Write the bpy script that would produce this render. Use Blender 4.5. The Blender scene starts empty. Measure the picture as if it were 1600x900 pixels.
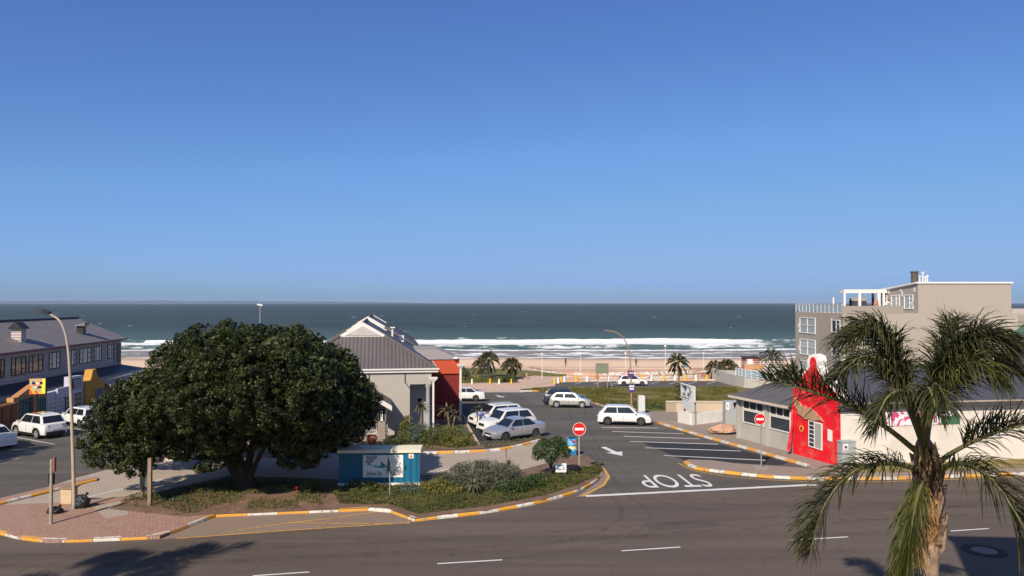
HAZE = True
import bpy, bmesh, math, random
import numpy as np
from mathutils import Vector, Matrix
random.seed(7); RNG = np.random.default_rng(11)
sc = bpy.context.scene
C = sc.collection
R = math.radians
# ---------------------------------------------------------------- camera
FPX = 1155.0; CAMZ = 9.65; TH = math.atan(23/FPX)
cam = bpy.data.cameras.new('camera'); cam.sensor_width = 36; cam.lens = FPX/1600*36
cam.clip_start = .1; cam.clip_end = 60000
camo = bpy.data.objects.new('camera', cam); C.objects.link(camo)
camo.location = (0, 0, CAMZ); camo.rotation_euler = (R(90)+TH, 0, 0); sc.camera = camo
# ---------------------------------------------------------------- light
SUN_TO = Vector((-.41, -.91, math.hypot(.41, .91)*math.tan(R(38)))).normalized()
w = bpy.data.worlds.new("World"); sc.world = w; w.use_nodes = True
nt = w.node_tree; nt.nodes.clear()
sky = nt.nodes.new('ShaderNodeTexSky'); sky.sky_type = 'NISHITA'; sky.sun_disc = False
sky.sun_elevation = R(38); sky.sun_rotation = math.atan2(-.41, -.91)
sky.altitude = 0; sky.air_density = .7; sky.dust_density = 1.0; sky.ozone_density = 10
hs = nt.nodes.new('ShaderNodeVectorMath'); hs.operation = 'MULTIPLY'; hs.inputs[1].default_value = (1, 1.02, 1.08)
cv = nt.nodes.new('ShaderNodeRGBCurve'); cv.mapping.extend = 'EXTRAPOLATED'; cv.mapping.use_clip = False      # evens the sky out towards the horizon
for ch, pts_ in ((0, [(.142, .150), (.21, .203), (.282, .238), (.311, .247), (1, .55)]), (1, [(.18, .18), (.324, .326), (.452, .392), (.543, .403), (1, .62)]), (2, [(.47, .48), (.79, .70), (.92, .708), (1.0, .712)])):
    c_ = cv.mapping.curves[ch]; c_.points[0].location = (0, 0); c_.points[-1].location = pts_[-1]
    for p_ in pts_[:-1]: c_.points.new(*p_)
    for p_ in c_.points: p_.handle_type = 'VECTOR'
cv.mapping.update()
s1 = nt.nodes.new('ShaderNodeVectorMath'); s1.operation = 'SCALE'; s1.inputs['Scale'].default_value = .13; s2 = nt.nodes.new('ShaderNodeVectorMath'); s2.operation = 'SCALE'; s2.inputs['Scale'].default_value = 1/.13
bg = nt.nodes.new('ShaderNodeBackground'); bg.inputs['Strength'].default_value = .13
wo = nt.nodes.new('ShaderNodeOutputWorld')
nt.links.new(sky.outputs[0], hs.inputs[0]); nt.links.new(hs.outputs[0], s1.inputs[0]); nt.links.new(s1.outputs[0], cv.inputs['Color']); nt.links.new(cv.outputs[0], s2.inputs[0]); nt.links.new(s2.outputs[0], bg.inputs[0]); nt.links.new(bg.outputs[0], wo.inputs[0])
sl = bpy.data.lights.new('sun', 'SUN'); sl.energy = 5.0; sl.angle = R(.5); sl.color = (1, .89, .76)
so = bpy.data.objects.new('sun', sl); C.objects.link(so)
so.rotation_euler = SUN_TO.to_track_quat('Z', 'Y').to_euler(); so.location = (-30, -60, 60)
sc.view_settings.view_transform = 'Standard'; sc.view_settings.look = 'None'
sc.view_settings.exposure = .14; sc.view_settings.gamma = 1; sc.view_settings.use_curve_mapping = False
# ---------------------------------------------------------------- geometry of the site
TB = [(-200, 0), (60, 0), (100, -2), (112, -2.3), (128, -2.6), (190, -4.5), (300, -7.5), (60000, -9)]
def T(y):
    for (a, za), (b, zb) in zip(TB, TB[1:]):
        if y <= b: return za+(zb-za)*(y-a)/(b-a)
    return TB[-1][1]
Fv = Vector((0, math.cos(TH), math.sin(TH))); Uv = Vector((0, -math.sin(TH), math.cos(TH)))
def ray(px, py): return Fv+Vector(((px-800)/FPX, 0, 0))+Uv*((450-py)/FPX)
def P(px, py, Y):                         # the point seen at a pixel, Y metres away
    d = ray(px, py); t = Y/d.y
    return Vector((d.x*t, Y, CAMZ+d.z*t))
def G(px, py, off=0.0):                   # the ground point seen at a pixel
    d = ray(px, py); s = d.z/d.y; lo, hi = 1.0, 400.0; y = lo
    while y < 400:
        if CAMZ+y*s-T(y)-off < 0: break
        lo = y; y += 2
    hi = y
    for _ in range(40):
        m = (lo+hi)/2
        if CAMZ+m*s-T(m)-off < 0: hi = m
        else: lo = m
    return Vector((d.x/d.y*hi, hi, T(hi)+off))
def UPL(px, py, p0, n):                   # pixel onto a plane
    d = ray(px, py); o = Vector((0, 0, CAMZ)); n = Vector(n)
    return o+d*((Vector(p0)-o).dot(n)/d.dot(n))
class Fr:                                 # a building's own axes: a to the right, b back, z up
    def __init__(s, x, y, ang, z=0): s.o = Vector((x, y, z)); s.x = Vector((math.cos(ang), math.sin(ang), 0)); s.y = Vector((-math.sin(ang), math.cos(ang), 0))
    def __call__(s, a, b, z=0): return s.o+s.x*a+s.y*b+Vector((0, 0, z))
WF = Fr(0, 0, 0)
# ---------------------------------------------------------------- materials
MATS = {}
def base_mat(name, rough=.8, spec=.3):
    m = bpy.data.materials.new(name); m.use_nodes = True
    n = m.node_tree.nodes; b = n['Principled BSDF']
    b.inputs['Roughness'].default_value = rough; b.inputs['Specular IOR Level'].default_value = spec
    MATS[name] = m
    return m, m.node_tree, b
def rgba(c, k=1): return (min(1, c[0]*k), min(1, c[1]*k), min(1, c[2]*k), 1)
def N_noise(t, scale, detail=4, rough=.55, vec=None, dist=0):
    n = t.nodes.new('ShaderNodeTexNoise'); n.inputs['Scale'].default_value = scale; n.inputs['Detail'].default_value = detail
    n.inputs['Roughness'].default_value = rough; n.inputs['Distortion'].default_value = dist
    if vec: t.links.new(vec, n.inputs['Vector'])
    return n.outputs['Fac']
def N_ramp(t, fac, stops):
    n = t.nodes.new('ShaderNodeValToRGB'); e = n.color_ramp.elements
    while len(e) < len(stops): e.new(.5)
    for q, (p, c) in zip(e, stops): q.position = p; q.color = c if len(c) == 4 else (*c, 1)
    t.links.new(fac, n.inputs['Fac']); return n.outputs['Color']
def N_mix(t, fac, a, b, mode='MIX'):
    n = t.nodes.new('ShaderNodeMix'); n.data_type = 'RGBA'; n.blend_type = mode
    for s, v in ((0, fac), (6, a), (7, b)):
        if isinstance(v, bpy.types.NodeSocket): t.links.new(v, n.inputs[s])
        elif s == 0: n.inputs[0].default_value = v
        else: n.inputs[s].default_value = v if len(v) == 4 else (*v, 1)
    return n.outputs[2]
def N_math(t, op, a, b=0.0, clamp=False):
    n = t.nodes.new('ShaderNodeMath'); n.operation = op; n.use_clamp = clamp
    for i, v in enumerate((a, b)):
        if isinstance(v, bpy.types.NodeSocket): t.links.new(v, n.inputs[i])
        else: n.inputs[i].default_value = v
    return n.outputs[0]
def N_obj(t, scale=(1, 1, 1), rot=0):
    c = t.nodes.new('ShaderNodeTexCoord'); m = t.nodes.new('ShaderNodeMapping')
    m.inputs['Scale'].default_value = scale; m.inputs['Rotation'].default_value = (0, 0, rot)
    t.links.new(c.outputs['Object'], m.inputs['Vector']); return m.outputs[0]
def N_bump(t, b, h, strength=.3, dist=.02):
    n = t.nodes.new('ShaderNodeBump'); n.inputs['Strength'].default_value = strength; n.inputs['Distance'].default_value = dist
    t.links.new(h, n.inputs['Height']); t.links.new(n.outputs[0], b.inputs['Normal'])
def pm(name, col, rough=.8, var=.12, scale=2.0, spec=.3, bump=0, bscale=30, metal=0, coat=0, dirt=None, dscale=.7, damt=(.55, .75)):
    if name in MATS: return MATS[name]
    m, t, b = base_mat(name, rough, spec)
    v = N_obj(t)
    f = N_noise(t, scale, 5, .6, v)
    c = N_ramp(t, f, [(.25, rgba(col, 1-var)), (.75, rgba(col, 1+var))])
    if dirt:
        g = N_noise(t, dscale, 6, .65, v)
        r = N_ramp(t, g, [(damt[0], (0, 0, 0)), (damt[1], (1, 1, 1))])
        c = N_mix(t, r, c, dirt)
    t.links.new(c, b.inputs['Base Color'])
    b.inputs['Metallic'].default_value = metal; b.inputs['Coat Weight'].default_value = coat
    if bump: N_bump(t, b, N_noise(t, bscale, 4, .6, v), bump, .02)
    return m
def asphalt(name, col, warm=(1, 1, 1), streak=None):
    m, t, b = base_mat(name, .85, .25)
    v = N_obj(t)
    f1 = N_noise(t, .22, 4, .6, v); f2 = N_noise(t, 14, 3, .7, v)
    c = N_ramp(t, f1, [(.3, rgba(col, .84)), (.7, rgba(col, 1.14))])
    c = N_mix(t, .35, c, N_ramp(t, f2, [(.3, rgba(col, .6)), (.7, rgba(col, 1.45))]))
    f4 = N_noise(t, 90, 2, .8, v); c = N_mix(t, .35, c, N_ramp(t, f4, [(.35, rgba(col, .45)), (.65, rgba(col, 1.7))]))
    if streak is not None:               # wheel tracks along the road
        vs = N_obj(t, (.035, .55, 1), streak)
        f3 = N_noise(t, 1, 5, .6, vs)
        c = N_mix(t, N_ramp(t, f3, [(.42, (0, 0, 0)), (.6, (.8, .8, .8))]), c, rgba(col, .72))
        f5 = N_noise(t, 3, 4, .6, N_obj(t, (.05, .9, 1), streak))
        c = N_mix(t, N_ramp(t, f5, [(.6, (0, 0, 0)), (.75, (.5, .5, .5))]), c, rgba(col, 1.25))
    vc = t.nodes.new('ShaderNodeTexVoronoi'); vc.feature = 'DISTANCE_TO_EDGE'; vc.inputs['Scale'].default_value = .28
    wn = t.nodes.new('ShaderNodeTexNoise'); wn.inputs['Scale'].default_value = 1.2; t.links.new(v, wn.inputs['Vector'])
    va = t.nodes.new('ShaderNodeVectorMath'); va.operation = 'ADD'; t.links.new(v, va.inputs[0]); t.links.new(wn.outputs['Color'], va.inputs[1])
    t.links.new(va.outputs[0], vc.inputs['Vector'])
    ck = N_ramp(t, vc.outputs['Distance'], [(.0, (.7, .7, .7)), (.006, (0, 0, 0))])
    c = N_mix(t, ck, c, rgba(col, .55))
    t.links.new(c, b.inputs['Base Color']); N_bump(t, b, f4, .35, .01)
    return m
def brick_mat(name, c1, c2, mortar, scale, rot=0, dirt=None, bw=.5, bh=.25):
    m, t, b = base_mat(name, .85, .25)
    v = N_obj(t, (1, 1, 1), rot)
    br = t.nodes.new('ShaderNodeTexBrick'); br.inputs['Scale'].default_value = scale
    br.inputs['Color1'].default_value = rgba(c1); br.inputs['Color2'].default_value = rgba(c2); br.inputs['Mortar'].default_value = rgba(mortar)
    br.inputs['Mortar Size'].default_value = .02; br.inputs['Brick Width'].default_value = bw; br.inputs['Row Height'].default_value = bh
    t.links.new(v, br.inputs['Vector'])
    c = br.outputs['Color']
    f = N_noise(t, .5, 5, .6, v); c = N_mix(t, N_ramp(t, f, [(.35, (0, 0, 0)), (.75, (.6, .6, .6))]), c, rgba(dirt or mortar))
    t.links.new(c, b.inputs['Base Color']); N_bump(t, b, br.outputs['Fac'], .3, -.01)
    return m
def paint_mat(name, col, under=(.28, .26, .24), amt=(.56, .66), rough=.65):
    m, t, b = base_mat(name, rough, .3)
    v = N_obj(t); f = N_noise(t, 5, 6, .75, v); g = N_noise(t, .8, 3, .5, v)
    c = N_ramp(t, g, [(.3, rgba(col, .86)), (.7, rgba(col, 1.05))])
    c = N_mix(t, N_ramp(t, f, [(amt[0], (0, 0, 0)), (amt[1], (1, 1, 1))]), c, under)
    t.links.new(c, b.inputs['Base Color']); return m
def rib_mat(name, col, ang, pitch=.2, axis='X', rough=.5, metal=0, var=.1):
    m, t, b = base_mat(name, rough, .4)
    v = N_obj(t, (1, 1, 1), -ang)
    wv = t.nodes.new('ShaderNodeTexWave'); wv.bands_direction = axis; wv.inputs['Scale'].default_value = 1/pitch*.314
    t.links.new(v, wv.inputs['Vector'])
    f = N_noise(t, .8, 5, .6, v)
    c = N_ramp(t, f, [(.3, rgba(col, 1-var)), (.7, rgba(col, 1+var))])
    t.links.new(c, b.inputs['Base Color']); b.inputs['Metallic'].default_value = metal
    N_bump(t, b, wv.outputs['Fac'], .9, .05); return m
def leaf_mat(name, dark, mid, light, rough=.5, trans=.25, spec=.4):
    m, t, b = base_mat(name, rough, spec)
    a = t.nodes.new('ShaderNodeAttribute'); a.attribute_name = 'rnd'
    v = N_obj(t); f = N_noise(t, .9, 3, .5, v)
    s = N_math(t, 'ADD', N_math(t, 'MULTIPLY', a.outputs['Fac'], .6), N_math(t, 'MULTIPLY', f, .4))
    c = N_ramp(t, s, [(.15, dark), (.5, mid), (.85, light)])
    t.links.new(c, b.inputs['Base Color'])
    tr = t.nodes.new('ShaderNodeBsdfTranslucent'); t.links.new(c, tr.inputs[0])
    mx = t.nodes.new('ShaderNodeMixShader'); mx.inputs[0].default_value = trans
    t.links.new(b.outputs[0], mx.inputs[1]); t.links.new(tr.outputs[0], mx.inputs[2])
    t.links.new(mx.outputs[0], t.nodes['Material Output'].inputs[0]); return m
# ---------------------------------------------------------------- mesh builder
class MB:
    def __init__(s): s.v = []; s.f = []; s.m = []
    def poly(s, pts, mi=0):
        k = len(s.v); s.v += [tuple(p) for p in pts]; s.f.append(tuple(range(k, k+len(pts)))); s.m.append(mi); return s
    def hexa(s, p, mi=0):              # 0-3 bottom loop, 4-7 top loop
        k = len(s.v); s.v += [tuple(q) for q in p]
        for f in ((0, 3, 2, 1), (4, 5, 6, 7), (0, 1, 5, 4), (1, 2, 6, 5), (2, 3, 7, 6), (3, 0, 4, 7)):
            s.f.append(tuple(k+i for i in f)); s.m.append(mi)
        return s
    def box(s, a0, a1, b0, b1, z0, z1, mi=0, fr=WF):
        return s.hexa([fr(a, b, z) for z in (z0, z1) for a, b in ((a0, b0), (a1, b0), (a1, b1), (a0, b1))], mi)
    def extrude(s, pts, vec, mi=0, side=None):
        n = len(pts); k = len(s.v); vec = Vector(vec); side = mi if side is None else side
        s.v += [tuple(p) for p in pts]+[tuple(Vector(p)+vec) for p in pts]
        s.f.append(tuple(k+i for i in range(n))); s.m.append(mi)
        s.f.append(tuple(k+n+i for i in reversed(range(n)))); s.m.append(mi)
        for i in range(n):
            j = (i+1) % n; s.f.append((k+i, k+j, k+n+j, k+n+i)); s.m.append(side)
        return s
    def tube(s, pts, r, n=8, mi=0, cap=True):
        pts = [Vector(p) for p in pts]; r = r if isinstance(r, (list, tuple)) else [r]*len(pts); k = len(s.v)
        up = None
        for i, p in enumerate(pts):
            d = (pts[min(i+1, len(pts)-1)]-pts[max(i-1, 0)]).normalized()
            if up is None: up = d.orthogonal().normalized()
            up = (up-d*up.dot(d)).normalized(); q = d.cross(up)
            for j in range(n):
                a = 2*math.pi*j/n; s.v.append(tuple(p+(up*math.cos(a)+q*math.sin(a))*r[i]))
        for i in range(len(pts)-1):
            for j in range(n):
                j2 = (j+1) % n; s.f.append((k+i*n+j, k+i*n+j2, k+(i+1)*n+j2, k+(i+1)*n+j)); s.m.append(mi)
        if cap:
            s.f.append(tuple(k+j for j in reversed(range(n)))); s.m.append(mi)
            e = k+(len(pts)-1)*n; s.f.append(tuple(e+j for j in range(n))); s.m.append(mi)
        return s
    def lathe(s, c, prof, n=12, mi=0):
        c = Vector(c); return s.tube([c+Vector((0, 0, z)) for _, z in prof], [max(r, .001) for r, _ in prof], n, mi)
    def disc(s, c, nrm, r, th, n=20, mi=0, side=None):
        nrm = Vector(nrm).normalized(); u = nrm.orthogonal().normalized(); q = nrm.cross(u); c = Vector(c)
        return s.extrude([c+(u*math.cos(2*math.pi*i/n)+q*math.sin(2*math.pi*i/n))*r for i in range(n)], nrm*th, mi, side)
    def build(s, name, mats, parent=None, smooth=False, bevel=0, seg=2, recalc=True):
        mats = mats if isinstance(mats, (list, tuple)) else [mats]
        o3 = ORIG.get(parent.name, Vector((0, 0, 0))) if parent else Vector((0, 0, 0))
        me = bpy.data.meshes.new(name)
        me.from_pydata([(x-o3.x, y-o3.y, z-o3.z) for x, y, z in s.v], [], s.f)
        for m in mats: me.materials.append(m)
        me.polygons.foreach_set('material_index', s.m)
        if recalc or bevel:
            bm = bmesh.new(); bm.from_mesh(me)
            if recalc: bmesh.ops.recalc_face_normals(bm, faces=bm.faces)
            if bevel: bmesh.ops.bevel(bm, geom=bm.edges[:], offset=bevel, segments=seg, affect='EDGES', clamp_overlap=True)
            bm.to_mesh(me); bm.free()
        if smooth:
            me.polygons.foreach_set('use_smooth', [True]*len(me.polygons)); me.set_sharp_from_angle(angle=R(40))
        return link(name, me, parent)
ORIG = {}
def link(name, data, parent=None):
    o = bpy.data.objects.new(name, data); C.objects.link(o)
    if parent: o.parent = parent; ORIG[o.name] = ORIG.get(parent.name, Vector((0, 0, 0)))
    return o
def tag(o, label=None, cat=None, group=None, kind=None):
    for k, v in (('label', label), ('category', cat), ('group', group), ('kind', kind)):
        if v: o[k] = v
    return o
def thing(name, label, cat, loc=(0, 0, 0), group=None, rot=None):
    o = bpy.data.objects.new(name, None); C.objects.link(o); o.empty_display_size = .3
    o.location = loc
    if rot is None: ORIG[o.name] = Vector(loc)       # parts are given in world coordinates
    else: o.rotation_euler = rot; ORIG[o.name] = Vector((0, 0, 0))   # parts in the thing's own coordinates
    return tag(o, label, cat, group)
def copy_tree(o, parent=None):
    c = o.copy(); C.objects.link(c)
    if parent: c.parent = parent
    for ch in list(o.children): copy_tree(ch, c)
    return c
def struct(o): o['kind'] = 'structure'; return o
ORD = ['leftmost', 'second', 'third', 'fourth', 'fifth', 'sixth', 'seventh', 'eighth', 'ninth', 'tenth', 'eleventh', 'twelfth']
def ordl(i): return 'leftmost' if i == 0 else ORD[i]+' from the left'
# sheets that follow the ground
def sheet(name, poly, off, mat, skirt=0, px=True, parent=None, kind='structure', step=None):
    pts = [G(*p, 0) for p in poly] if px else [Vector((p[0], p[1], 0)) for p in poly]
    bm = bmesh.new(); vs = [bm.verts.new((p.x, p.y, 0)) for p in pts]; n = len(pts)
    A = sum(pts[i].x*pts[(i+1) % n].y-pts[(i+1) % n].x*pts[i].y for i in range(n))/2; idx = list(range(n)) if A > 0 else list(range(n))[::-1]
    cr = lambda a, b, c: (b.x-a.x)*(c.y-a.y)-(b.y-a.y)*(c.x-a.x)
    while len(idx) > 3:                       # ear clipping
        best = None
        for k in range(len(idx)):
            i, j, l = idx[k-1], idx[k], idx[(k+1) % len(idx)]; a, b, c = pts[i], pts[j], pts[l]; q = cr(a, b, c)
            if q <= 1e-9: continue
            if any(cr(a, b, pts[m_]) >= 0 and cr(b, c, pts[m_]) >= 0 and cr(c, a, pts[m_]) >= 0 for m_ in idx if m_ not in (i, j, l)): continue
            s_ = q/max((b-a).length, (c-b).length, (a-c).length)**2
            if best is None or s_ > best[0]: best = (s_, k)
        if best is None: print('SHEET SELF-INTERSECTS', name); break
        k = best[1]; bm.faces.new([vs[idx[k-1]], vs[idx[k]], vs[idx[(k+1) % len(idx)]]]); idx.pop(k)
    if len(idx) == 3: bm.faces.new([vs[i] for i in idx])
    cuts = [y for y, _ in TB if min(p.y for p in pts) < y < max(p.y for p in pts)]
    for y in cuts: bmesh.ops.bisect_plane(bm, geom=bm.verts[:]+bm.edges[:]+bm.faces[:], plane_co=(0, y, 0), plane_no=(0, 1, 0))
    for v in bm.verts: v.co.z = T(v.co.y)+off
    bmesh.ops.recalc_face_normals(bm, faces=bm.faces)
    if sum(f.normal.z for f in bm.faces) < 0: bmesh.ops.reverse_faces(bm, faces=bm.faces[:])
    if skirt:
        ed = [e for e in bm.edges if e.is_boundary]
        r = bmesh.ops.extrude_edge_only(bm, edges=ed)
        for v in r['geom']:
            if isinstance(v, bmesh.types.BMVert): v.co.z -= skirt
    me = bpy.data.meshes.new(name); bm.to_mesh(me); bm.free()
    for m in (mat if isinstance(mat, (list, tuple)) else [mat]): me.materials.append(m)
    o = link(name, me, parent)
    if kind: o['kind'] = kind
    return o
def resample(pts, step):
    out = [pts[0].copy()]; left = step
    for a, b in zip(pts, pts[1:]):
        L = (b-a).length; d = left
        while d <= L: out.append(a.lerp(b, d/L)); d += step
        left = d-L
    out.append(pts[-1].copy()); return out
def smooth_line(pts, n=6):
    out = []
    for i in range(len(pts)-1):
        p0 = pts[max(i-1, 0)]; p1 = pts[i]; p2 = pts[i+1]; p3 = pts[min(i+2, len(pts)-1)]
        for k in range(n):
            t = k/n
            out.append(.5*((2*p1)+(p2-p0)*t+(2*p0-5*p1+4*p2-p3)*t*t+(-p0+3*p1-3*p2+p3)*t**3))
    out.append(pts[-1]); return out
def kerb(name, pxs, mats, wdt=.17, h=.135, stone=1.05, sm=False, inward=1, phase=0, down=.0):
    pts = [G(*p, 0) for p in pxs]
    if sm: pts = smooth_line(pts)
    st = resample(pts, stone)
    mb = MB()
    for i, (a, b) in enumerate(zip(st, st[1:])):
        d = (b-a); d.z = 0
        if d.length < .1: continue
        L = d.length; d.normalize(); n = Vector((-d.y, d.x, 0))*wdt*inward
        a2 = a+d*.012-n*.10; b2 = b-d*.012-n*.10; e = Vector((0, 0, h+random.uniform(-.006, .006))); ch = .05
        k = (i+phase) % len(mats)
        za = T(a2.y); zb = T(b2.y)
        A = Vector((a2.x, a2.y, za-.05)); B = Vector((b2.x, b2.y, zb-.05)); up = e+Vector((0, 0, .05))
        sec = [Vector((0, 0, 0)), up*.72, up+n*.28, up+n, n]
        mb.v += [tuple(A+q) for q in sec]+[tuple(B+q) for q in sec]; kk = len(mb.v)-10
        for j in range(5):
            j2 = (j+1) % 5; mb.f.append((kk+j, kk+j2, kk+5+j2, kk+5+j)); mb.m.append(k)
        mb.f.append(tuple(kk+j for j in range(5))); mb.m.append(k); mb.f.append(tuple(kk+5+j for j in reversed(range(5)))); mb.m.append(k)
    return struct(mb.build(name, mats))
def strip(name, pxs, wdt, off, mat, sm=False, world=None, parent=None):
    pts = world if world else [G(*p) for p in pxs]
    if sm: pts = smooth_line(pts)
    pts = resample(pts, 2.0); mb = MB(); L = []
    for i, p in enumerate(pts):
        d = pts[min(i+1, len(pts)-1)]-pts[max(i-1, 0)]; d.z = 0; d.normalize(); n = Vector((-d.y, d.x, 0))*wdt/2
        L.append((p+n, p-n))
    for (a, b), (c, d) in zip(L, L[1:]):
        mb.poly([Vector((q.x, q.y, T(q.y)+off)) for q in (a, b, d, c)])
    return struct(mb.build(name, mat))
def textmesh(s, name, mat, parent, M, size=1, th=.004, shear=0, sx=1):
    cu = bpy.data.curves.new('text', 'FONT'); cu.body = s; cu.size = size; cu.extrude = th; cu.shear = shear; cu.align_x = 'CENTER'; cu.align_y = 'CENTER'
    o = bpy.data.objects.new('tmp', cu); C.objects.link(o); bpy.context.view_layer.update()
    me = bpy.data.meshes.new_from_object(o.evaluated_get(bpy.context.evaluated_depsgraph_get())); bpy.data.objects.remove(o)
    me.transform(M @ Matrix.Diagonal((sx, 1, 1, 1)))
    o3 = ORIG.get(parent.name, Vector((0, 0, 0))) if parent else Vector((0, 0, 0))
    me.transform(Matrix.Translation(-o3)); me.materials.clear(); me.materials.append(mat)
    me.name = name
    return link(name, me, parent)
def basis(o, x, y):                        # matrix whose local x, y are the given world directions
    x = Vector(x).normalized(); y = Vector(y).normalized(); z = x.cross(y)
    return Matrix.Translation(Vector(o)) @ Matrix((x, y, z)).transposed().to_4x4()
# ---------------------------------------------------------------- leaves
def link_np(name, V, F, rnd, mat, parent):
    me = bpy.data.meshes.new(name); nf, k = F.shape
    o3 = ORIG.get(parent.name, Vector((0, 0, 0))) if parent else Vector((0, 0, 0))
    V = V-np.array(o3)
    me.vertices.add(len(V)); me.vertices.foreach_set('co', V.astype(np.float32).ravel())
    me.loops.add(nf*k); me.loops.foreach_set('vertex_index', F.astype(np.int32).ravel())
    me.polygons.add(nf); me.polygons.foreach_set('loop_start', np.arange(0, nf*k, k, dtype=np.int32))
    a = me.attributes.new('rnd', 'FLOAT', 'FACE'); a.data.foreach_set('value', rnd.astype(np.float32))
    me.materials.append(mat); me.update(calc_edges=True); me.validate()
    return link(name, me, parent)
def nrm(a): return a/(np.linalg.norm(a, axis=1, keepdims=True)+1e-9)
def leaf_quads(Pn, Nn, l, wd, rnd=None, up=0.0, nj=.8):
    n = len(Pn); N = nrm(Nn+RNG.normal(0, nj, (n, 3))); t = nrm(np.cross(N, RNG.normal(0, 1, (n, 3)))+np.array([0, 0, up])); b = nrm(np.cross(N, t))
    ll = (l*RNG.uniform(.7, 1.3, n))[:, None]; ww = (wd*RNG.uniform(.7, 1.3, n))[:, None]
    V = np.stack([Pn-t*ll*.5, Pn+b*ww*.5+t*ll*.1, Pn+t*ll*.5, Pn-b*ww*.5+t*ll*.1], 1).reshape(-1, 3)
    F = np.arange(4*n).reshape(n, 4)
    return V, F, (RNG.uniform(0, 1, n) if rnd is None else rnd)
def clumps(lobes, cd, cr, nl, l, wd, floor=None, inner=.62):
    """lobed crown whose leaves sit in rounded tufts, so that lit tufts stand against dark gaps"""
    A = [np.array(c) for c, _ in lobes]; Rr = [np.array(r) for _, r in lobes]; CC = []; DD = []
    for i in range(len(lobes)):
        n = max(6, int(cd*4*math.pi*(np.prod(Rr[i])**(2/3)))); d = nrm(RNG.normal(0, 1, (n, 3))); p = A[i]+d*RNG.uniform(.80, 1.0, n)[:, None]*Rr[i]; keep = np.ones(n, bool)
        for j in range(len(lobes)):
            if j != i: keep &= (np.linalg.norm((p-A[j])/Rr[j], axis=1) > .72)
        CC.append(p[keep]); DD.append(nrm(d[keep]/Rr[i]))
    Cn = np.concatenate(CC); Dn = np.concatenate(DD); k = len(Cn); rad = cr*RNG.uniform(.55, 1.35, k); tone = RNG.uniform(0, 1, k)
    rep = np.repeat(np.arange(k), nl); u = nrm(RNG.normal(0, 1, (k*nl, 3))+Dn[rep]*.55)
    Pn = Cn[rep]+u*(rad[rep]*RNG.uniform(.62, 1.05, k*nl))[:, None]*np.array([1, 1, .8]); rn = np.clip(tone[rep]*.6+RNG.uniform(0, .55, k*nl), 0, 1)
    if floor is not None: q = Pn[:, 2] > floor; Pn, u, rn = Pn[q], u[q], rn[q]
    return leaf_quads(Pn, u, l, wd, rn, nj=.55)
def lobes_cloud(lobes, dens, l, wd, shell=(.72, 1.02), floor=None, sprig=None):
    """lobes: list of (centre, (rx,ry,rz)); leaf centres through the outer layer of each, none deep inside another"""
    A = [np.array(c) for c, _ in lobes]; Rr = [np.array(r) for _, r in lobes]; PP = []; NN = []; RR = []
    for i in range(len(lobes)):
        n = int(dens*4*math.pi*(np.prod(Rr[i])**(2/3)))
        d = nrm(RNG.normal(0, 1, (n, 3))); 
        # bumpy surface from a handful of random directions
        K = nrm(RNG.normal(0, 1, (30, 3))); bump = np.max(d@K.T, axis=1)
        rr = RNG.uniform(shell[0], shell[1], n)*(.72+.36*np.clip((bump-.72)/.28, 0, 1))
        p = A[i]+d*rr[:, None]*Rr[i]
        keep = np.ones(n, bool)
        for j in range(len(lobes)):
            if j != i: keep &= (np.linalg.norm((p-A[j])/Rr[j], axis=1) > .66)
        p = p[keep]; d2 = nrm(d[keep]/Rr[i]); PP.append(p); NN.append(d2)
        RR.append(np.clip(RNG.uniform(0, 1, len(p))*.7+.3*RNG.uniform(0, 1), 0, 1))
    Pn = np.concatenate(PP); Nn = np.concatenate(NN); rn = np.concatenate(RR)
    if floor is not None: k = Pn[:, 2] > floor; Pn, Nn, rn = Pn[k], Nn[k], rn[k]
    return leaf_quads(Pn, Nn, l, wd, rn)
def merge_np(parts):
    V = []; F = []; Rn = []; k = 0
    for v, f, r in parts: V.append(v); F.append(f+k); Rn.append(r); k += len(v)
    return np.concatenate(V), np.concatenate(F), np.concatenate(Rn)
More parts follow.
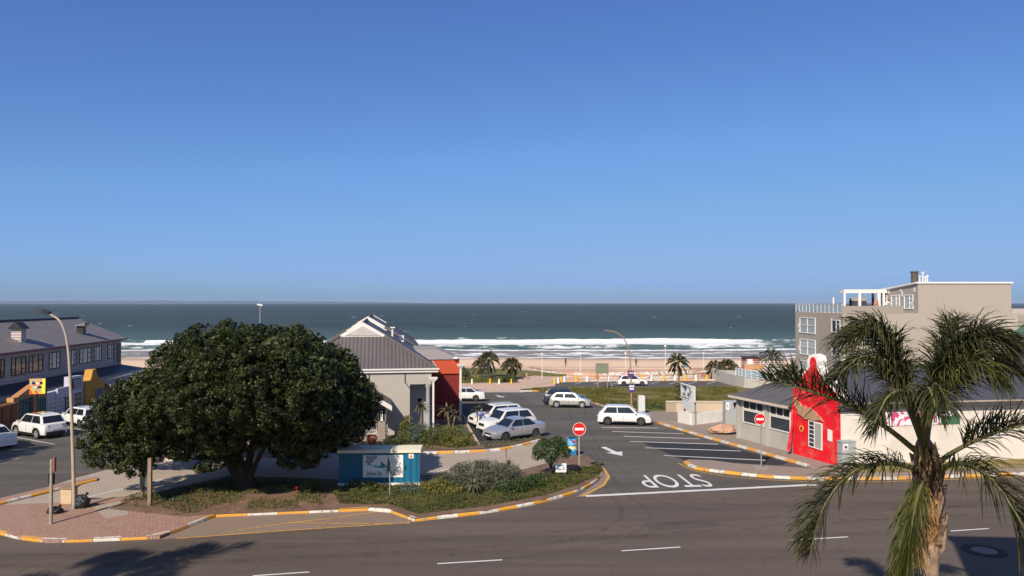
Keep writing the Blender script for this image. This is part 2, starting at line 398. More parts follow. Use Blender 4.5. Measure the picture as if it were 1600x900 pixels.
def frond_np(path, L, n, wd=.035, start=.18, sweep=.55, droop=.5, lift=.35, rbase=.4, jit=.12, wind=(0, 0, 0)):
    """leaflets on both sides of a curved rachis, each a folded strip of two quads that droops at its tip"""
    pts = smooth_line([Vector(p) for p in path], 8); cum = [0]
    for a, b in zip(pts, pts[1:]): cum.append(cum[-1]+(b-a).length)
    tot = cum[-1]; V = []; F = []; rn = []
    wind = Vector(wind)
    for i in range(n):
        u = start+(1-start)*i/(n-1); s = u*tot; j = max(k for k in range(len(cum)-1) if cum[k] <= s or k == 0)
        t = (s-cum[j])/max(1e-6, cum[j+1]-cum[j]); p = pts[j].lerp(pts[j+1], t); d = (pts[j+1]-pts[j]).normalized()
        side = d.cross(Vector((0, 0, 1)))
        if side.length < .15: side = Vector((1, .3, 0))
        side.normalize(); up = side.cross(d)
        ll = L*math.sin(math.pi*min(1, (.22+.78*(1-abs(2*(u-start)/(1-start)-.95)**1.6*.62)))*.5)*random.uniform(1-jit*2, 1+jit)
        if u > .9: ll *= 1-(u-.9)*4
        for sg in (-1, 1):
            v = (side*sg*(1-sweep*random.uniform(.7, 1.2))+d*sweep+up*lift*random.uniform(-.2, 1.3)+wind*random.uniform(.4, 1.2)+Vector((random.gauss(0, jit), random.gauss(0, jit), random.gauss(0, jit)))).normalized()
            a = p; b = a+v*ll*.45+Vector((0, 0, -droop*ll*.10)); v2 = (v+Vector((0, 0, -droop*random.uniform(.7, 1.3)))+wind*.5).normalized(); c = b+v2*ll*.33
            v3 = (v2+Vector((0, 0, -droop*.9))+wind*.4).normalized(); e = c+v3*ll*.22
            q = v.cross(d).cross(v); q = (q if q.length > .1 else up).normalized()*wd*.5; q2 = (up*.6+side*.2).normalized()*wd*.5
            k = len(V); V += [a-q*.5, a+q*.5, b+q, b-q, c+q*.75, c-q*.75, e+q*.12, e-q*.12]; F += [(k, k+1, k+2, k+3), (k+3, k+2, k+4, k+5), (k+5, k+4, k+6, k+7)]
            r = random.random()*.8; rn += [r, r, min(1, r*.6+.5)]
    return np.array([tuple(v) for v in V]), np.array(F), np.array(rn), pts
# ================================================================ MATERIALS USED MORE THAN ONCE
ASPH = asphalt('asphalt_main', (.122, .096, .076), streak=R(-3))
ASPL = asphalt('asphalt_lane', (.118, .105, .087), streak=R(70))
ASPN = asphalt('asphalt_new', (.034, .034, .037))
CONC = asphalt('concrete_lane', (.38, .31, .245))
PAVE = brick_mat('grey_pavers', (.30, .235, .185), (.36, .28, .215), (.20, .16, .13), 2.2, R(12), dirt=(.23, .185, .15))
BRIK = brick_mat('red_brick_pavers', (.34, .19, .135), (.44, .265, .195), (.13, .085, .065), 2.1, R(-70), dirt=(.33, .225, .165))
BRK2 = brick_mat('pink_pavers', (.60, .41, .30), (.68, .48, .355), (.36, .25, .19), 1.2, R(5), dirt=(.50, .36, .27))
KW = paint_mat('kerb_white', (.70, .64, .55), amt=(.52, .60)); KY = paint_mat('kerb_yellow', (.72, .34, .035), amt=(.56, .64)); KC = pm('kerb_concrete', (.30, .27, .24), .9, .2, 3)
MW = paint_mat('road_white', (.70, .68, .64), (.12, .11, .10), (.60, .72)); MY = paint_mat('road_yellow', (.66, .35, .06), (.13, .11, .10), (.52, .66))
SOIL = pm('soil', (.17, .105, .07), .95, .3, 1.5, bump=.6, bscale=6, dirt=(.26, .17, .11), dscale=1.2)
SAND = pm('sand', (.75, .53, .36), .95, .06, .05, bump=.4, bscale=.8, dirt=(.52, .37, .25), dscale=.12)
LAWN = pm('lawn', (.135, .115, .026), .95, .25, .35, bump=.8, bscale=9, dirt=(.20, .17, .05), dscale=.5, damt=(.4, .7))
WHITE = pm('white_paint', (.76, .74, .70), .5, .04, 1.5); WHITEP = pm('white_plaster', (.78, .74, .67), .85, .06, .8, dirt=(.62, .57, .50), dscale=.6, damt=(.5, .8))
CREAM = pm('cream_wall', (.72, .655, .56), .9, .05, .7, dirt=(.58, .51, .43), dscale=.5, damt=(.5, .8))
GLASS = base_mat('window_glass', .06, .9)[0]; GLASS.node_tree.nodes['Principled BSDF'].inputs['Base Color'].default_value = (.035, .045, .05, 1)
GLASSL = base_mat('window_glass_pale', .12, .7)[0]; GLASSL.node_tree.nodes['Principled BSDF'].inputs['Base Color'].default_value = (.40, .44, .44, 1)  # paler, slightly rougher glass for some of the windows
DARK = pm('dark_metal', (.03, .03, .032), .5, .1); BLACK = pm('black_plastic', (.012, .012, .013), .5, .1)
GREYM = pm('grey_steel', (.33, .33, .33), .45, .08, metal=.3); POLE = pm('tan_pole', (.42, .34, .25), .7, .15, 1.5, dirt=(.30, .235, .17), dscale=2)
WOOD = pm('weathered_wood', (.26, .19, .13), .85, .25, 4); RED = pm('sign_red', (.62, .015, .02), .4, .04); YEL = pm('bollard_yellow', (.80, .42, .03), .6, .08, 3)
BARK = pm('bark', (.045, .035, .028), .95, .35, 3, bump=.9, bscale=8)
# ================================================================ SETTING
def fbm(x, y, sc=1.0, oct=4, seed=0):
    o = np.zeros_like(x); a = 1; tot = 0
    for k in range(oct):
        g = np.random.default_rng(seed+k).random((256, 256)); X = x*sc*2**k; Y = y*sc*2**k
        xi = np.floor(X).astype(int); yi = np.floor(Y).astype(int); fx = X-xi; fy = Y-yi; fx = fx*fx*(3-2*fx); fy = fy*fy*(3-2*fy)
        q = lambda i, j: g[(xi+i) % 256, (yi+j) % 256]
        o += a*((q(0, 0)*(1-fx)+q(1, 0)*fx)*(1-fy)+(q(0, 1)*(1-fx)+q(1, 1)*fx)*fy); tot += a; a *= .5
    return o/tot
def grid_mesh(name, X, Y, Z, mat, attrs=None, smooth=True):
    ny, nx = X.shape; V = np.stack([X, Y, Z], -1).reshape(-1, 3)
    idx = np.arange(nx*ny).reshape(ny, nx)
    F = np.stack([idx[:-1, :-1], idx[:-1, 1:], idx[1:, 1:], idx[1:, :-1]], -1).reshape(-1, 4)
    me = bpy.data.meshes.new(name); me.vertices.add(len(V)); me.vertices.foreach_set('co', V.astype(np.float32).ravel())
    me.loops.add(F.size); me.loops.foreach_set('vertex_index', F.astype(np.int32).ravel())
    me.polygons.add(len(F)); me.polygons.foreach_set('loop_start', np.arange(0, F.size, 4, dtype=np.int32))
    for k, a in (attrs or {}).items():
        at = me.attributes.new(k, 'FLOAT', 'POINT'); at.data.foreach_set('value', a.astype(np.float32).ravel())
    me.materials.append(mat); me.update(calc_edges=True); me.validate()
    if smooth: me.polygons.foreach_set('use_smooth', [True]*len(me.polygons))
    return link(name, me)
# --- the land under everything, as one sheet down into the sea
ys = np.array([-150, 0, 30, 60, 80, 100, 106, 112, 120, 128]+list(np.arange(131, 192, 1.5))+[200, 230, 300, 600, 3000, 26000.0])
xs = np.concatenate([[-2500, -1200, -600, -300], np.arange(-200, 201, 4.0), [300, 600, 1200, 2500]])
X, Y = np.meshgrid(xs, ys); Z = np.vectorize(T)(Y)
beach = (Y > 131) & (Y < 260); Z = np.where(beach, Z+(fbm(X, Y, .08, 3, 5)-.5)*.35, Z)-.04
m, t, b = base_mat('beach_and_ground', .95, .2)
v = N_obj(t); sx = t.nodes.new('ShaderNodeSeparateXYZ'); t.links.new(v, sx.inputs[0])
cs = N_ramp(t, N_noise(t, .06, 6, .6, v), [(.3, (.80, .575, .39)), (.7, (.72, .50, .33))])
cg = N_ramp(t, N_noise(t, .5, 5, .6, v), [(.3, (.17, .15, .07)), (.7, (.27, .21, .12))])
wet = N_math(t, 'ADD', sx.outputs['Y'], N_math(t, 'MULTIPLY', N_noise(t, .03, 3, .5, v), 14))
cs = N_mix(t, N_ramp(t, N_math(t, 'DIVIDE', N_math(t, 'SUBTRACT', wet, 180), 12, True), [(0, (0, 0, 0)), (1, (1, 1, 1))]), cs, (.40, .29, .21))
c = N_mix(t, N_math(t, 'GREATER_THAN', sx.outputs['Y'], 131.0), cg, cs); t.links.new(c, b.inputs['Base Color'])
N_bump(t, b, N_noise(t, 1.2, 5, .7, v), .6, .12)
struct(grid_mesh('ground', X, Y, Z, m))
# --- the sea
SL = -4.5
yy = np.concatenate([np.arange(184, 300, .8), np.geomspace(301, 1500, 110), np.geomspace(1550, 26000, 60)])
uu = np.linspace(-1.15, 1.15, 900)
Yg = np.repeat(yy[:, None], 900, 1); Xg = uu[None, :]*np.maximum(Yg, 150)
calm = np.clip((600-Yg)/300, 0, 1)
wob = (fbm(Xg, Yg*0, .012, 3, 3)-.5)*16; wob2 = (fbm(Xg, Yg*0, .02, 3, 9)-.5)*12
Yw = Yg+wob; Yv = Yg+wob2
def crest(yv, y0, wf, wb): d = yv-y0; return np.where(d < 0, np.exp(-(d/wf)**2), np.exp(-(d/wb)**2))
amp = .55+.75*fbm(Xg, Yg*.2, .02, 3, 21)
Zs = SL + crest(Yw, 262, 2.0, 9)*amp*1.0*(fbm(Xg, Yg*.05, .013, 2, 40) > .28) + crest(Yv, 238, 1.5, 6)*amp*.6 + crest(Yv, 216, 1.2, 5)*.25 + crest(Yw, 300, 7, 12)*.45 + crest(Yv, 345, 9, 14)*.4
Zs += (fbm(Xg, Yg, .12, 4, 50)-.5)*.5*calm + (fbm(Xg, Yg, .9, 3, 60)-.5)*.18*calm
n1 = fbm(Xg, Yg*1.6, .10, 5, 70); n2 = fbm(Xg, Yg*1.0, .35, 4, 80); n3 = fbm(Xg, Yg*0+3, .01, 3, 90)
foam = np.zeros_like(Xg)
def band(yv, a, b, soft): return np.clip((yv-a)/soft, 0, 1)*np.clip((b-yv)/soft, 0, 1)
left = np.clip((60-Xg)/40, 0, 1); 
foam += band(Yw, 245, 264, 2.2)*(1.25-.9*np.clip((n3-.48)*6, 0, 1)*np.clip((Xg+10)/60, 0, 1))
foam += band(Yv, 228, 247, 4)*(.05+.95*n1+.3*(n2-.5))*.8
foam += band(Yv, 216, 226, 1.5)*(.55+.7*n1)
foam += band(Yv, 196, 214, 3)*(.12+.75*n1*n2*1.5)
foam += band(Yg+wob2*.4, 188.5, 192.5, .8)*1.0
foam += band(Yw, 264, 300, 8)*np.clip((n1-.52)*3.0, 0, .75)*np.clip((80-Xg)/90, .15, 1)
foam += (np.clip((fbm(Xg*1.3, Yg*1.2, .05, 4, 120)-.80)*16, 0, 1))*(Yg > 300)*.9*np.clip((2500-Yg)/2000, 0, 1)
foam = foam+(n2-.5)*.35*(foam > .12)
Zs += np.clip(foam, 0, 1)*.22*n2
m, t, b = base_mat('sea_water', .34, .14)
v = N_obj(t); vs = N_obj(t, (.28, 1, 1)); a = t.nodes.new('ShaderNodeAttribute'); a.attribute_name = 'foam'
sx = t.nodes.new('ShaderNodeSeparateXYZ'); t.links.new(v, sx.inputs[0])
big = N_noise(t, .012, 5, .6, vs); mid = N_noise(t, .12, 5, .65, vs); fine = N_noise(t, 1.0, 5, .7, v)
deep = N_ramp(t, big, [(.3, (.046, .064, .062)), (.7, (.062, .084, .078))])
deep = N_mix(t, N_ramp(t, mid, [(.42, (0, 0, 0)), (.62, (.75, .75, .75))]), deep, (.026, .044, .046))
shallow = N_ramp(t, mid, [(.3, (.055, .115, .105)), (.7, (.10, .155, .13))])
near = N_math(t, 'DIVIDE', N_math(t, 'SUBTRACT', 430.0, sx.outputs['Y']), 170.0, True)
c = N_mix(t, near, deep, shallow)
wash = N_math(t, 'DIVIDE', N_math(t, 'SUBTRACT', 224.0, sx.outputs['Y']), 12.0, True)
c = N_mix(t, wash, c, (.26, .24, .22))
fo = N_math(t, 'ADD', a.outputs['Fac'], N_math(t, 'MULTIPLY', N_math(t, 'SUBTRACT', fine, .5), .55))
fm = N_ramp(t, fo, [(.36, (0, 0, 0)), (.62, (1, 1, 1))])
c = N_mix(t, fm, c, (.80, .80, .77)); t.links.new(c, b.inputs['Base Color'])
t.links.new(N_ramp(t, fo, [(.36, (.25, .25, .25)), (.62, (.9, .9, .9))]), b.inputs['Roughness'])
h = N_math(t, 'ADD', N_math(t, 'MULTIPLY', mid, 1.6), N_math(t, 'MULTIPLY', fine, .35))
bn = t.nodes.new('ShaderNodeBump'); bn.inputs['Distance'].default_value = 1.1; t.links.new(h, bn.inputs['Height'])
df = t.nodes.new('ShaderNodeBsdfDiffuse'); gl = t.nodes.new('ShaderNodeBsdfGlossy'); gl.inputs['Roughness'].default_value = .3; mx = t.nodes.new('ShaderNodeMixShader')
t.links.new(c, df.inputs[0]); t.links.new(bn.outputs[0], df.inputs['Normal']); t.links.new(bn.outputs[0], gl.inputs['Normal'])
t.links.new(N_ramp(t, fo, [(.36, (.13, .13, .13)), (.62, (.0, .0, .0))]), mx.inputs[0]); t.links.new(df.outputs[0], mx.inputs[1]); t.links.new(gl.outputs[0], mx.inputs[2]); t.links.new(mx.outputs[0], t.nodes['Material Output'].inputs[0])
struct(grid_mesh('sea', Xg, Yg, Zs, m, {'foam': foam}))
# --- the low headland far across the bay
xs = np.linspace(-11500, -1300, 160); ys = np.linspace(12500, 14000, 12); X, Y = np.meshgrid(xs, ys)
prof = np.clip((-xs-1300)/5000, 0, 1)**.6*(38+36*fbm(xs, xs*0, .0008, 4, 200))
Z = SL-2+prof[None, :]*np.sin(np.linspace(.12, 1, 12)*math.pi*.9)[:, None]
struct(grid_mesh('hills', X, Y, Z, pm('hill_scrub', (.07, .085, .08), .95, .2, .001)))
# --- air
hz = MB().box(-32000, 32000, -300, 26500, -10.5, 72)
m = bpy.data.materials.new('air'); m.use_nodes = True; t = m.node_tree; t.nodes.clear()
pv = t.nodes.new('ShaderNodeVolumePrincipled'); pv.inputs['Density'].default_value = 4.5e-5; pv.inputs['Color'].default_value = (.62, .78, 1, 1)
ou = t.nodes.new('ShaderNodeOutputMaterial'); t.links.new(pv.outputs[0], ou.inputs['Volume'])
if HAZE: hz = hz.build('haze', m); hz['kind'] = 'stuff'
# --- roads
sheet('road', [(-95, 5), (95, 5), (95, 60), (60, 60), (60, 104), (-75, 104), (-95, 60)], 0, ASPH, px=False)
L = [(912, 777), (1290, 757), (1262, 715), (1140, 660), (1150, 606), (880, 606), (868, 596), (862, 592), (720, 600), (650, 615), (650, 690), (850, 686), (930, 716), (948, 745)]
sheet('parking_lane', L, .005, ASPL)
sheet('left_parking', [(-420, 800), (0, 783), (120, 745), (187, 727), (262, 719), (262, 690), (240, 640), (-420, 650)], .005, ASPL)
sheet('service_lane', [(-30, 795), (96, 788), (240, 777), (355, 750), (530, 757), (700, 746), (800, 744), (862, 728), (920, 717), (884, 700), (845, 688), (760, 706), (660, 709), (520, 711), (445, 716), (300, 719), (262, 722), (187, 729), (118, 747), (0, 786)], .009, CONC)
sheet('loading_bay', [(250, 843), (275, 832), (337, 808), (600, 797), (650, 816), (420, 831)], .005, asphalt('bay_concrete', (.24, .175, .13)))
sheet('new_asphalt_patch', [(1002, 691), (1128, 695), (1232, 723), (1220, 727), (1075, 721), (1060, 716)], .010, ASPN)
sheet('new_asphalt_patch', [(751, 696.5), (800, 693), (845, 683.5), (815, 662), (770, 632), (723, 630), (723, 655)], .010, ASPN)
m, t, b = base_mat('tyre_mark', .85, .2); v = N_obj(t, (1.2, 1.2, 1)); f = N_noise(t, 1.6, 5, .7, v); b.inputs['Base Color'].default_value = (.035, .031, .028, 1)
t.links.new(N_ramp(t, f, [(.42, (0, 0, 0)), (.70, (.20, .20, .20))]), b.inputs['Alpha']); TYM = m
for pts_, w_ in (([(905, 700), (930, 735), (950, 770), (975, 800), (940, 830), (860, 850), (700, 868)], .28), ([(925, 700), (955, 745), (985, 780), (1020, 800), (990, 835), (900, 860), (740, 878)], .26), ([(890, 640), (900, 680), (940, 730), (1000, 775), (1120, 800), (1300, 812), (1600, 806)], .26),
                 ([(912, 640), (930, 690), (975, 735), (1050, 780), (1180, 790), (1350, 795), (1600, 788)], .24), ([(-40, 868), (300, 862), (700, 842), (1100, 815), (1600, 785)], .45), ([(-40, 885), (300, 880), (700, 858), (1100, 830), (1600, 797)], .45)):
    strip('tyre_marks', pts_, w_, .0065, TYM, sm=True)
sheet('asphalt_repair', [(1010, 818), (1120, 811), (1126, 822), (1014, 829.5)], .0055, asphalt('repair_asphalt', (.098, .080, .066)))
sheet('asphalt_repair', [(330, 868), (372, 866), (376, 874), (333, 876.5)], .0055, MATS['repair_asphalt'])
sheet('far_parking', [(866, 606), (880, 597), (1010, 595), (1150, 596), (1152, 604), (1000, 607)], .012, ASPL)
sheet('gutter', [(935, 722), (948, 735), (953, 745), (945, 757), (915, 776), (900, 777), (936, 752), (942, 738)], .010, asphalt('gutter_concrete', (.24, .18, .145)))
# --- markings
strip('stop_line', [(915, 775.5), (1275, 757.5)], .32, .014, MW)
for a, b2 in (((940, 668), (1028, 669)), ((956, 674.5), (1068, 678)), ((975, 682), (1093, 686)), ((985, 690), (1122, 694.5)), ((1008, 700), (1158, 705)), ((1037, 712), (1196, 719.5))):
    strip('parking_line', [a, b2], .16, .015, MW)
for i in range(6): strip('parking_line', [(808+i*5.5, 615.2+i*3.3), (868+i*1.5, 615.8+i*3.3)], .13, .015, MW)
for i in range(8): strip('parking_line', [(898+i*29.5, 600.3), (912+i*29.5, 596.2)], .13, .016, MW)
for a, b2 in (((395, 900), (483, 894)), ((683, 881), (785, 875)), ((971, 861), (1063, 855)), ((1235, 844.5), (1325, 839)), ((1485, 830), (1545, 826))):
    strip('lane_dash', [a, b2], .10, .008, MW)
strip('edge_line', [(920, 722), (936, 729), (949, 737), (951, 747), (944, 758), (925, 768), (908, 776)], .16, .016, MY, sm=True)
strip('edge_line', [(1060, 724), (1075, 732), (1100, 740), (1180, 749), (1290, 753.5), (1420, 752), (1620, 744)], .10, .016, MY, sm=True)
strip('edge_line', [(275, 842), (450, 829), (640, 817)], .10, .012, MY)
strip('edge_line', [(370, 828.5), (450, 817.5), (555, 806), (590, 799.5)], .09, .012, MY)
strip('edge_line', [(450, 817), (550, 818.5), (640, 818)], .08, .013, MY)
strip('lane_line', [(130, 779), (258, 748)], .11, .014, MW); strip('lane_line', [(482, 731), (530, 728)], .1, .014, MW); strip('lane_line', [(655, 748), (703, 731)], .1, .014, MW)
strip('lane_line', [(-10, 789), (60, 770)], .12, .016, MW); strip('lane_line', [(65, 770), (152, 753)], .14, .016, MW)
for a, b2 in (((24, 683), (85, 694.5)), ((95, 667), (130, 672)), ((-30, 700), (50, 704)), ((-10, 722), (30, 716))): strip('parking_line', [a, b2], .1, .014, MW)
def arrow(cx, cy, ang, s=1.0, ln=2.6):
    c = G(cx, cy); M2 = Matrix.Rotation(ang, 3, 'Z')
    pts = [(-ln/2, -.13), (.2, -.13), (.2, -.42), (ln/2, 0), (.2, .42), (.2, .13), (-ln/2, .13)]
    mb = MB()
    for tri in (((-ln/2, -.13), (.2, -.13), (.2, .13), (-ln/2, .13)), ((.2, -.42), (ln/2, 0), (.2, .42))):
        mb.poly([c+M2 @ Vector((x*s, y*s, 0))+Vector((0, 0, T((c+M2 @ Vector((x*s, y*s, 0))).y)-c.z+.016)) for x, y in tri])
    return struct(mb.build('arrow_marking', MW))
A1 = G(942, 699); B1 = G(972, 713); arrow(957, 705.5, math.atan2(B1.y-A1.y, B1.x-A1.x), 1.35, (B1-A1).length/1.35)
A1 = G(777, 618); B1 = G(786, 621); arrow(781, 619.4, math.atan2(B1.y-A1.y, B1.x-A1.x), 1.3, 2.6)
pc = G(1051, 750.5); e1 = (G(1104, 750)-G(1000, 752)); e1.z = 0; wl = e1.length; e1.normalize(); e2 = Vector((e1.y, -e1.x, 0))   # the word is read by drivers coming towards the camera
e2 = (G(1060, 762)-G(1038, 741)); e2.z = 0; e2.normalize(); e2 = Vector((-e1.y, e1.x, 0))*-1
tm = textmesh('STOP', 'stop_marking', MW, None, basis(pc+Vector((0, 0, .016)), -e1, e2), size=1, th=.001)
bb = [v.co for v in tm.data.vertices]; wx = max((v-pc).dot(e1) for v in bb)-min((v-pc).dot(e1) for v in bb); hy = max((v-pc).dot(e2) for v in bb)-min((v-pc).dot(e2) for v in bb)
hv = abs((G(1050, 761)-G(1050, 741)).y)
for v in tm.data.vertices:
    d = v.co-pc; x = d.dot(e1)*(wl*.99/wx); y = d.dot(e2)*(hv*.98/hy); v.co = pc+e1*x+e2*y+Vector((0, 0, .016+d.z*.2))
struct(tm)
# zebra marks on the raised crossing
sheet('crossing', [(720, 613), (820, 613), (812, 608), (868, 603), (866, 598), (720, 604)], .006, BRK2)
for i in range(5): strip('crossing_mark', [(747+i*14, 609.8+.0*i), (754+i*14, 608.6)], .45, .03, MW)
# --- raised ground
ISL = [(337, 808), (600, 797), (648, 815), (760, 802), (850, 785), (905, 768), (935, 750), (943, 738), (935, 727), (918, 716), (886, 714), (862, 725), (800, 742), (700, 744), (530, 753), (355, 747), (238, 775), (200, 785), (170, 800), (290, 812)]
sheet('planting_bed', ISL, .14, SOIL, skirt=.2)
sheet('brick_pavement', [(-60, 822), (0, 835.5), (30, 843), (75, 848.5), (130, 847), (250, 842), (275, 832), (337, 808), (290, 811.5), (170, 799.5), (200, 784.5), (236, 775.5), (96, 789), (-60, 796)], .13, BRIK, skirt=.2)
sheet('concrete_slab', [(145, 797), (165, 815), (201, 809), (196, 792), (185, 788)], .138, CONC)
sheet('median', [(-60, 800), (0, 782), (92, 760), (152, 748), (152, 751), (95, 766), (0, 789), (-60, 806)], .12, BRIK, skirt=.2)
sheet('building_island', [(264, 721), (300, 718), (412, 702), (445, 715), (520, 711.5), (660, 709), (760, 705.5), (800, 700), (845, 688.5), (846, 684), (800, 694), (745, 697), (722, 655), (720, 648), (660, 642), (240, 642), (200, 700)], .12, PAVE, skirt=.2)
sheet('flower_bed', [(600, 708), (660, 707.5), (730, 705.5), (760, 704), (800, 698.5), (843, 688), (843, 686), (800, 695), (748, 698.5), (735, 680), (724, 658), (600, 672)], .16, SOIL)
sheet('right_pavement', [(1028, 662), (1090, 681), (1180, 706), (1262, 730), (1300, 737), (1150, 727), (1110, 722), (1076, 721), (1068, 724), (1080, 731), (1100, 736), (1200, 747), (1290, 750.5), (1420, 749), (1720, 738), (1720, 660), (1160, 642), (1042, 642), (1004, 646), (985, 640), (950, 638)], .12, PAVE, skirt=.2)
sheet('verge', [(1330, 742), (1420, 741), (1720, 728), (1720, 712), (1316, 727)], .135, pm('dry_grass', (.17, .15, .045), .95, .35, .9, bump=.8, bscale=9, dirt=(.36, .27, .14), dscale=.35, damt=(.4, .6)))
LW = [(815, 611.5), (868, 611.5), (935, 633), (950, 638.5), (1005, 645), (1040, 644), (1160, 646), (1280, 640), (1280, 603), (1150, 604.5), (1000, 607), (900, 606), (835, 606.5)]
sheet('lawn', LW, .13, LAWN, skirt=.2)
sheet('lawn_by_palms', [(640, 601), (801, 598), (806, 591), (840, 586.5), (800, 577), (640, 573)], .1, LAWN, skirt=.2)
sheet('paved_plaza', [(640, 608), (820, 603.5), (866, 597.5), (1010, 595.5), (1160, 594.5), (1280, 594), (1280, 577), (1000, 577), (640, 571)], .04, BRK2, skirt=.2)
sheet('lawn_strip', [(775, 576.5), (850, 581), (905, 589), (850, 588.5), (815, 585), (790, 579.5)], .09, LAWN, skirt=.15)
sheet('beach_lawn', [(1075, 576), (1280, 575), (1280, 580.5), (1150, 583), (1085, 579.5)], .09, LAWN, skirt=.15)
sheet('promenade', [(560, 572.5), (1300, 574.5), (1300, 576.8), (560, 575.5)], .10, pm('promenade_concrete', (.60, .44, .32), .9, .1, .4), skirt=.2)
# --- kerbs
kerb('kerb', [(-60, 822), (0, 835.5), (30, 843), (75, 848.5), (130, 847), (250, 842), (275, 832), (337, 808)], [KW, KY], sm=False, phase=1)
kerb('kerb', [(337, 808), (600, 797), (648, 815)], [KY, KW], stone=1.35)
kerb('kerb', [(648, 815), (760, 802), (850, 785), (905, 768), (935, 750), (943, 738)], [KY, KW], sm=True, stone=1.0)
kerb('kerb', [(943, 738), (935, 727), (918, 716)], [KC, KC], sm=True)
kerb('kerb', [(152, 752), (95, 766), (0, 789.5), (-60, 806)], [KY, KW], stone=1.2, inward=-1)
kerb('kerb', [(255, 721.5), (300, 719)], [KW, KY], stone=1.0)
kerb('kerb', [(300, 719), (400, 703), (412, 702)], [KC], stone=1.0)
kerb('kerb', [(412, 702), (445, 716)], [KW, KY], stone=.9)
kerb('kerb', [(445, 716), (520, 712), (660, 709.5), (760, 706), (805, 699.5), (845, 689)], [KW, KY], stone=1.05, sm=True)
kerb('kerb', [(1028, 662), (1090, 681), (1180, 706), (1262, 730)], [KY, KW], stone=.92, inward=1, wdt=.22)
kerb('kerb', [(1068, 723.5), (1080, 731), (1100, 736), (1200, 747), (1290, 750.5)], [KY, KW], stone=.88, sm=True, wdt=.25)
kerb('kerb', [(1290, 750.5), (1420, 749), (1700, 739)], [KY, KW], stone=1.0)
kerb('kerb', [(722, 650), (730, 668), (747, 697.5)], [pm('tan_kerb', (.52, .40, .29), .9, .15, 3)], stone=1.0)
kerb('kerb', [(813, 611.8), (868, 611.8)], [KW, KY], stone=1.5)
kerb('kerb', [(868, 611.8), (935, 633), (950, 638.5)], [KY, KW], stone=1.0)
kerb('kerb', [(882, 595.8), (1010, 594.6), (1160, 594)], [KY, KW, KW], stone=3.0)
# ================================================================ BUILDINGS
def frame_win(root, fr, a0, a1, z0, z1, b, cols=(.5,), rows=(), fw=.05, fm=None, gm=None, depth=.05, out=-1, axis='a', name='window', sill=False):
    """a glazed window on a wall facing -b (axis a) or -a (axis b): frame with mullions proud of the wall, pane behind it as a child"""
    f = (lambda u, d, z: fr(u, b+out*d, z)) if axis == 'a' else (lambda u, d, z: fr(b+out*d, u, z))
    class W2: pass
    g = lambda a, bb, z: f(a, bb, z)
    mb = MB(); bx = lambda u0, u1, zz0, zz1, d0, d1: mb.box(u0, u1, d0, d1, zz0, zz1, 0, g)
    bx(a0, a1, z0, z0+fw, 0.004, depth); bx(a0, a1, z1-fw, z1, .004, depth); bx(a0, a0+fw, z0+fw, z1-fw, .004, depth); bx(a1-fw, a1, z0+fw, z1-fw, .004, depth)
    for c in cols: m_ = a0+(a1-a0)*c; bx(m_-fw*.4, m_+fw*.4, z0+fw, z1-fw, .008, depth-.006)
    for r_, c0, c1 in rows: m_ = z0+(z1-z0)*r_; bx(a0+(a1-a0)*c0+fw*.5, a0+(a1-a0)*c1-fw*.5, m_-fw*.35, m_+fw*.35, .01, depth-.01)
    if sill: bx(a0-.06, a1+.06, z0-.07, z0, .004, depth+.06)
    o = mb.build(name, fm or WHITE, root)
    p = MB().poly([f(a0+fw*.5, .016, z0+fw*.5), f(a1-fw*.5, .016, z0+fw*.5), f(a1-fw*.5, .016, z1-fw*.5), f(a0+fw*.5, .016, z1-fw*.5)])
    p.build('pane', gm or GLASS, o, recalc=False); return o
# ---------------------------------------------------------------- information centre
AI = R(9.7); FI = Fr(-10.78, 52.96, AI)
GW = pm('grey_plaster', (.42, .39, .34), .9, .05, .7, dirt=(.39, .34, .28), dscale=.35, damt=(.5, .8))
GWL = pm('pale_blue_plaster', (.40, .41, .41), .9, .05, .7)
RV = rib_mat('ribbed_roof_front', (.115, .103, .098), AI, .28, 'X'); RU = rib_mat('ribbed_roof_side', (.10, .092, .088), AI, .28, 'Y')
TRIM = pm('trim_white', (.72, .68, .62), .6, .06, 2); SLATE = pm('slate_cap', (.12, .105, .10), .7, .15, 2)
info = thing('information_building', 'grey plastered building with ribbed grey hipped roofs and white gablets, beside the big tree', 'building', FI(0, 0, 0))
wb = MB()
wb.extrude([FI(a, b, -.3) for a, b in ((-5, 0), (3.45, 0), (3.45, 1.6), (5, 1.6), (5, 19), (-5, 19))], (0, 0, 4.05))
wb.extrude([FI(a, b, 3.75) for a, b in ((-5, 0), (5, 0), (5, 19), (-5, 19))], (0, 0, .85))
wb.extrude([FI(a, b, -1.6) for a, b in ((-5, 20), (5, 20), (5, 43), (-5, 43))], (0, 0, 6.2))
wb.extrude([FI(a, b, -.6) for a, b in ((-4, 19), (3.5, 19), (3.5, 20), (-4, 20))], (0, 0, 4.6))
wb.build('wall', GW, info)
MB().box(3.47, 4.99, 1.585, 1.598, 0, 3.74, 0, FI).build('recess_wall', GWL, info)
c = FI(4.78, .22, 0); MB().lathe(c, [(.24, 0), (.24, .2), (.17, .25), (.15, 3.45), (.22, 3.55), (.24, 3.74)], 14).build('column', GWL, info, smooth=True)
frame_win(info, FI, 4.0, 4.45, 2.0, 2.6, 1.585, (), (), .04, WHITE)
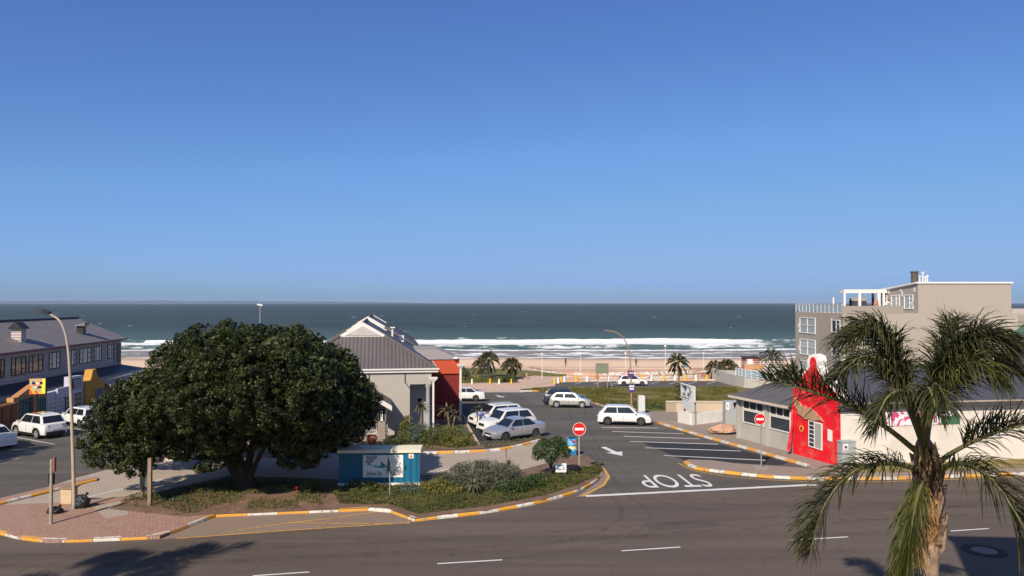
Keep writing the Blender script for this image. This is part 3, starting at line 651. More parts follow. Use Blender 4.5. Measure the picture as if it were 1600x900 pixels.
def dutch(root, b0, b1, hw, ze, zr, hd):
    g = hw*(1-(ze+hd*.75-ze)/(zr-ze)) if False else hw*.30; zg = ze+(zr-ze)*(1-g/hw)
    W = lambda a, b, z: FI(a, b, z); th = Vector((0, 0, .12))
    mb = MB()
    bh0 = b0+hd; bh1 = b1-hd
    mb.poly([W(-hw, b0, ze), W(hw, b0, ze), W(g, bh0, zg), W(-g, bh0, zg)], 0)
    mb.poly([W(hw, b1, ze), W(-hw, b1, ze), W(-g, bh1, zg), W(g, bh1, zg)], 0)
    for s in (1, -1):
        mb.poly([W(s*hw, b0, ze), W(s*hw, b1, ze), W(s*g, bh1, zg), W(0, bh1-.1, zr), W(0, bh0+.1, zr), W(s*g, bh0, zg)], 1)
    mb.poly([W(-hw, b0, ze-.02), W(-hw, b1, ze-.02), W(hw, b1, ze-.02), W(hw, b0, ze-.02)], 1)
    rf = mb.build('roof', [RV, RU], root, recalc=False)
    for bb, s in ((bh0-.03, 1), (bh1+.03, -1)):
        gb = MB().extrude([W(-g-.25, bb-.05*s, zg-.04), W(g+.25, bb-.05*s, zg-.04), W(0, bb-.05*s, zr+.09)], FI.y*s*.25); gb.build('gablet', WHITEP, rf)
        gi = MB().extrude([W(-g+.35, bb-.09*s, zg+.06), W(g-.35, bb-.09*s, zg+.06), W(0, bb-.09*s, zr-.2)], FI.y*s*.03); gi.build('gablet_panel', pm('gablet_grey', (.50, .47, .43), .8), rf)
    cp = MB()
    for s in (1, -1):
        cp.tube([W(s*hw, b0, ze+.03), W(s*g, bh0, zg+.03)], .09, 6); cp.tube([W(s*hw, b1, ze+.03), W(s*g, bh1, zg+.03)], .09, 6)
    cp.tube([W(0, bh0, zr+.03), W(0, bh1, zr+.03)], .1, 6); cp.build('ridge_cap', SLATE, rf)
    fa = MB(); h = .24
    for (a0, a1, q0, q1) in ((-hw-.05, hw+.05, b0-.06, b0), (-hw-.05, hw+.05, b1, b1+.06), (-hw-.05, -hw, b0+.002, b1-.002), (hw, hw+.05, b0+.002, b1-.002)): fa.box(a0, a1, q0, q1, ze-h, ze+.03, 0, FI)
    fa.build('fascia', TRIM, rf)
    gu = MB().box(-hw-.1, hw+.1, b0-.16, b0-.07, ze-.05, ze+.06, 0, FI); gu.build('gutter', TRIM, rf)
dutch(info, -.10, 18.6, 5.45, 4.86, 8.1, 3.1); dutch(info, 19.2, 43.6, 5.45, 4.86, 8.15, 3.1)
# pipes, brackets
for a in (-1.95, .55, 3.1):
    MB().box(a-.03, a+.03, -.05, -.004, 3.9, 4.6, 0, FI).tube([FI(a, -.02, 3.92), FI(a+.05, -.5, 3.86)], .03, 6).build('bracket', DARK, info)
for a, b in ((5.13, -.05),): 
    MB().box(a-.07, a+.07, b-.07, b+.07, 0, 3.9, 0, FI).hexa([FI(a-.08, b-.08, 3.9), FI(a+.08, b-.08, 3.9), FI(a+.08, b+.08, 3.9), FI(a-.08, b+.08, 3.9), FI(a-.3, b-.16, 4.15), FI(a+.3, b-.16, 4.15), FI(a+.3, b+.16, 4.15), FI(a-.3, b+.16, 4.15)]).box(a-.3, a+.3, b-.16, b+.16, 4.152, 4.25, 0, FI).build('downpipe', TRIM, info)
# skylight pipes on roof
MB().tube([FI(2.3, 11, 6.7), FI(2.3, 11, 7.45)], .09, 8).box(2.1, 2.5, 10.8, 11.2, 7.45, 7.55, 0, FI).build('roof_vent', WHITE, info)
MB().box(2.9, 3.3, 12, 12.5, 6.2, 6.75, 0, FI).build('roof_vent', WHITE, info)
# porch
pr = MB()
pr.hexa([FI(-.5, -3.5, 4.25), FI(2.1, -3.5, 2.62), FI(2.1, -.005, 2.62), FI(-.5, -.005, 4.25), FI(-.5, -3.5, 4.37), FI(2.1, -3.5, 2.74), FI(2.1, -.005, 2.74), FI(-.5, -.005, 4.37)])
pr.hexa([FI(-3.1, -3.5, 2.62), FI(-.502, -3.5, 4.25), FI(-.502, -.005, 4.25), FI(-3.1, -.005, 2.62), FI(-3.1, -3.5, 2.74), FI(-.502, -3.5, 4.37), FI(-.502, -.005, 4.37), FI(-3.1, -.005, 2.74)])
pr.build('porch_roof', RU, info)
MB().hexa([FI(-.5, -3.58, 4.05), FI(2.15, -3.58, 2.38), FI(2.15, -3.51, 2.38), FI(-.5, -3.51, 4.05), FI(-.5, -3.58, 4.37), FI(2.15, -3.58, 2.72), FI(2.15, -3.51, 2.72), FI(-.5, -3.51, 4.37)]).build('porch_fascia', TRIM, info)
for a in (-2.9,): MB().box(a, a+.2, -3.3, -3.1, 0, 2.75, 0, FI).build('porch_post', GW, info)
MB().box(-1.4, -.2, -.03, -.004, .1, 2.3, 0, FI).build('door', pm('door_dark', (.05, .035, .03), .5), info)
# red wing
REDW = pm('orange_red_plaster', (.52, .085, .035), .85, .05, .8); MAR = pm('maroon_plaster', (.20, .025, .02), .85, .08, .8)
rw = thing('red_wing', 'orange red flat roofed block joined to the right side of the grey information building', 'building', FI(5, 8, 0))
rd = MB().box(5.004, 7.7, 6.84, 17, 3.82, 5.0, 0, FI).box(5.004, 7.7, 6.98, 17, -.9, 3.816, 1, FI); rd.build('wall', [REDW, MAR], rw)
MB().hexa([FI(4.0, 6.75, 5.004), FI(7.78, 6.75, 5.004), FI(7.78, 17.1, 5.004), FI(4.0, 17.1, 5.004), FI(4.2, 9.2, 5.62), FI(6.2, 9.2, 5.62), FI(6.2, 16, 5.62), FI(4.2, 16, 5.62)]).build('roof', pm('old_roof_grey', (.30, .27, .25), .9, .15, 1.5), rw)
MB().box(7.72, 7.88, 6.75, 6.95, -.4, 4.3, 0, FI).hexa([FI(7.66, 6.7, 4.3), FI(7.94, 6.7, 4.3), FI(7.94, 7.0, 4.3), FI(7.66, 7.0, 4.3), FI(7.5, 6.6, 4.5), FI(8.1, 6.6, 4.5), FI(8.1, 7.1, 4.5), FI(7.5, 7.1, 4.5)]).box(7.5, 8.1, 6.6, 7.1, 4.502, 4.6, 0, FI).build('downpipe', TRIM, rw)
MB().box(7.2, 7.55, 6.5, 6.72, 5.05, 5.22, 0, FI).build('floodlight', WHITE, rw)
# ---------------------------------------------------------------- left shop building
AL = math.atan(.12); FL = Fr(-40.9, 65, AL)      # x axis across (towards the street), y axis along the facade going away
LAP = rib_mat('lilac_lap_siding', (.48, .40, .37), AL, .25, 'Z', .8); LR = rib_mat('left_roof', (.20, .175, .16), AL, .9, 'Y', .55)
NAVY = rib_mat('dark_blue_roof', (.035, .038, .052), AL, .3, 'Y', .5)
shop = thing('shop_building', 'long two storey building with grey metal roof and lilac siding at the left edge', 'building', FL(0, 0, 0))
y0, y1 = -26, 27.5; wx = -4.3
MB().box(wx-10.6, wx, y0, y1, -2, 5.25, 0, FL).build('wall', LAP, shop)
rf = MB(); e = .5
for s in (1, -1):
    cx = wx-5.3; rf.hexa([FL(cx+s*5.8, y0-e, 5.12), FL(cx, y0-e, 7.62), FL(cx, y1+e, 7.62), FL(cx+s*5.8, y1+e, 5.12), FL(cx+s*5.8, y0-e, 5.24), FL(cx, y0-e, 7.74), FL(cx, y1+e, 7.74), FL(cx+s*5.8, y1+e, 5.24)])
rf = rf.build('roof', LR, shop)
MB().poly([FL(wx-10.6, y1-.01, 5.25), FL(wx, y1-.01, 5.25), FL(cx, y1-.01, 7.6)]).build('gable', LAP, shop)
MB().box(wx+.52, wx+.64, y0-e, y1+e, 5.06, 5.2, 0, FL).build('gutter', pm('maroon_gutter', (.16, .05, .06), .6), shop)
MB().tube([FL(cx, y0-e, 7.8), FL(cx, y1+e, 7.8)], .12, 6).build('ridge_cap', DARK, rf)
for q in (-19.9, -11.8, y1-2.2): MB().tube([FL(wx+.07, q, 1.9), FL(wx+.07, q, 5.1)], .05, 6).build('downpipe', LAP, shop)
fm = pm('dark_window_frame', (.05, .04, .035), .5)
def q_at(px): return (-37.4/((px-800)/FPX+.12)-65)*1.007
for x0_, x1_ in ((-60, -36), (-30, -8), (-4, 14), (24, 47), (51, 73), (82, 99), (113, 124), (129, 147), (151, 163), (172, 181)):
    q0, q1 = q_at(x0_), q_at(x1_)
    frame_win(shop, FL, q0, q1, 2.95, 4.65, wx, (.28, .68), ((.33, 0, .28), (.66, 0, .28), (.33, .68, 1), (.66, .68, 1)), .09, fm, GLASSL if random.random() < .6 else GLASS, .06, 1, 'b')
MB().box(wx+.002, wx+.05, y1-1.4, y1-.3, 2.3, 4.7, 0, FL).build('door', DARK, shop)
# roof vents
def px_on_fl(px, py):   # roof plane facing the street
    n = (FL(cx+5.8, 0, 5.24)-FL(cx, 0, 7.74)).cross(FL(cx, 1, 0)-FL(cx, 0, 0)); return UPL(px, py, FL(cx, 0, 7.74), n)
p = px_on_fl(29, 531); v_ = MB(); 
f2 = Fr(p.x, p.y, AL, p.z-.3); v_.box(-.45, .45, -.45, .45, 0, 1.35, 0, f2); v_.build('roof_vent', LAP, shop)
MB().hexa([f2(-.7, -.7, 1.36), f2(.7, -.7, 1.36), f2(.7, .7, 1.36), f2(-.7, .7, 1.36), f2(-.05, -.7, 2.0), f2(.05, -.7, 2.0), f2(.05, .7, 2.0), f2(-.05, .7, 2.0)]).build('vent_cap', DARK, shop)
p = px_on_fl(127, 521); f2 = Fr(p.x, p.y, AL, p.z-.3); MB().box(-.35, .35, -.35, .35, 0, 1.15, 0, f2).build('roof_vent', DARK, shop)
MB().hexa([f2(-.5, -.6, 1.17), f2(.6, -.6, 1.17), f2(.6, .6, 1.17), f2(-.5, .6, 1.17), f2(-.5, -.6, 1.25), f2(.6, -.6, 1.55), f2(.6, .6, 1.55), f2(-.5, .6, 1.25)]).build('vent_cap', LR, shop)
# ground floor shops, canopy roof
MB().hexa([FL(wx+.01, y0, 2.05), FL(-.3, y0, 1.55), FL(-.3, -8, 1.55), FL(wx+.01, -8, 2.25), FL(wx+.01, y0, 2.3), FL(-.3, y0, 1.8), FL(-.3, -8, 1.8), FL(wx+.01, -8, 2.4)]).hexa(
    [FL(wx+.01, -8+.002, 2.05), FL(-.3, -8+.002, 1.6), FL(-.3, 11.1, 1.25), FL(wx+.01, 11.1, 2.0), FL(wx+.01, -8+.002, 2.4), FL(-.3, -8+.002, 1.8), FL(-.3, 11.1, 1.5), FL(wx+.01, 11.1, 2.2)]).hexa(
    [FL(wx+.01, 11.102, 2.0), FL(.9, 11.102, 1.1), FL(.9, 27, 1.0), FL(wx+.01, 27, 1.95), FL(wx+.01, 11.102, 2.2), FL(.9, 11.102, 1.3), FL(.9, 27, 1.2), FL(wx+.01, 27, 2.1)]).build('canopy_roof', NAVY, shop)
MB().box(.902, 1.0, 11.1, 27, .85, 1.25, 0, FL).build('canopy_fascia', pm('lilac_fascia', (.45, .38, .38), .7), shop)
MB().box(wx+.004, -.3, y0, 26.5, -2, 1.5, 0, FL).build('lower_wall', pm('shop_wall', (.34, .32, .33), .8), shop)
def zc(q): return T(FL(0, q, 0).y)
FM = lambda a_, q_, z_=0: FL(a_, float(np.interp(q_, [-24.05, -10.2, 1.575, 10.35, 16.2], [-24.05, -5.6, -.35, 6.72, 11.0])), z_)
# surf shop with vertical orange stripes
def stripes(name, cols, sc_):
    m, t, b = base_mat(name, .7, .3); v = N_obj(t, (1, 1, 1), -AL); s = t.nodes.new('ShaderNodeSeparateXYZ'); t.links.new(v, s.inputs[0])
    f = N_math(t, 'FRACT', N_math(t, 'MULTIPLY', s.outputs['Y'], sc_)); r = t.nodes.new('ShaderNodeValToRGB'); r.color_ramp.interpolation = 'CONSTANT'; e = r.color_ramp.elements
    while len(e) < len(cols): e.new(.5)
    for i, (q, c_) in enumerate(zip(e, cols)): q.position = i/len(cols); q.color = (*c_, 1)
    t.links.new(f, r.inputs[0]); t.links.new(r.outputs[0], b.inputs['Base Color']); return m
ORS = stripes('orange_stripes', [(.50, .24, .10), (.40, .14, .08), (.50, .26, .12), (.44, .18, .09), (.52, .30, .10)], 2.2)
ORD2 = stripes('dark_stripes', [(.30, .10, .03), (.10, .05, .02), (.34, .07, .05), (.20, .12, .02)], .8)
TEAL = pm('teal_glass', (.01, .10, .11), .2, .3, 1.0, spec=.6)
surf = thing('orange_shop', 'orange striped shop front with teal windows below the bright square sign', 'shop', FM(0, -4, 0))
MB().box(-.28, .25, -10.2, 1.55, -.4, 2.0, 0, FM).build('wall', ORS, surf)
MB().hexa([FM(-.28, -8.6, 2.002), FM(.25, -8.6, 2.002), FM(.25, 1.5, 2.002), FM(-.28, 1.5, 2.002), FM(-.28, -8.6, 2.05), FM(.25, -8.6, 2.05), FM(.25, -3.0, 2.75), FM(-.28, -3.0, 2.75)]).build('parapet', ORS, surf)
for q0, q1 in ((-8.2, -4.9), (-1.9, 1.0)): frame_win(surf, FM, q0, q1, -.1, 1.75 if q0 < -4 else 1.5, .25, (.34, .67), (), .08, pm('teal_frame', (.02, .16, .17), .5), TEAL, .06, 1, 'b')
MB().box(.252, .29, -4.7, -3.6, -.1, 1.75, 0, FM).build('door', BLACK, surf)
# bright sign (faces the street obliquely)
m, t, b = base_mat('surf_sign_face', .4, .4); v = N_obj(t)
cst = [(.85, .10, .06), (.9, .55, .05), (.05, .45, .50), (.9, .25, .35), (.95, .8, .1)]
f = N_noise(t, 1.3, 3, .6, v, 1.5); r = t.nodes.new('ShaderNodeValToRGB'); r.color_ramp.interpolation = 'CONSTANT'; e = r.color_ramp.elements
while len(e) < 5: e.new(.5)
for q, p_, c_ in zip(e, (0, .42, .48, .54, .60), cst): q.position = p_; q.color = (*c_, 1)
t.links.new(f, r.inputs[0]); t.links.new(r.outputs[0], b.inputs['Base Color'])
sg = thing('shop_sign', 'bright square sign of yellow, red and teal swirls on the orange shop front', 'sign', FM(.6, -1.5, 2))
S0 = FM(.45, -3.0, 0); f3 = Fr(S0.x, S0.y, R(8))
S0 = P(46, 604, 59.0); f3 = Fr(S0.x, S0.y, R(14), 0); hw_ = 1.12
zt = P(57, 592, 59).z; zb_ = P(57, 616, 59).z
MB().box(0, 1.12, 0, .15, zb_, zt, 0, f3).build('board', m, sg)
MB().box(-.05, 1.17, .152, .25, zb_-.04, zt+.04, 0, f3).build('sign_back', DARK, sg)
MB().tube([f3(.5, .2, zb_), f3(.4, .4, zb_-.4), FM(.2, -4.9, 1.3)], .04, 6).build('bracket', DARK, sg)
for i, (a, z, w_) in enumerate(((.18, .72, .22), (.45, .70, .25), (.74, .72, .2), (.30, .45, .2), (.58, .45, .26))):
    H = zt-zb_; MB().box(a, a+w_, -.012, -.002, zb_+z*H-.1, zb_+z*H+.08, 0, f3).build('lettering', WHITE if i % 2 else BLACK, sg)
MB().box(.9, 1.12, -.012, -.002, zb_+.03, zt-.02, 0, f3).build('yellow_band', pm('sign_yellow', (.9, .85, .05), .4), sg)
# striped fence/shop further left
lf = thing('striped_shop', 'dark brown and orange striped shop front at the left edge of the photo', 'shop', FM(0, -16, 0))
MB().box(-.28, .6, -24, -10.25, -.4, 1.55, 0, FM).build('wall', ORD2, lf); MB().box(-.28, .66, -24.05, -10.22, 1.552, 1.66, 0, FM).build('coping', pm('brown_trim', (.16, .07, .03), .7), lf)
# white shop
LIL = pm('pale_lilac_plaster', (.55, .54, .60), .8, .05)
ws = thing('white_shop', 'pale white shop front with glass doors between the orange and the yellow fronts', 'shop', FM(0, 5, 0))
MB().box(-.28, .22, 1.6, 10.3, -1, 1.75, 0, FM).hexa([FM(-.28, 6.9, 1.752), FM(.22, 6.9, 1.752), FM(.22, 10.3, 1.752), FM(-.28, 10.3, 1.752), FM(-.28, 6.9, 2.75), FM(.22, 6.9, 2.75), FM(.22, 10.3, 2.65), FM(-.28, 10.3, 2.65)]).build('wall', LIL, ws)
MB().box(.222, .40, 3.6, 6.9, 1.05, 1.95, 0, FM).build('fascia_board', LIL, ws)
sb = MB().box(.222, .29, 7.5, 9.5, 1.55, 2.45, 0, FM).build('sign_board', DARK, ws)
for k in range(4): MB().box(.292, .30, 7.7, 9.3, 1.62+k*.2, 1.74+k*.2, 0, FM).build('lettering', LIL, sb)
for q0, q1, zz in ((1.9, 3.8, .9), (3.9, 5.6, .8), (6.0, 7.3, 1.0), (7.9, 9.9, 1.2)): frame_win(ws, FM, q0, q1, -.25, zz, .222, (.5,), ((.35, 0, 1), (.7, 0, 1)), .06, WHITE, GLASSL if q0 < 4 else GLASS, .05, 1, 'b')
MB().box(.224, .26, 5.7, 5.95, -.3, 1.1, 0, FM).build('door', BLACK, ws)
# yellow gabled shop
YP = pm('mustard_plaster', (.50, .27, .05), .85, .06, .8)
ys_ = thing('yellow_shop', 'mustard yellow shop front with stepped curved gable and a dark blue doorway', 'shop', FM(0, 13, 0))
gp = [(10.35, -1.2), (10.35, 1.95), (11.6, 2.05), (12.0, 2.35), (12.35, 3.0), (13.3, 3.05), (13.8, 2.4), (14.9, 1.85), (16.2, 1.45), (16.2, -1.2)]
MB().extrude([FM(-.28, a, z) for a, z in gp], FL.x*.75).build('wall', YP, ys_)
MB().box(.475, .53, 13.2, 15.4, -1.1, 1.0, 0, FM).build('shutter_door', pm('blue_grey_shutter', (.10, .12, .17), .6), ys_)
# ---------------------------------------------------------------- hotel wing behind the camera's right shoulder, seen only by its shadow
hb = thing('hotel_wing', 'plastered hotel wing beside the camera that shades the road corner', 'building', (9.5, 11.7, 0))
FH = Fr(9.5, 11.7, R(-4)); MB().box(0, 22, -14, 0, -.3, 16, 0, FH).build('wall', CREAM, hb); MB().box(-.15, 22, -14, .15, 16.002, 16.25, 0, FH).build('coping', WHITEP, hb)
# ---------------------------------------------------------------- restaurant with the red gable
Pa = Vector((16.05, 52.3, 0)); Pb = Vector((17.9, 47.0, 0)); Pc = Vector((19.2, 43.45, 0))
dw = (Pc-Pa).normalized(); AW = math.atan2(dw.y, dw.x); FW = Fr(Pa.x, Pa.y, AW)        # a along the side wall towards the camera, b into the building
LW1 = (Pb-Pa).length; LWT = (Pc-Pa).length
GT = pm('grey_green_plaster', (.42, .40, .35), .85, .05, .8, dirt=(.36, .33, .28), dscale=.6, damt=(.5, .8))
rest = thing('restaurant', 'cream walled restaurant with dark slate roof behind the palm', 'building', Pc)
AF = R(8.6); FC = Fr(Pc.x, Pc.y, AF)
side_n = FW.y                                                   # inward
SLT = rib_mat('slate_roof', (.075, .074, .085), AF, .35, 'X', .6); SL2 = pm('slate_roof_old', (.105, .10, .10), .8, .25, 2.5, bump=.6, bscale=5)
# footprint of the main hall
BK = Pa+side_n*4
foot = [FC(0, 0), FC(27, 0), FC(27, 9.8), FC(5.4, 9.8), FW(LW1-.3, 3.0), FW(LW1-.3, .3)]
MB().extrude([Vector((p.x, p.y, -.2)) for p in foot], (0, 0, 3.9)).build('wall', CREAM, rest)
MB().box(-.35, 27.4, -.42, -.34, 3.52, 3.72, 0, FC).build('gutter', pm('dark_gutter', (.07, .065, .065), .6), rest)
MB().box(-.0, 27.4, -.36, -.30, 3.72, 3.80, 0, FC).build('roof_edge', pm('ochre_edge', (.45, .34, .25), .8), rest)
rz = 5.4; r_ = MB(); r_.poly([FC(.1, -.35, 3.74), FC(27.3, -.35, 3.74), FC(21, 5, rz), FC(2.9, 5, rz)]); r_.poly([FC(27.3, -.35, 3.74), FC(27.3, 10.1, 3.74), FC(21, 5, rz)])
r_.poly([FC(27.3, 10.1, 3.74), FC(5.3, 10.1, 3.74), FC(2.9, 5, rz), FC(21, 5, rz)]); r_.poly([FC(5.3, 10.1, 3.74), FC(.1, -.35, 3.74), FC(2.9, 5, rz)]); r_.poly([FC(.1, -.35, 3.72), FC(27.3, -.35, 3.72), FC(27.3, 10.1, 3.72), FC(5.3, 10.1, 3.72)])
rf = r_.build('roof', SLT, rest, recalc=False)
MB().tube([FC(2.9, 5, rz+.02), FC(21, 5, rz+.02)], .12, 6).tube([FC(21, 5, rz+.02), FC(27.3, -.35, 3.78)], .1, 6).build('ridge_cap', SLATE, rf)
rb = MB()
for k in range(70): a = .4+k*.385; rb.box(a, a+.05, -.2, -.1, 3.79, 3.83, 0, FC)
pa_ = (UPL(1539, 660, FC(0, 0, 0), FC.y)-FC(0, 0)).dot(FC.x); pb_ = (UPL(1563, 660, FC(0, 0, 0), FC.y)-FC(0, 0)).dot(FC.x)
frame_win(rest, FC, pa_, pb_, 1.6, 2.85, 0, (.2, .4, .6, .8), ((.33, 0, 1), (.66, 0, 1)), .05, WHITE, GLASS, .07, -1, 'a', sill=True)
# painted sign on the cream wall
fs = thing('flower_sign', 'white sign with pink blotches and a green end on the cream wall behind the palm', 'sign', FC(4, 0, 2))
def onfc(px, py, out=0.0): return UPL(px, py, FC(0, -out, 0), FC.y)
pl = [onfc(1383, 640, .05), onfc(1500, 636, .05), onfc(1500, 662, .05), onfc(1383, 666, .05)]
m, t, b = base_mat('flower_sign_face', .5, .3); v = N_obj(t); f = N_noise(t, 3.2, 2, .4, v)
t.links.new(N_mix(t, N_ramp(t, f, [(.56, (0, 0, 0)), (.59, (1, 1, 1))]), (.78, .76, .74), (.65, .07, .20)), b.inputs['Base Color'])
MB().extrude(pl, FC.y*.045).build('board', m, fs)
MB().extrude([onfc(1470, 650, .056), onfc(1500, 649, .056), onfc(1500, 662, .056), onfc(1470, 663, .056)], FC.y*.004).build('green_patch', pm('sign_green', (.05, .16, .09), .5), fs)
# glazed side wall
MB().box(-.15, LW1, 0.0, 3.2, -.2, 3.02, 0, FW).build('side_wall', GT, rest)
def swin(s0, s1):
    frame_win(rest, FW, s0, s1, 1.30, 2.22, 0, (), (), .07, TRIM, GLASS, .06, -1, 'a', name='window')
    frame_win(rest, FW, s0, s1, 2.24, 2.86, 0, (.33, .66), (), .07, TRIM, GLASS, .06, -1, 'a', name='fanlight')
swin(.42, 2.65); swin(3.25, 5.25)
for s in (-.1, 2.95): MB().box(s-.09, s+.09, -.14, -.004, -.1, 3.0, 0, FW).build('pipe', GT, rest)
MB().box(LW1-.12, LW1-.02, -.12, -.004, 0, 2.7, 0, FW).build('corner_pipe', GREYM, rest)
MB().hexa([FW(-.55, -.45, 3.0), FW(LW1-.02, -.45, 3.0), FW(LW1-.02, 3.9, 4.35), FW(1.2, 3.9, 4.35), FW(-.55, -.45, 3.1), FW(LW1-.02, -.45, 3.1), FW(LW1-.02, 3.9, 4.5), FW(1.2, 3.9, 4.5)]).poly([FW(-.55, -.45, 3.1), FW(1.2, 3.9, 4.5), FW(-.4, 4.3, 3.0)]).build('side_roof', SL2, rest)
MB().box(-.6, LW1-.03, -.53, -.455, 2.94, 3.1, 0, FW).build('side_gutter', pm('peeling_fascia', (.55, .46, .38), .8, .2, 5), rest)
MB().tube([FW(-.62, -.5, 3.02), FW(-.62, 4.2, 3.0)], .06, 6).build('verge_board', TRIM, rest)
# the red gable (outline taken on its own wall plane, then given its depth)
rg = thing('red_gable', 'bright red curved gable wall with white coping on the side of the restaurant', 'gable', Pb)
offp = Pb-side_n*.16
REDG = pm('red_gable_paint', (.72, .012, .022), .55, .07, .8, dirt=(.62, .16, .13), dscale=1.7, damt=(.52, .80))
def ong(px, py, out=0.0): return UPL(px, py, offp-side_n*out, side_n)
face = [(1239, 712), (1237.5, 636), (1240, 606), (1246, 600), (1253, 589), (1260, 580), (1263.5, 577), (1266, 573), (1265, 567), (1266.5, 560), (1270, 557.5), (1273.5, 560), (1275.5, 567), (1274.5, 574), (1277, 581), (1282, 590), (1288, 597), (1296, 603), (1297, 612), (1302, 611), (1307, 616), (1308.5, 633), (1309.5, 731)]
fp = [ong(x, y) for x, y in face]
MB().extrude(fp, side_n*.22).build('wall', REDG, rg)
cop = [(1240, 608), (1239, 604), (1245, 597), (1252, 586), (1260, 576), (1263, 572), (1261, 563), (1264, 556), (1270, 553), (1277, 556), (1279.5, 564), (1278, 572), (1281, 580), (1286, 588), (1292, 594), (1300, 598), (1301, 607), (1308, 607), (1311, 614), (1311, 626)]
cp_ = [ong(x, y, -.03) for x, y in cop]; inn = [ong(x, y, -.03) for x, y in face[2:21]]
cm = MB(); n = len(cp_)
for i in range(n-1):
    a0, a1 = cp_[i], cp_[i+1]; 
    q = [min(inn, key=lambda w_: (w_-a).length) for a in (a0, a1)]
    q = [a+(w_-a)*.96 for a, w_ in zip((a0, a1), q)]
    d = side_n*.62; cm.hexa([q[0], q[1], a1, a0, q[0]+d, q[1]+d, a1+d, a0+d])
cm.build('coping', WHITEP, rg)
def onf(pts, th, name, mat, par, out=.0): return MB().extrude([ong(x, y, out+th) for x, y in pts], side_n*(th-.003)).build(name, mat, par)
W0 = [ong(x, y, .06) for x, y in ((1263, 656), (1284, 662), (1284, 704), (1263, 697))]
wf = MB()
def bar(pa, pb, w_=.05): wf.tube([pa, pb], w_, 4)
fr_ = MB().extrude(W0, side_n*.057).build('window', WHITE, rg)
def bil(u, v, q=W0): return q[0].lerp(q[1], u).lerp(q[3].lerp(q[2], u), v)-side_n*.004
for u0, u1, v0, v1 in [(.07, .42, .03+.16*k, .16+.16*k) for k in range(6)]: MB().poly([bil(u0, v0), bil(u1, v0), bil(u1, v1), bil(u0, v1)]).build('pane', GLASS, fr_, recalc=False)
MB().poly([bil(.5, .04), bil(.95, .04), bil(.95, .96), bil(.5, .96)]).build('pane', pm('grey_blind', (.33, .33, .30), .6), fr_, recalc=False)
BRW = pm('bare_brown_plaster', (.42, .25, .14), .95, .35, 4, bump=.8, bscale=12)
onf([(1239.5, 620), (1242, 621), (1245, 627), (1250, 630), (1252, 635), (1257, 634), (1259, 637), (1266, 637), (1268, 641), (1273, 643), (1276, 649), (1281, 652), (1285, 659), (1279, 656), (1272, 657.5), (1262, 655), (1257, 655), (1252, 650), (1247, 647), (1245, 640), (1241, 634)], .10, 'bare_patch', BRW, rg)
c = ong(1253, 669.5, .0); MB().disc(c-side_n*.03, -side_n, .19, .02, 20).build('emblem', pm('emblem_gold', (.75, .50, .08), .5), rg)
MB().disc(c-side_n*.052, -side_n, .15, .004, 20).build('emblem_centre', pm('emblem_red', (.70, .10, .03), .5), rg)
MB().extrude([c-side_n*.06+dw*x+Vector((0, 0, z)) for x, z in ((-.12, .02), (-.02, .05), (.10, .10), (.05, .0), (.02, -.08), (-.03, -.02))], -side_n*.004).build('emblem_bird', BLACK, rg)
onf([(1293, 670), (1300, 673), (1300, 690), (1293, 688)], .03, 'notice', WHITE, rg)
MB().tube([ong(1238, 640, .1), ong(1237, 668, .35), ong(1232, 704, .5)], [.06, .07, .12], 8).build('red_drape', REDG, rg)
# ---------------------------------------------------------------- apartment block
AG = pm('taupe_plaster', (.40, .345, .285), .9, .03, .3); AG2 = pm('taupe_plaster_dark', (.33, .29, .24), .9, .03, .3); AG3 = pm('taupe_light_panel', (.46, .41, .34), .9, .04, .3)
FA = Fr(38.0, 85, 0)
ap = thing('apartment_block', 'taupe three storey apartment block with white roof edge and rooftop terrace, behind the restaurant', 'building', FA(0, 0, -1.5))
MB().box(0, 30, 0, 14.2, -2, 8.43, 0, FA).build('wall', AG, ap)
MB().hexa([FA(8.7, .01, 8.432), FA(19.4, .01, 8.432), FA(19.4, 9.5, 8.432), FA(8.7, 9.5, 8.432), FA(8.7, .01, 11.85), FA(19.4, .01, 11.85), FA(19.4, 9.5, 11.05), FA(8.7, 9.5, 11.05)]).build('tower_wall', AG, ap)
MB().box(8.55, 19.6, -.12, .08, 11.853, 12.05, 0, FA).hexa([FA(8.5, .083, 11.853), FA(8.75, .083, 11.853), FA(8.75, 9.6, 11.053), FA(8.5, 9.6, 11.053), FA(8.5, .083, 12.05), FA(8.75, .083, 12.05), FA(8.75, 9.6, 11.28), FA(8.5, 9.6, 11.28)]).build('roof_edge', WHITE, ap)
MB().box(19.45, 30, .02, 12, 8.433, 8.9, 0, FA).build('low_parapet', AG3, ap)
MB().box(20.2, 30, -.05, -.004, 2.5, 8.2, 0, FA).build('panel', AG2, ap); MB().box(17.0, 20.1, -.06, -.004, 3.6, 7.9, 0, FA).build('light_panel', AG3, ap)
MB().box(0.0, 7.0, -.02, .15, 8.432, 9.28, 0, FA).build('parapet', AG2, ap)
# side wall windows (facing -x, seen obliquely)
for zt_ in (7.75, 4.95, 2.15):
    frame_win(ap, FA, 7.6, 12.6, zt_-2.05, zt_, 0, (.5,), ((.5, 0, 1),), .11, WHITE, GLASSL, .08, -1, 'b')
    frame_win(ap, FA, .6, 2.9, zt_-1.6, zt_-.1, 0, (.45,), ((.33, 0, .45), (.66, 0, .45)), .11, WHITE, GLASS, .08, -1, 'b')
frame_win(ap, FA, 11.2, 13.1, 5.3, 7.4, 0, (.38,), ((.33, 0, .38), (.66, 0, .38)), .1, WHITE, GLASS, .08, -1, 'a')
for k in range(2): frame_win(ap, FA, 2.4, 4.0, 4.6-2.8*k, 6.2-2.8*k, 0, (.4,), ((.5, 0, 1),), .1, WHITE, GLASS, .08, -1, 'a')
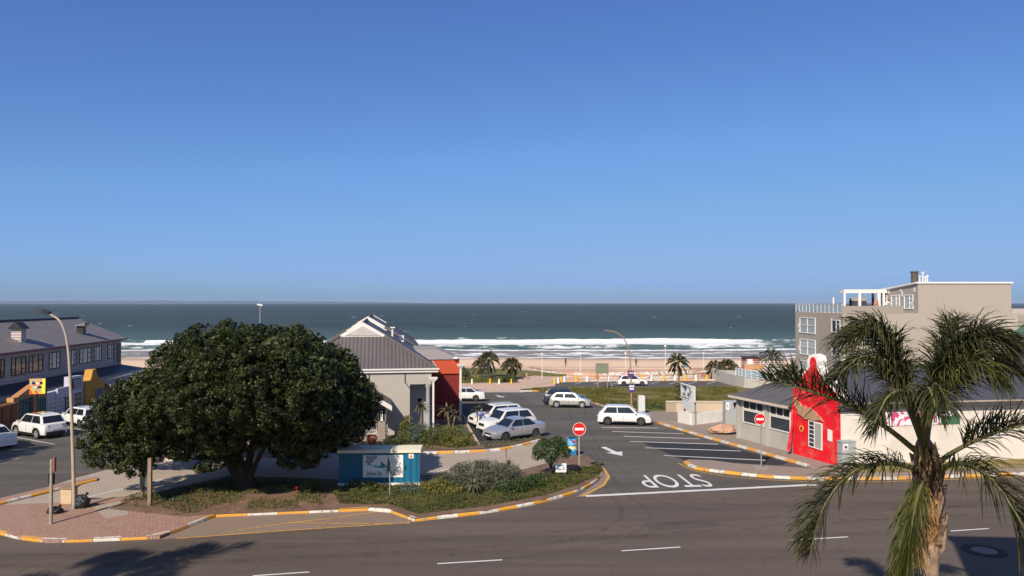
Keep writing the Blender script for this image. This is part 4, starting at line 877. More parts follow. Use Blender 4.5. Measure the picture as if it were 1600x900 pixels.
# terrace windows on the tower's side
for q in (1.0, 4.0, 7.0): frame_win(ap, FA, q, q+2.0, 8.9, 10.6, 8.7, (.4,), ((.33, 0, .4), (.66, 0, .4)), .1, WHITE, GLASSL, .08, -1, 'b')
# unfinished white paint patches
pt = MB()
for q, z, dq, dz in ((.6, 10.9, .3, .5), (1.0, 9.3, .5, .5), (3.3, 10.4, .3, .6), (3.6, 11.0, .35, .25), (6.4, 10.8, .4, .7), (6.7, 11.2, .3, .2), (9.1, 10.2, .3, .9)):
    pt.box(8.66, 8.695, q, q+dq, z, z+dz, 0, FA)
for q, z, dq, dz in ((12.9, 6.4, .35, .5), (12.8, 5.8, .3, .3), (12.9, 3.4, .3, .6), (2.9, 7.3, .2, .5), (3.0, 4.2, .3, .4)): pt.box(-.03, -.004, q, q+dq, z, z+dz, 0, FA)
pt.build('paint_patch', WHITE, ap)
# chimney and roof pipes
p = P(1429, 442, 87); MB().tube([(p.x, 87, 11.85), (p.x, 87, 13.2)], .38, 14).tube([(p.x, 87, 13.2), (p.x, 87, 13.35)], .46, 14).build('chimney', pm('chimney_metal', (.10, .095, .07), .5), ap, smooth=True)
for px, h in ((1437, .7), (1442, 1.15), (1446, .6), (1449, .75)):
    p = P(px, 442, 87.5); MB().tube([(p.x, 87.5, 11.85), (p.x, 87.5, 11.95+h)], .09, 8).tube([(p.x, 87.5, 11.955+h), (p.x, 87.5, 12.15+h)], .16, 8).build('vent_pipe', WHITE, ap)
# pergola on the terrace
X0 = P(1312, 470, 93).x; X1 = 46.6
MB().box(X0-38, 8.6, 6.8, 7.0, 10.85, 11.3, 0, FA).box(X0-38, X0-38+.2, 7.002, 8.0, 10.85, 11.2, 0, FA).box(X0-38+.202, 8.6, 7.005, 8.0, 11.05, 11.16, 0, FA).build('pergola_roof', TRIM, ap)
for a, w_ in ((X0-38, .22), (X0-38+1.85, .28), (X0-38+4.2, .36), (8.1, .22)): MB().box(a, a+w_, 6.82, 7.05, 8.44, 10.845, 0, FA).build('pergola_post', WHITE, ap)
MB().box(X0-38+4.6, 8.05, 9, 9.2, 8.44, 11.0, 0, FA).build('doorway', DARK, ap)
MB().box(X0-38+2.2, X0-38+4.1, 9.5, 9.7, 8.44, 10.3, 0, FA).build('terrace_wall', AG2, ap)
# glass railing round the open terrace
rl = MB(); 
for k in range(13): q = .2+k*1.15; rl.box(-.0, .08, q, q+.08, 8.434, 9.45, 0, FA)
for k in range(5): a = .1+k*.55; rl.box(a, a+.07, 14.05, 14.15, 8.434, 9.45, 0, FA)
rl.box(-.01, .09, .1, 14.16, 9.452, 9.52, 0, FA); rl.box(.1, 2.6, 14.04, 14.16, 9.452, 9.52, 0, FA); rl = rl.build('railing', WHITE, ap)
MB().box(.03, .045, .3, 14, 8.55, 9.4, 0, FA).build('railing_glass', pm('pale_glass', (.35, .45, .50), .15, .05, spec=.7), rl)
MB().box(X0-38-1.2, X0-38-1.05, 7.2, 7.35, 8.44, 10.3, 0, FA).build('white_post', WHITE, ap)
# ---------------------------------------------------------------- green roofed house at the right edge
gh = thing('green_roofed_house', 'corner of a house with a green pitched roof at the right edge of the photo', 'house', (52, 70, 0))
p0 = P(1563, 530, 70); p1 = P(1640, 500, 74)
MB().hexa([Vector((p0.x, 70, p0.z)), Vector((p0.x+14, 70, p0.z)), Vector((p0.x+14, 78, p0.z)), Vector((p0.x+6.3, 78, p0.z)), Vector((p0.x+5.6, 73.5, p0.z+1.7)), Vector((p0.x+12, 73.5, p0.z+1.7)), Vector((p0.x+12, 74.5, p0.z+1.7)), Vector((p0.x+5.8, 74.5, p0.z+1.7))]).build('roof', rib_mat('green_roof', (.085, .13, .08), 0, .3, 'X'), gh)
MB().box(p0.x-.05, p0.x+14, 69.93, 69.99, p0.z-.22, p0.z+.02).build('fascia', pm('brown_fascia', (.30, .17, .11), .7), gh)
MB().box(p0.x+.5, p0.x+.62, 70.4, 70.52, -.5, p0.z-.01).build('post', pm('brown_post', (.20, .12, .08), .7), gh)
MB().box(p0.x+5.5, p0.x+13, 72, 77.5, -.5, p0.z-.01).build('wall', AG3, gh)
# satellite dish by the restaurant's roof
sd = thing('satellite_dish', 'round white satellite dish behind the curved red gable', 'dish', P(1320, 566, 55))
p = P(1320, 564, 55); MB().tube([(p.x, 55, 4.3), (p.x, 55, p.z)], .04, 6).build('mast', GREYM, sd)
MB().disc(p, (-.55, -.8, .35), .33, .05, 20).build('reflector', WHITE, sd)
# ---------------------------------------------------------------- deck and rails east of the car park
DK = pm('deck_wall', (.50, .46, .40), .9, .08, .5)
dk = thing('raised_deck', 'curved cream retaining wall with glass and white railings above it, right of the far bollards', 'deck', G(1150, 603))
q0 = G(1149, 604); Yd = q0.y
pts = [Vector((q0.x, Yd, 0)), Vector((q0.x+.3, Yd-3, 0)), Vector((q0.x+2, Yd-6, 0)), Vector((q0.x+5, Yd-8.5, 0)), Vector((q0.x+12, Yd-9.5, 0)), Vector((q0.x+12, Yd+12, 0)), Vector((q0.x, Yd+12, 0))]
MB().extrude([Vector((p.x, p.y, -3.2)) for p in pts], (0, 0, 2.65)).build('wall', DK, dk)
zt_ = -.546
edge = [p.copy() for p in pts[:5]]; line = resample(edge, 1.05)
pm_ = MB(); 
for p in line: pm_.box(p.x+.05, p.x+.13, p.y, p.y+.08, zt_, zt_+1.05)
for a, b_ in zip(line, line[1:]): pm_.tube([(a.x+.09, a.y+.04, zt_+1.05), (b_.x+.09, b_.y+.04, zt_+1.05)], .045, 5); pm_.tube([(a.x+.09, a.y+.04, zt_+.12), (b_.x+.09, b_.y+.04, zt_+.12)], .03, 5)
pm_.build('railing', WHITE, dk)
gm_ = MB()
for a, b_ in zip(line[:7], line[1:8]): gm_.extrude([Vector((a.x+.1, a.y+.1, zt_+.15)), Vector((b_.x+.1, b_.y-.02, zt_+.15)), Vector((b_.x+.1, b_.y-.02, zt_+1.0)), Vector((a.x+.1, a.y+.1, zt_+1.0))], (.012, 0, 0))
gm_.build('glass_panel', pm('pale_glass', (.35, .45, .50)), dk)
f3 = Fr(q0.x+.6, Yd+11, 0, zt_)
rr = MB()
for k in range(11): rr.box(k*1.1, k*1.1+.07, 0, .07, 0, 1.0, 0, f3)
for z in (.35, .7, 1.0): rr.box(0, 11.3, .08, .12, z, z+.05, 0, f3)
rr.build('back_railing', WHITE, dk)
MB().box(3.5, 6.5, -2, -1.2, 0, .75, 0, f3).build('deck_bench', pm('orange_timber', (.50, .26, .13), .8), dk)
# kiosk
kk = thing('kiosk', 'small red brown kiosk behind the white board near the beach', 'kiosk', P(1174, 575, 135))
p = P(1174, 566, 132); MB().box(p.x-1, p.x+1.5, 132, 134.5, -3, -.2).build('wall', pm('kiosk_red', (.30, .11, .07), .8), kk); MB().box(p.x-1.2, p.x+1.7, 131.8, 134.7, -.198, -.05).build('roof', DARK, kk)
wbd = thing('white_board', 'plain white board on posts beside the red brown kiosk', 'board', P(1172, 574, 120))
p = P(1172, 567, 118); MB().box(p.x-.42, p.x+.42, 118, 118.06, p.z-.55, p.z+.6).build('board', WHITE, wbd); MB().box(p.x-.4, p.x-.34, 118.07, 118.13, T(118), p.z+.5).box(p.x+.34, p.x+.4, 118.07, 118.13, T(118), p.z+.5).build('post', GREYM, wbd)
# ---------------------------------------------------------------- mural walls
m, t, b = base_mat('mural_paint', .8, .3); v = N_obj(t, (1, 1, 1))
f = N_noise(t, .9, 6, .75, v, 1.2); g2 = N_noise(t, .35, 3, .6, v)
c = N_ramp(t, f, [(.40, (.06, .06, .06)), (.43, (.62, .60, .55)), (.50, (.74, .72, .68)), (.53, (.30, .25, .20)), (.56, (.66, .60, .52)), (.60, (.10, .28, .32)), (.63, (.68, .62, .54)), (.70, (.48, .22, .12))])
c = N_mix(t, N_ramp(t, g2, [(.52, (0, 0, 0)), (.56, (1, 1, 1))]), c, (.50, .34, .25)); t.links.new(c, b.inputs['Base Color']); MUR = m
MCAP = pm('mural_coping', (.50, .30, .21), .85, .1, .6)
def wall_line(name, label, pxs, h, th, mat, cap=.1, capm=None, depth=None, cat='wall', group=None, sm=True, caph=.09):
    pts = [G(*p) for p in pxs]; pts = smooth_line(pts, 5) if sm else pts
    t_ = thing(name, label, cat, pts[0], group); mb = MB(); cb = MB()
    hs_ = h if isinstance(h, (list, tuple)) else [h, h]
    n = len(pts)
    for i in range(n-1):
        a, b_ = pts[i], pts[i+1]; d = b_-a; d.z = 0; d.normalize(); nn = Vector((-d.y, d.x, 0))*th
        ha = hs_[0]+(hs_[1]-hs_[0])*i/(n-1); hb_ = hs_[0]+(hs_[1]-hs_[0])*(i+1)/(n-1)
        mb.hexa([a-Vector((0, 0, .3)), b_-Vector((0, 0, .3)), b_+nn-Vector((0, 0, .3)), a+nn-Vector((0, 0, .3)), a+Vector((0, 0, ha)), b_+Vector((0, 0, hb_)), b_+nn+Vector((0, 0, hb_)), a+nn+Vector((0, 0, ha))])
        if capm: cb.hexa([a-nn*.2+Vector((0, 0, ha+.002)), b_-nn*.2+Vector((0, 0, hb_+.002)), b_+nn*1.2+Vector((0, 0, hb_+.002)), a+nn*1.2+Vector((0, 0, ha+.002)), a-nn*.2+Vector((0, 0, ha+caph)), b_-nn*.2+Vector((0, 0, hb_+caph)), b_+nn*1.2+Vector((0, 0, hb_+caph)), a+nn*1.2+Vector((0, 0, ha+caph))])
    mb.build('wall', mat, t_)
    if capm: cb.build('coping', capm, t_)
    return t_
wall_line('mural_wall', 'long curved wall painted with a white and coloured mural, below the beach railing', [(826, 577), (855, 583), (900, 586.5), (960, 587), (1020, 586.5), (1080, 585.5), (1150, 583)], [.45, .85], .3, MUR, capm=MCAP, caph=.14)
wall_line('lower_mural_wall', 'low painted wall in front of the long mural, behind the far bollards', [(885, 589.5), (925, 591.5), (1000, 591.8), (1060, 590.5), (1105, 588), (1120, 585)], [.3, .6], .3, MUR, capm=MCAP, caph=.12)
wall_line('curved_step_wall', 'low tan wall end curving round the planted bank right of the mural', [(1095, 590.5), (1128, 588), (1140, 584)], [.6, .3], .4, MCAP)
wall_line('retaining_wall', 'cream block retaining wall at the foot of the grass slope', [(1041, 645.5), (1150, 646)], .98, .35, brick_mat('cream_blocks', (.56, .45, .32), (.62, .50, .36), (.36, .29, .21), .45, 0, dirt=(.44, .36, .27), bw=1.2, bh=.7), capm=pm('cream_coping', (.62, .50, .36), .8), sm=False)
lw = thing('sign_plinth_wall', 'low white corner wall around the foot of the tall billboard', 'wall', G(1081, 664))
a = G(1059, 659.5, .12); b_ = G(1081, 664.5, .12); c = G(1129, 658.5, .12)
def lowwall(a, b_, h, th=.2):
    d = (b_-a); d.z = 0; d.normalize(); n_ = Vector((-d.y, d.x, 0))*th; mb = MB(); z = Vector((0, 0, h)); return mb.hexa([a, b_, b_+n_, a+n_, a+z, b_+z, b_+n_+z, a+n_+z])
lowwall(a, b_, .92).build('end_wall', pm('white_wall_paint', (.62, .60, .55), .85, .06), lw); lowwall(b_+Vector((.01, 0, 0)), c, .88).build('front_wall', WHITEP, lw)
# ================================================================ CARS
TYRE = pm('tyre_rubber', (.018, .018, .018), .85, .15); CGL = base_mat('car_glass', .03, 1.0)[0]; CGL.node_tree.nodes['Principled BSDF'].inputs['Base Color'].default_value = (.012, .014, .016, 1)
CDK = pm('car_dark_trim', (.02, .02, .021), .55, .1); LAMPW = pm('headlight_glass', (.62, .66, .68), .12, .05, spec=.8); LAMPR = pm('tail_light_red', (.35, .012, .012), .25, .05, spec=.7)
RIM = pm('alloy_silver', (.52, .52, .53), .35, .05, metal=.5); RIMD = pm('alloy_dark', (.10, .09, .085), .4, .1, metal=.3); PLATE = pm('number_plate_white', (.75, .74, .70), .5); INTR = pm('car_interior', (.02, .02, .02), .9)
def carpaint(name, col, metal=0): return pm(name, col, .28, .025, .8, spec=.5, coat=.7, metal=metal)
PWHITE = carpaint('car_white', (.72, .71, .68)); PSILV = carpaint('car_silver', (.47, .48, .49), .55); PSILB = carpaint('car_beige_silver', (.52, .50, .45), .5); PBLUE = carpaint('car_dark_blue', (.03, .04, .06), .2)
KINDS = dict(
 hatch=dict(L=4.15, W=1.76, H=1.47, belt=.93, wb=2.58, prof=[(-2.075, .45), (-2.07, .62), (-2.0, .86), (-1.86, .94), (-1.2, .95), (1.12, .95), (1.6, .87), (1.9, .76), (2.04, .62), (2.075, .42)], cab=(1.12, .42, -1.45, -1.92), R=.315),
 sedan=dict(L=4.5, W=1.76, H=1.46, belt=.94, wb=2.6, prof=[(-2.25, .5), (-2.24, .75), (-2.18, 1.0), (-1.55, 1.03), (-1.1, .98), (1.1, .95), (1.65, .86), (2.05, .74), (2.2, .62), (2.25, .42)], cab=(1.10, .35, -.85, -1.62), R=.315),
 suv=dict(L=4.42, W=1.83, H=1.66, belt=1.06, wb=2.64, prof=[(-2.21, .5), (-2.2, .75), (-2.14, 1.0), (-2.0, 1.07), (-1.2, 1.08), (1.1, 1.07), (1.65, .99), (2.0, .88), (2.17, .72), (2.21, .45)], cab=(1.12, .45, -1.55, -2.02), R=.35),
 old=dict(L=3.65, W=1.58, H=1.42, belt=.90, wb=2.36, prof=[(-1.82, .45), (-1.82, .7), (-1.79, .88), (-1.6, .91), (.95, .90), (1.5, .82), (1.78, .74), (1.82, .42)], cab=(.95, .42, -1.55, -1.76), R=.28))
def car(label, pos, head, kind, paint, rim=RIM, tag_='car', group='cars in the car parks', rails=False, sill=None, sunroof=False, scale=1):
    K = KINDS[kind]; L, W, H, belt, wb, Rw = K['L'], K['W'], K['H'], K['belt'], K['wb'], K['R']
    y = pos.y; e = .5; sl_ = (T(y+e)-T(y-e))/(2*e)
    h = Vector((math.cos(head), math.sin(head), 0)); h.z = h.y*sl_; h.normalize(); nrm_ = Vector((0, -sl_, 1)).normalized(); lf_ = nrm_.cross(h).normalized()
    M = Matrix((h, lf_, nrm_)).transposed()
    t_ = thing('parked_car', label, tag_, (pos.x, pos.y, T(pos.y)+.012), group, rot=M.to_euler())
    if scale != 1: t_.scale = (scale,)*3
    zb = lambda x: float(np.interp(x, [a for a, _ in K['prof']], [b for _, b in K['prof']]))
    def hw_(x): u = abs(x)/(L/2); return W/2*(1-.15*u**5-.02*u**2)
    xs = sorted(set([round(x, 3) for x in np.linspace(-L/2, L/2, 26)]+[a for a, _ in K['prof']]+[s*wb/2+d for s in (-1, 1) for d in (-Rw-.06, -Rw*.9, -Rw*.6, -Rw*.3, 0, Rw*.3, Rw*.6, Rw*.9, Rw+.06)]))
    zl = .24 if kind != 'suv' else .30; Ra = Rw+.055
    def arch(x):
        z = zl+(.05*max(0, abs(x)-wb/2-.4))
        for s in (-1, 1):
            dx = x-s*wb/2
            if abs(dx) < Ra: z = max(z, Rw+math.sqrt(Ra*Ra-dx*dx))
        return z
    mb = MB(); secs = []
    for x in xs:
        w_ = hw_(x); t = zb(x); a = min(arch(x), t-.10); z1 = min(max(.40, a+.02), t-.08); z2 = min(max(.60, a+.04), t-.05); z3 = max(z2+.01, t-.12)
        sec = [(w_*.965, a), (w_, z1), (w_*1.0, z2), (w_*.985, min(z3, t-.03)), (w_*.93, t-.012), (w_*.5, t+.018), (0, t+.025)]
        secs.append([(x, yy_, z) for yy_, z in sec]+[(x, -yy_, z) for yy_, z in reversed(sec[:-1])])
    n = len(secs[0])
    for s in secs: mb.v += s
    for i in range(len(secs)-1):
        for j in range(n-1): mb.f.append((i*n+j, i*n+j+1, (i+1)*n+j+1, (i+1)*n+j)); mb.m.append(0)
    mb.f.append(tuple(range(n))); mb.m.append(0); e_ = (len(secs)-1)*n; mb.f.append(tuple(e_+j for j in reversed(range(n)))); mb.m.append(0)
    body = mb.build('body', paint, t_, smooth=True)
    MB().box(-L/2+.12, L/2-.12, -W/2+.24, W/2-.24, .2, .62).box(-wb/2+Rw+.08, wb/2-Rw-.08, -W/2+.06, W/2-.06, .21, .30).build('underbody', CDK, t_)
    xf0, xf1, xr1, xr0 = K['cab']; wB = W/2-.075; wR = W/2-.255; zB = belt-.03; k = .006
    q = {}
    for s in (1, -1):
        q[s] = [Vector((xr0, s*wB, zB)), Vector((xf0, s*wB, zB)), Vector((xf1+.10, s*(wR+.02), H-.05)), Vector((xr1-.05, s*(wR+.01), H-.06))]
    cb = MB(); m1 = (xf1+xr1)/2
    ring = lambda s: [Vector((xr0, s*wB, zB)), Vector((xf0, s*wB, zB)), Vector((xf1+.10, s*(wR+.02), H-.05)), Vector((xf1-.12, s*wR, H)), Vector((m1, s*wR, H+.02)), Vector((xr1+.12, s*wR, H-.005)), Vector((xr1-.05, s*(wR+.01), H-.06))]
    a, b_ = ring(1), ring(-1); cb.v += [tuple(p) for p in a+b_]; n_ = len(a)
    cb.f.append(tuple(range(n_))); cb.m.append(0); cb.f.append(tuple(n_+i for i in reversed(range(n_)))); cb.m.append(0)
    for i in range(n_): j = (i+1) % n_; cb.f.append((i, j, n_+j, n_+i)); cb.m.append(0)
    cb.build('cabin', paint, t_, smooth=True, bevel=.045, seg=3)
    def pane(quad, u0, u1, v0, v1, off, name, mat, sl0=0, sl1=0):
        f = lambda u, v: quad[0].lerp(quad[1], u).lerp(quad[3].lerp(quad[2], u), v)
        nn = (quad[1]-quad[0]).cross(quad[3]-quad[0]).normalized()
        ctr = (quad[0]+quad[2])/2
        if nn.dot(ctr-Vector((0, 0, .8))) < 0: nn = -nn
        MB().extrude([f(u0, v0)+nn*off, f(u1, v0)+nn*off, f(u1+sl1, v1)+nn*off, f(u0+sl0, v1)+nn*off], -nn*.012).build(name, mat, t_)
    for s in (1, -1):
        qq = q[s]; um = .46 if kind != 'sedan' else .5
        if kind == 'old': um = .42
        pane(qq, .07, um-.012, .12, .97, .004+k, 'side_window', CGL, .02, 0)
        pane(qq, um+.012, .93, .12, .97, .004+k, 'side_window', CGL, 0, -.0)
    fw = [q[1][1], q[-1][1], q[-1][2], q[1][2]]; rw_ = [q[1][0], q[-1][0], q[-1][3], q[1][3]]
    pane(fw, .04, .96, .05, .97, .008, 'windscreen', CGL); pane(rw_, .06, .94, .14 if kind != 'sedan' else .08, .92, .008, 'rear_window', CGL)
    for sx in (-1, 1):
        for sy in (-1, 1):
            c = Vector((sx*wb/2, sy*(W/2-.13), Rw)); o = Vector((0, sy, 0))
            wh = MB().tube([c-o*.10, c-o*.09, c+o*.085, c+o*.10], [Rw*.93, Rw, Rw, Rw*.93], 24).build('wheel', TYRE, t_, smooth=True)
            rm = MB().disc(c+o*.094, o, Rw*.66, .006, 24); rm.build('wheel_well', CDK, wh)
            sp = MB(); u_ = Vector((1, 0, 0)); w_ = Vector((0, 0, 1))
            N = 24; r0, r1 = Rw*.60, Rw*.70
            for i in range(N):
                a0, a1 = 2*math.pi*i/N, 2*math.pi*(i+1)/N
                p_ = lambda r, a: c+(u_*math.cos(a)+w_*math.sin(a))*r+o*.104
                sp.poly([p_(r0, a0), p_(r1, a0), p_(r1, a1), p_(r0, a1)])
            for i in range(5):
                a0 = 2*math.pi*i/5+.3; d_ = u_*math.cos(a0)+w_*math.sin(a0); e2_ = u_*-math.sin(a0)+w_*math.cos(a0)
                sp.hexa([c+o*.10+d_*.03+e2_*.05, c+o*.10+d_*.03-e2_*.05, c+o*.10+d_*Rw*.66-e2_*.035, c+o*.10+d_*Rw*.66+e2_*.035, c+o*.112+d_*.03+e2_*.05, c+o*.112+d_*.03-e2_*.05, c+o*.108+d_*Rw*.66-e2_*.035, c+o*.108+d_*Rw*.66+e2_*.035])
            sp.disc(c+o*.10, o, .06, .016, 12); sp.build('rim', rim, wh, recalc=False)
    zl_ = zb(L/2-.16)
    for s in (1, -1):
        w2 = hw_(L/2-.1)
        MB().hexa([(L/2-.03, s*w2*.55, zl_-.13), (L/2-.34, s*(w2+.035), zl_-.09), (L/2-.36, s*(w2+.03), zl_-.0), (L/2-.07, s*w2*.55, zl_-.03), (L/2-.10, s*w2*.55, zl_-.13), (L/2-.36, s*(w2-.06), zl_-.09), (L/2-.38, s*(w2-.06), zl_-.0), (L/2-.14, s*w2*.55, zl_-.03)]).build('headlight', LAMPW, t_)
        zt_ = (belt-.02 if kind != 'sedan' else .95); w3 = hw_(-L/2+.12)
        MB().hexa([(-L/2-.012, s*w3*.62, zt_-.17), (-L/2+.26, s*(w3+.03), zt_-.15), (-L/2+.30, s*(w3+.02), zt_-.03), (-L/2+.05, s*w3*.62, zt_-.05), (-L/2+.08, s*w3*.62, zt_-.17), (-L/2+.28, s*(w3-.07), zt_-.15), (-L/2+.32, s*(w3-.07), zt_-.03), (-L/2+.12, s*w3*.62, zt_-.05)]).build('tail_light', LAMPR, t_)
        MB().hexa([(xf0-.12, s*(W/2-.04), belt+.0), (xf0-.30, s*(W/2-.04), belt+.0), (xf0-.27, s*(W/2+.15), belt+.01), (xf0-.17, s*(W/2+.15), belt+.01), (xf0-.13, s*(W/2-.04), belt+.12), (xf0-.29, s*(W/2-.04), belt+.12), (xf0-.26, s*(W/2+.15), belt+.13), (xf0-.18, s*(W/2+.15), belt+.13)]).build('wing_mirror', paint, t_)
        MB().box(-wb/2+Rw+.1, wb/2-Rw-.1, s*W/2-.012 if s > 0 else -W/2-.008, s*W/2+.008 if s > 0 else -W/2+.012, zl+.005, zl+.10).build('sill', sill or CDK, t_)
        hd = MB()
        for xx in (-.55, .42): hd.box(xx-.09, xx+.09, min(s*(W/2-.02), s*(W/2+.012)), max(s*(W/2-.02), s*(W/2+.012)), belt-.17, belt-.135)
        hd.build('door_handle', paint, t_)
        sm_ = MB()
        for xx in (xf0-.15, -.05, -1.0 if kind in ('sedan', 'suv') else -.98): sm_.box(xx-.008, xx+.008, min(s*(W/2-.03), s*(W/2+.0015)), max(s*(W/2-.03), s*(W/2+.0015)), zl+.12, belt-.14)
        sm_.build('door_seam', CDK, t_)
        if kind == 'suv':
            for sx in (-1, 1):
                cl = MB(); c0 = sx*wb/2
                pr_ = [(c0+(Ra+d)*math.cos(a), Rw+(Ra+d)*math.sin(a)) for a in np.linspace(.05, math.pi-.05, 12) for d in (-.005, .06)]
                for i in range(11):
                    a1_, b1_, a2_, b2_ = pr_[2*i], pr_[2*i+1], pr_[2*i+2], pr_[2*i+3]; yy1 = s*(W/2+.012); yy2 = s*(W/2-.04)
                    cl.hexa([(a1_[0], yy1, a1_[1]), (b1_[0], yy1, b1_[1]), (b2_[0], yy1, b2_[1]), (a2_[0], yy1, a2_[1]), (a1_[0], yy2, a1_[1]), (b1_[0], yy2, b1_[1]), (b2_[0], yy2, b2_[1]), (a2_[0], yy2, a2_[1])])
                if sill is None: cl.build('arch_trim', CDK, t_)
        if rails: MB().tube([(xf1-.1, s*(wR-.02), H+.03), (xf1-.2, s*(wR-.02), H+.07), (xr1+.2, s*(wR-.02), H+.07), (xr1+.05, s*(wR-.02), H+.02)], .02, 6).build('roof_rail', GREYM if rails == 1 else CDK, t_)
    if sunroof: MB().box(xf1-.85, xf1-.2, -.4, .4, H+.012, H+.026).build('sunroof', CGL, t_)
    wf_ = hw_(L/2)
    MB().box(L/2-.05, L/2+.012, -wf_*.5, wf_*.5, .46 if kind != 'suv' else .6, .58 if kind != 'suv' else .78).box(L/2-.1, L/2+.010, -wf_*.75, wf_*.75, .26, .36).build('grille', CDK, t_)
    MB().box(L/2-.02, L/2+.022, -.26, .26, .37, .46).build('number_plate', PLATE, t_); MB().box(-L/2-.022, -L/2+.02, -.26, .26, .60, .71).build('number_plate', PLATE, t_)
    MB().box(-L/2-.014, -L/2+.1, -wf_*.85, wf_*.85, .27, .40 if kind != 'suv' else .52).build('rear_bumper', CDK if kind in ('suv', 'old') else paint, t_)
    return t_
def between(a, b): return (a+b)/2
def hd_of(a, b): d = b-a; return math.atan2(d.y, d.x)
g1, g2 = G(948, 664.5), G(1004, 665.5); hdg = hd_of(g1, g2); n_ = Vector((-math.sin(hdg), math.cos(hdg), 0))
car('white hatchback with black alloy wheels parked at the head of the striped bays', between(g1, g2)+n_*.75, hdg-.03, 'hatch', PWHITE, RIMD)
g1, g2 = G(873, 637.2), G(911, 637.8)
car('silver beige hatchback in front of the dark car by the lawn', between(g1, g2)+Vector((0, .8, 0)), hd_of(g1, g2)-.02, 'hatch', PSILB, RIM, scale=.97)
c = between(g1, g2)+Vector((-.35, 3.8, 0)); car('dark blue car mostly hidden behind the silver beige hatchback', c, -.02, 'suv', PBLUE, RIM, rails=2)
g1, g2 = G(975, 603.5), G(1003, 603); car('small far white hatchback in front of the bollards, behind the lamp post signs', between(g1, g2)+Vector((0, .8, 0)), 0.0, 'hatch', PWHITE, RIMD)
g2 = G(743, 627.5); car('white sedan half hidden behind the red wall corner', g2+Vector((-1.3, .9, 0)), R(182), 'sedan', PWHITE, RIMD)
g1, g2 = G(835, 684.5), G(792, 690); hdg = math.atan2((g2-g1).y, (g2-g1).x); hdg = R(214)
mid = between(g1, g2); n_ = Vector((-math.sin(hdg), math.cos(hdg), 0)); mid = mid-n_*.8
car('silver sedan nearest the camera in the row of three by the planted bed', mid, hdg, 'sedan', PSILV, RIMD)
c2 = mid+Vector((-.55, 2.75, 0)); car('white rounded crossover in the middle of the row of three by the planted bed', c2, R(211), 'suv', PWHITE, RIM, sill=PWHITE)
c3 = mid+Vector((-1.35, 5.5, 0)); car('white car with roof rails, farthest of the row of three by the planted bed', c3, R(205), 'suv', PWHITE, RIM, rails=1, sill=PWHITE)
g1, g2 = G(57.5, 685.5), G(27, 681.5); hdg = math.atan2(.50, -.87); n_ = Vector((-math.sin(hdg), math.cos(hdg), 0)); mid = between(g1, g2)-n_*.8
car('white crossover with black wheel arches outside the orange shop', mid, hdg, 'suv', PWHITE, RIM, rails=2, sunroof=True)
g1 = G(118, 667.5); car('old boxy white hatchback half hidden by the big tree and the lamp post', g1+Vector((math.cos(hdg)*1.1, math.sin(hdg)*1.1, 0))-n_*.0+Vector((.7, .5, 0)), hdg, 'old', PWHITE, RIMD, scale=1.02)
g1 = G(19, 700); car('white sedan cut off by the left edge of the photo', g1+Vector((math.cos(hdg)*1.3-.75, math.sin(hdg)*1.3-.3, 0)), hdg, 'sedan', PWHITE, RIM)
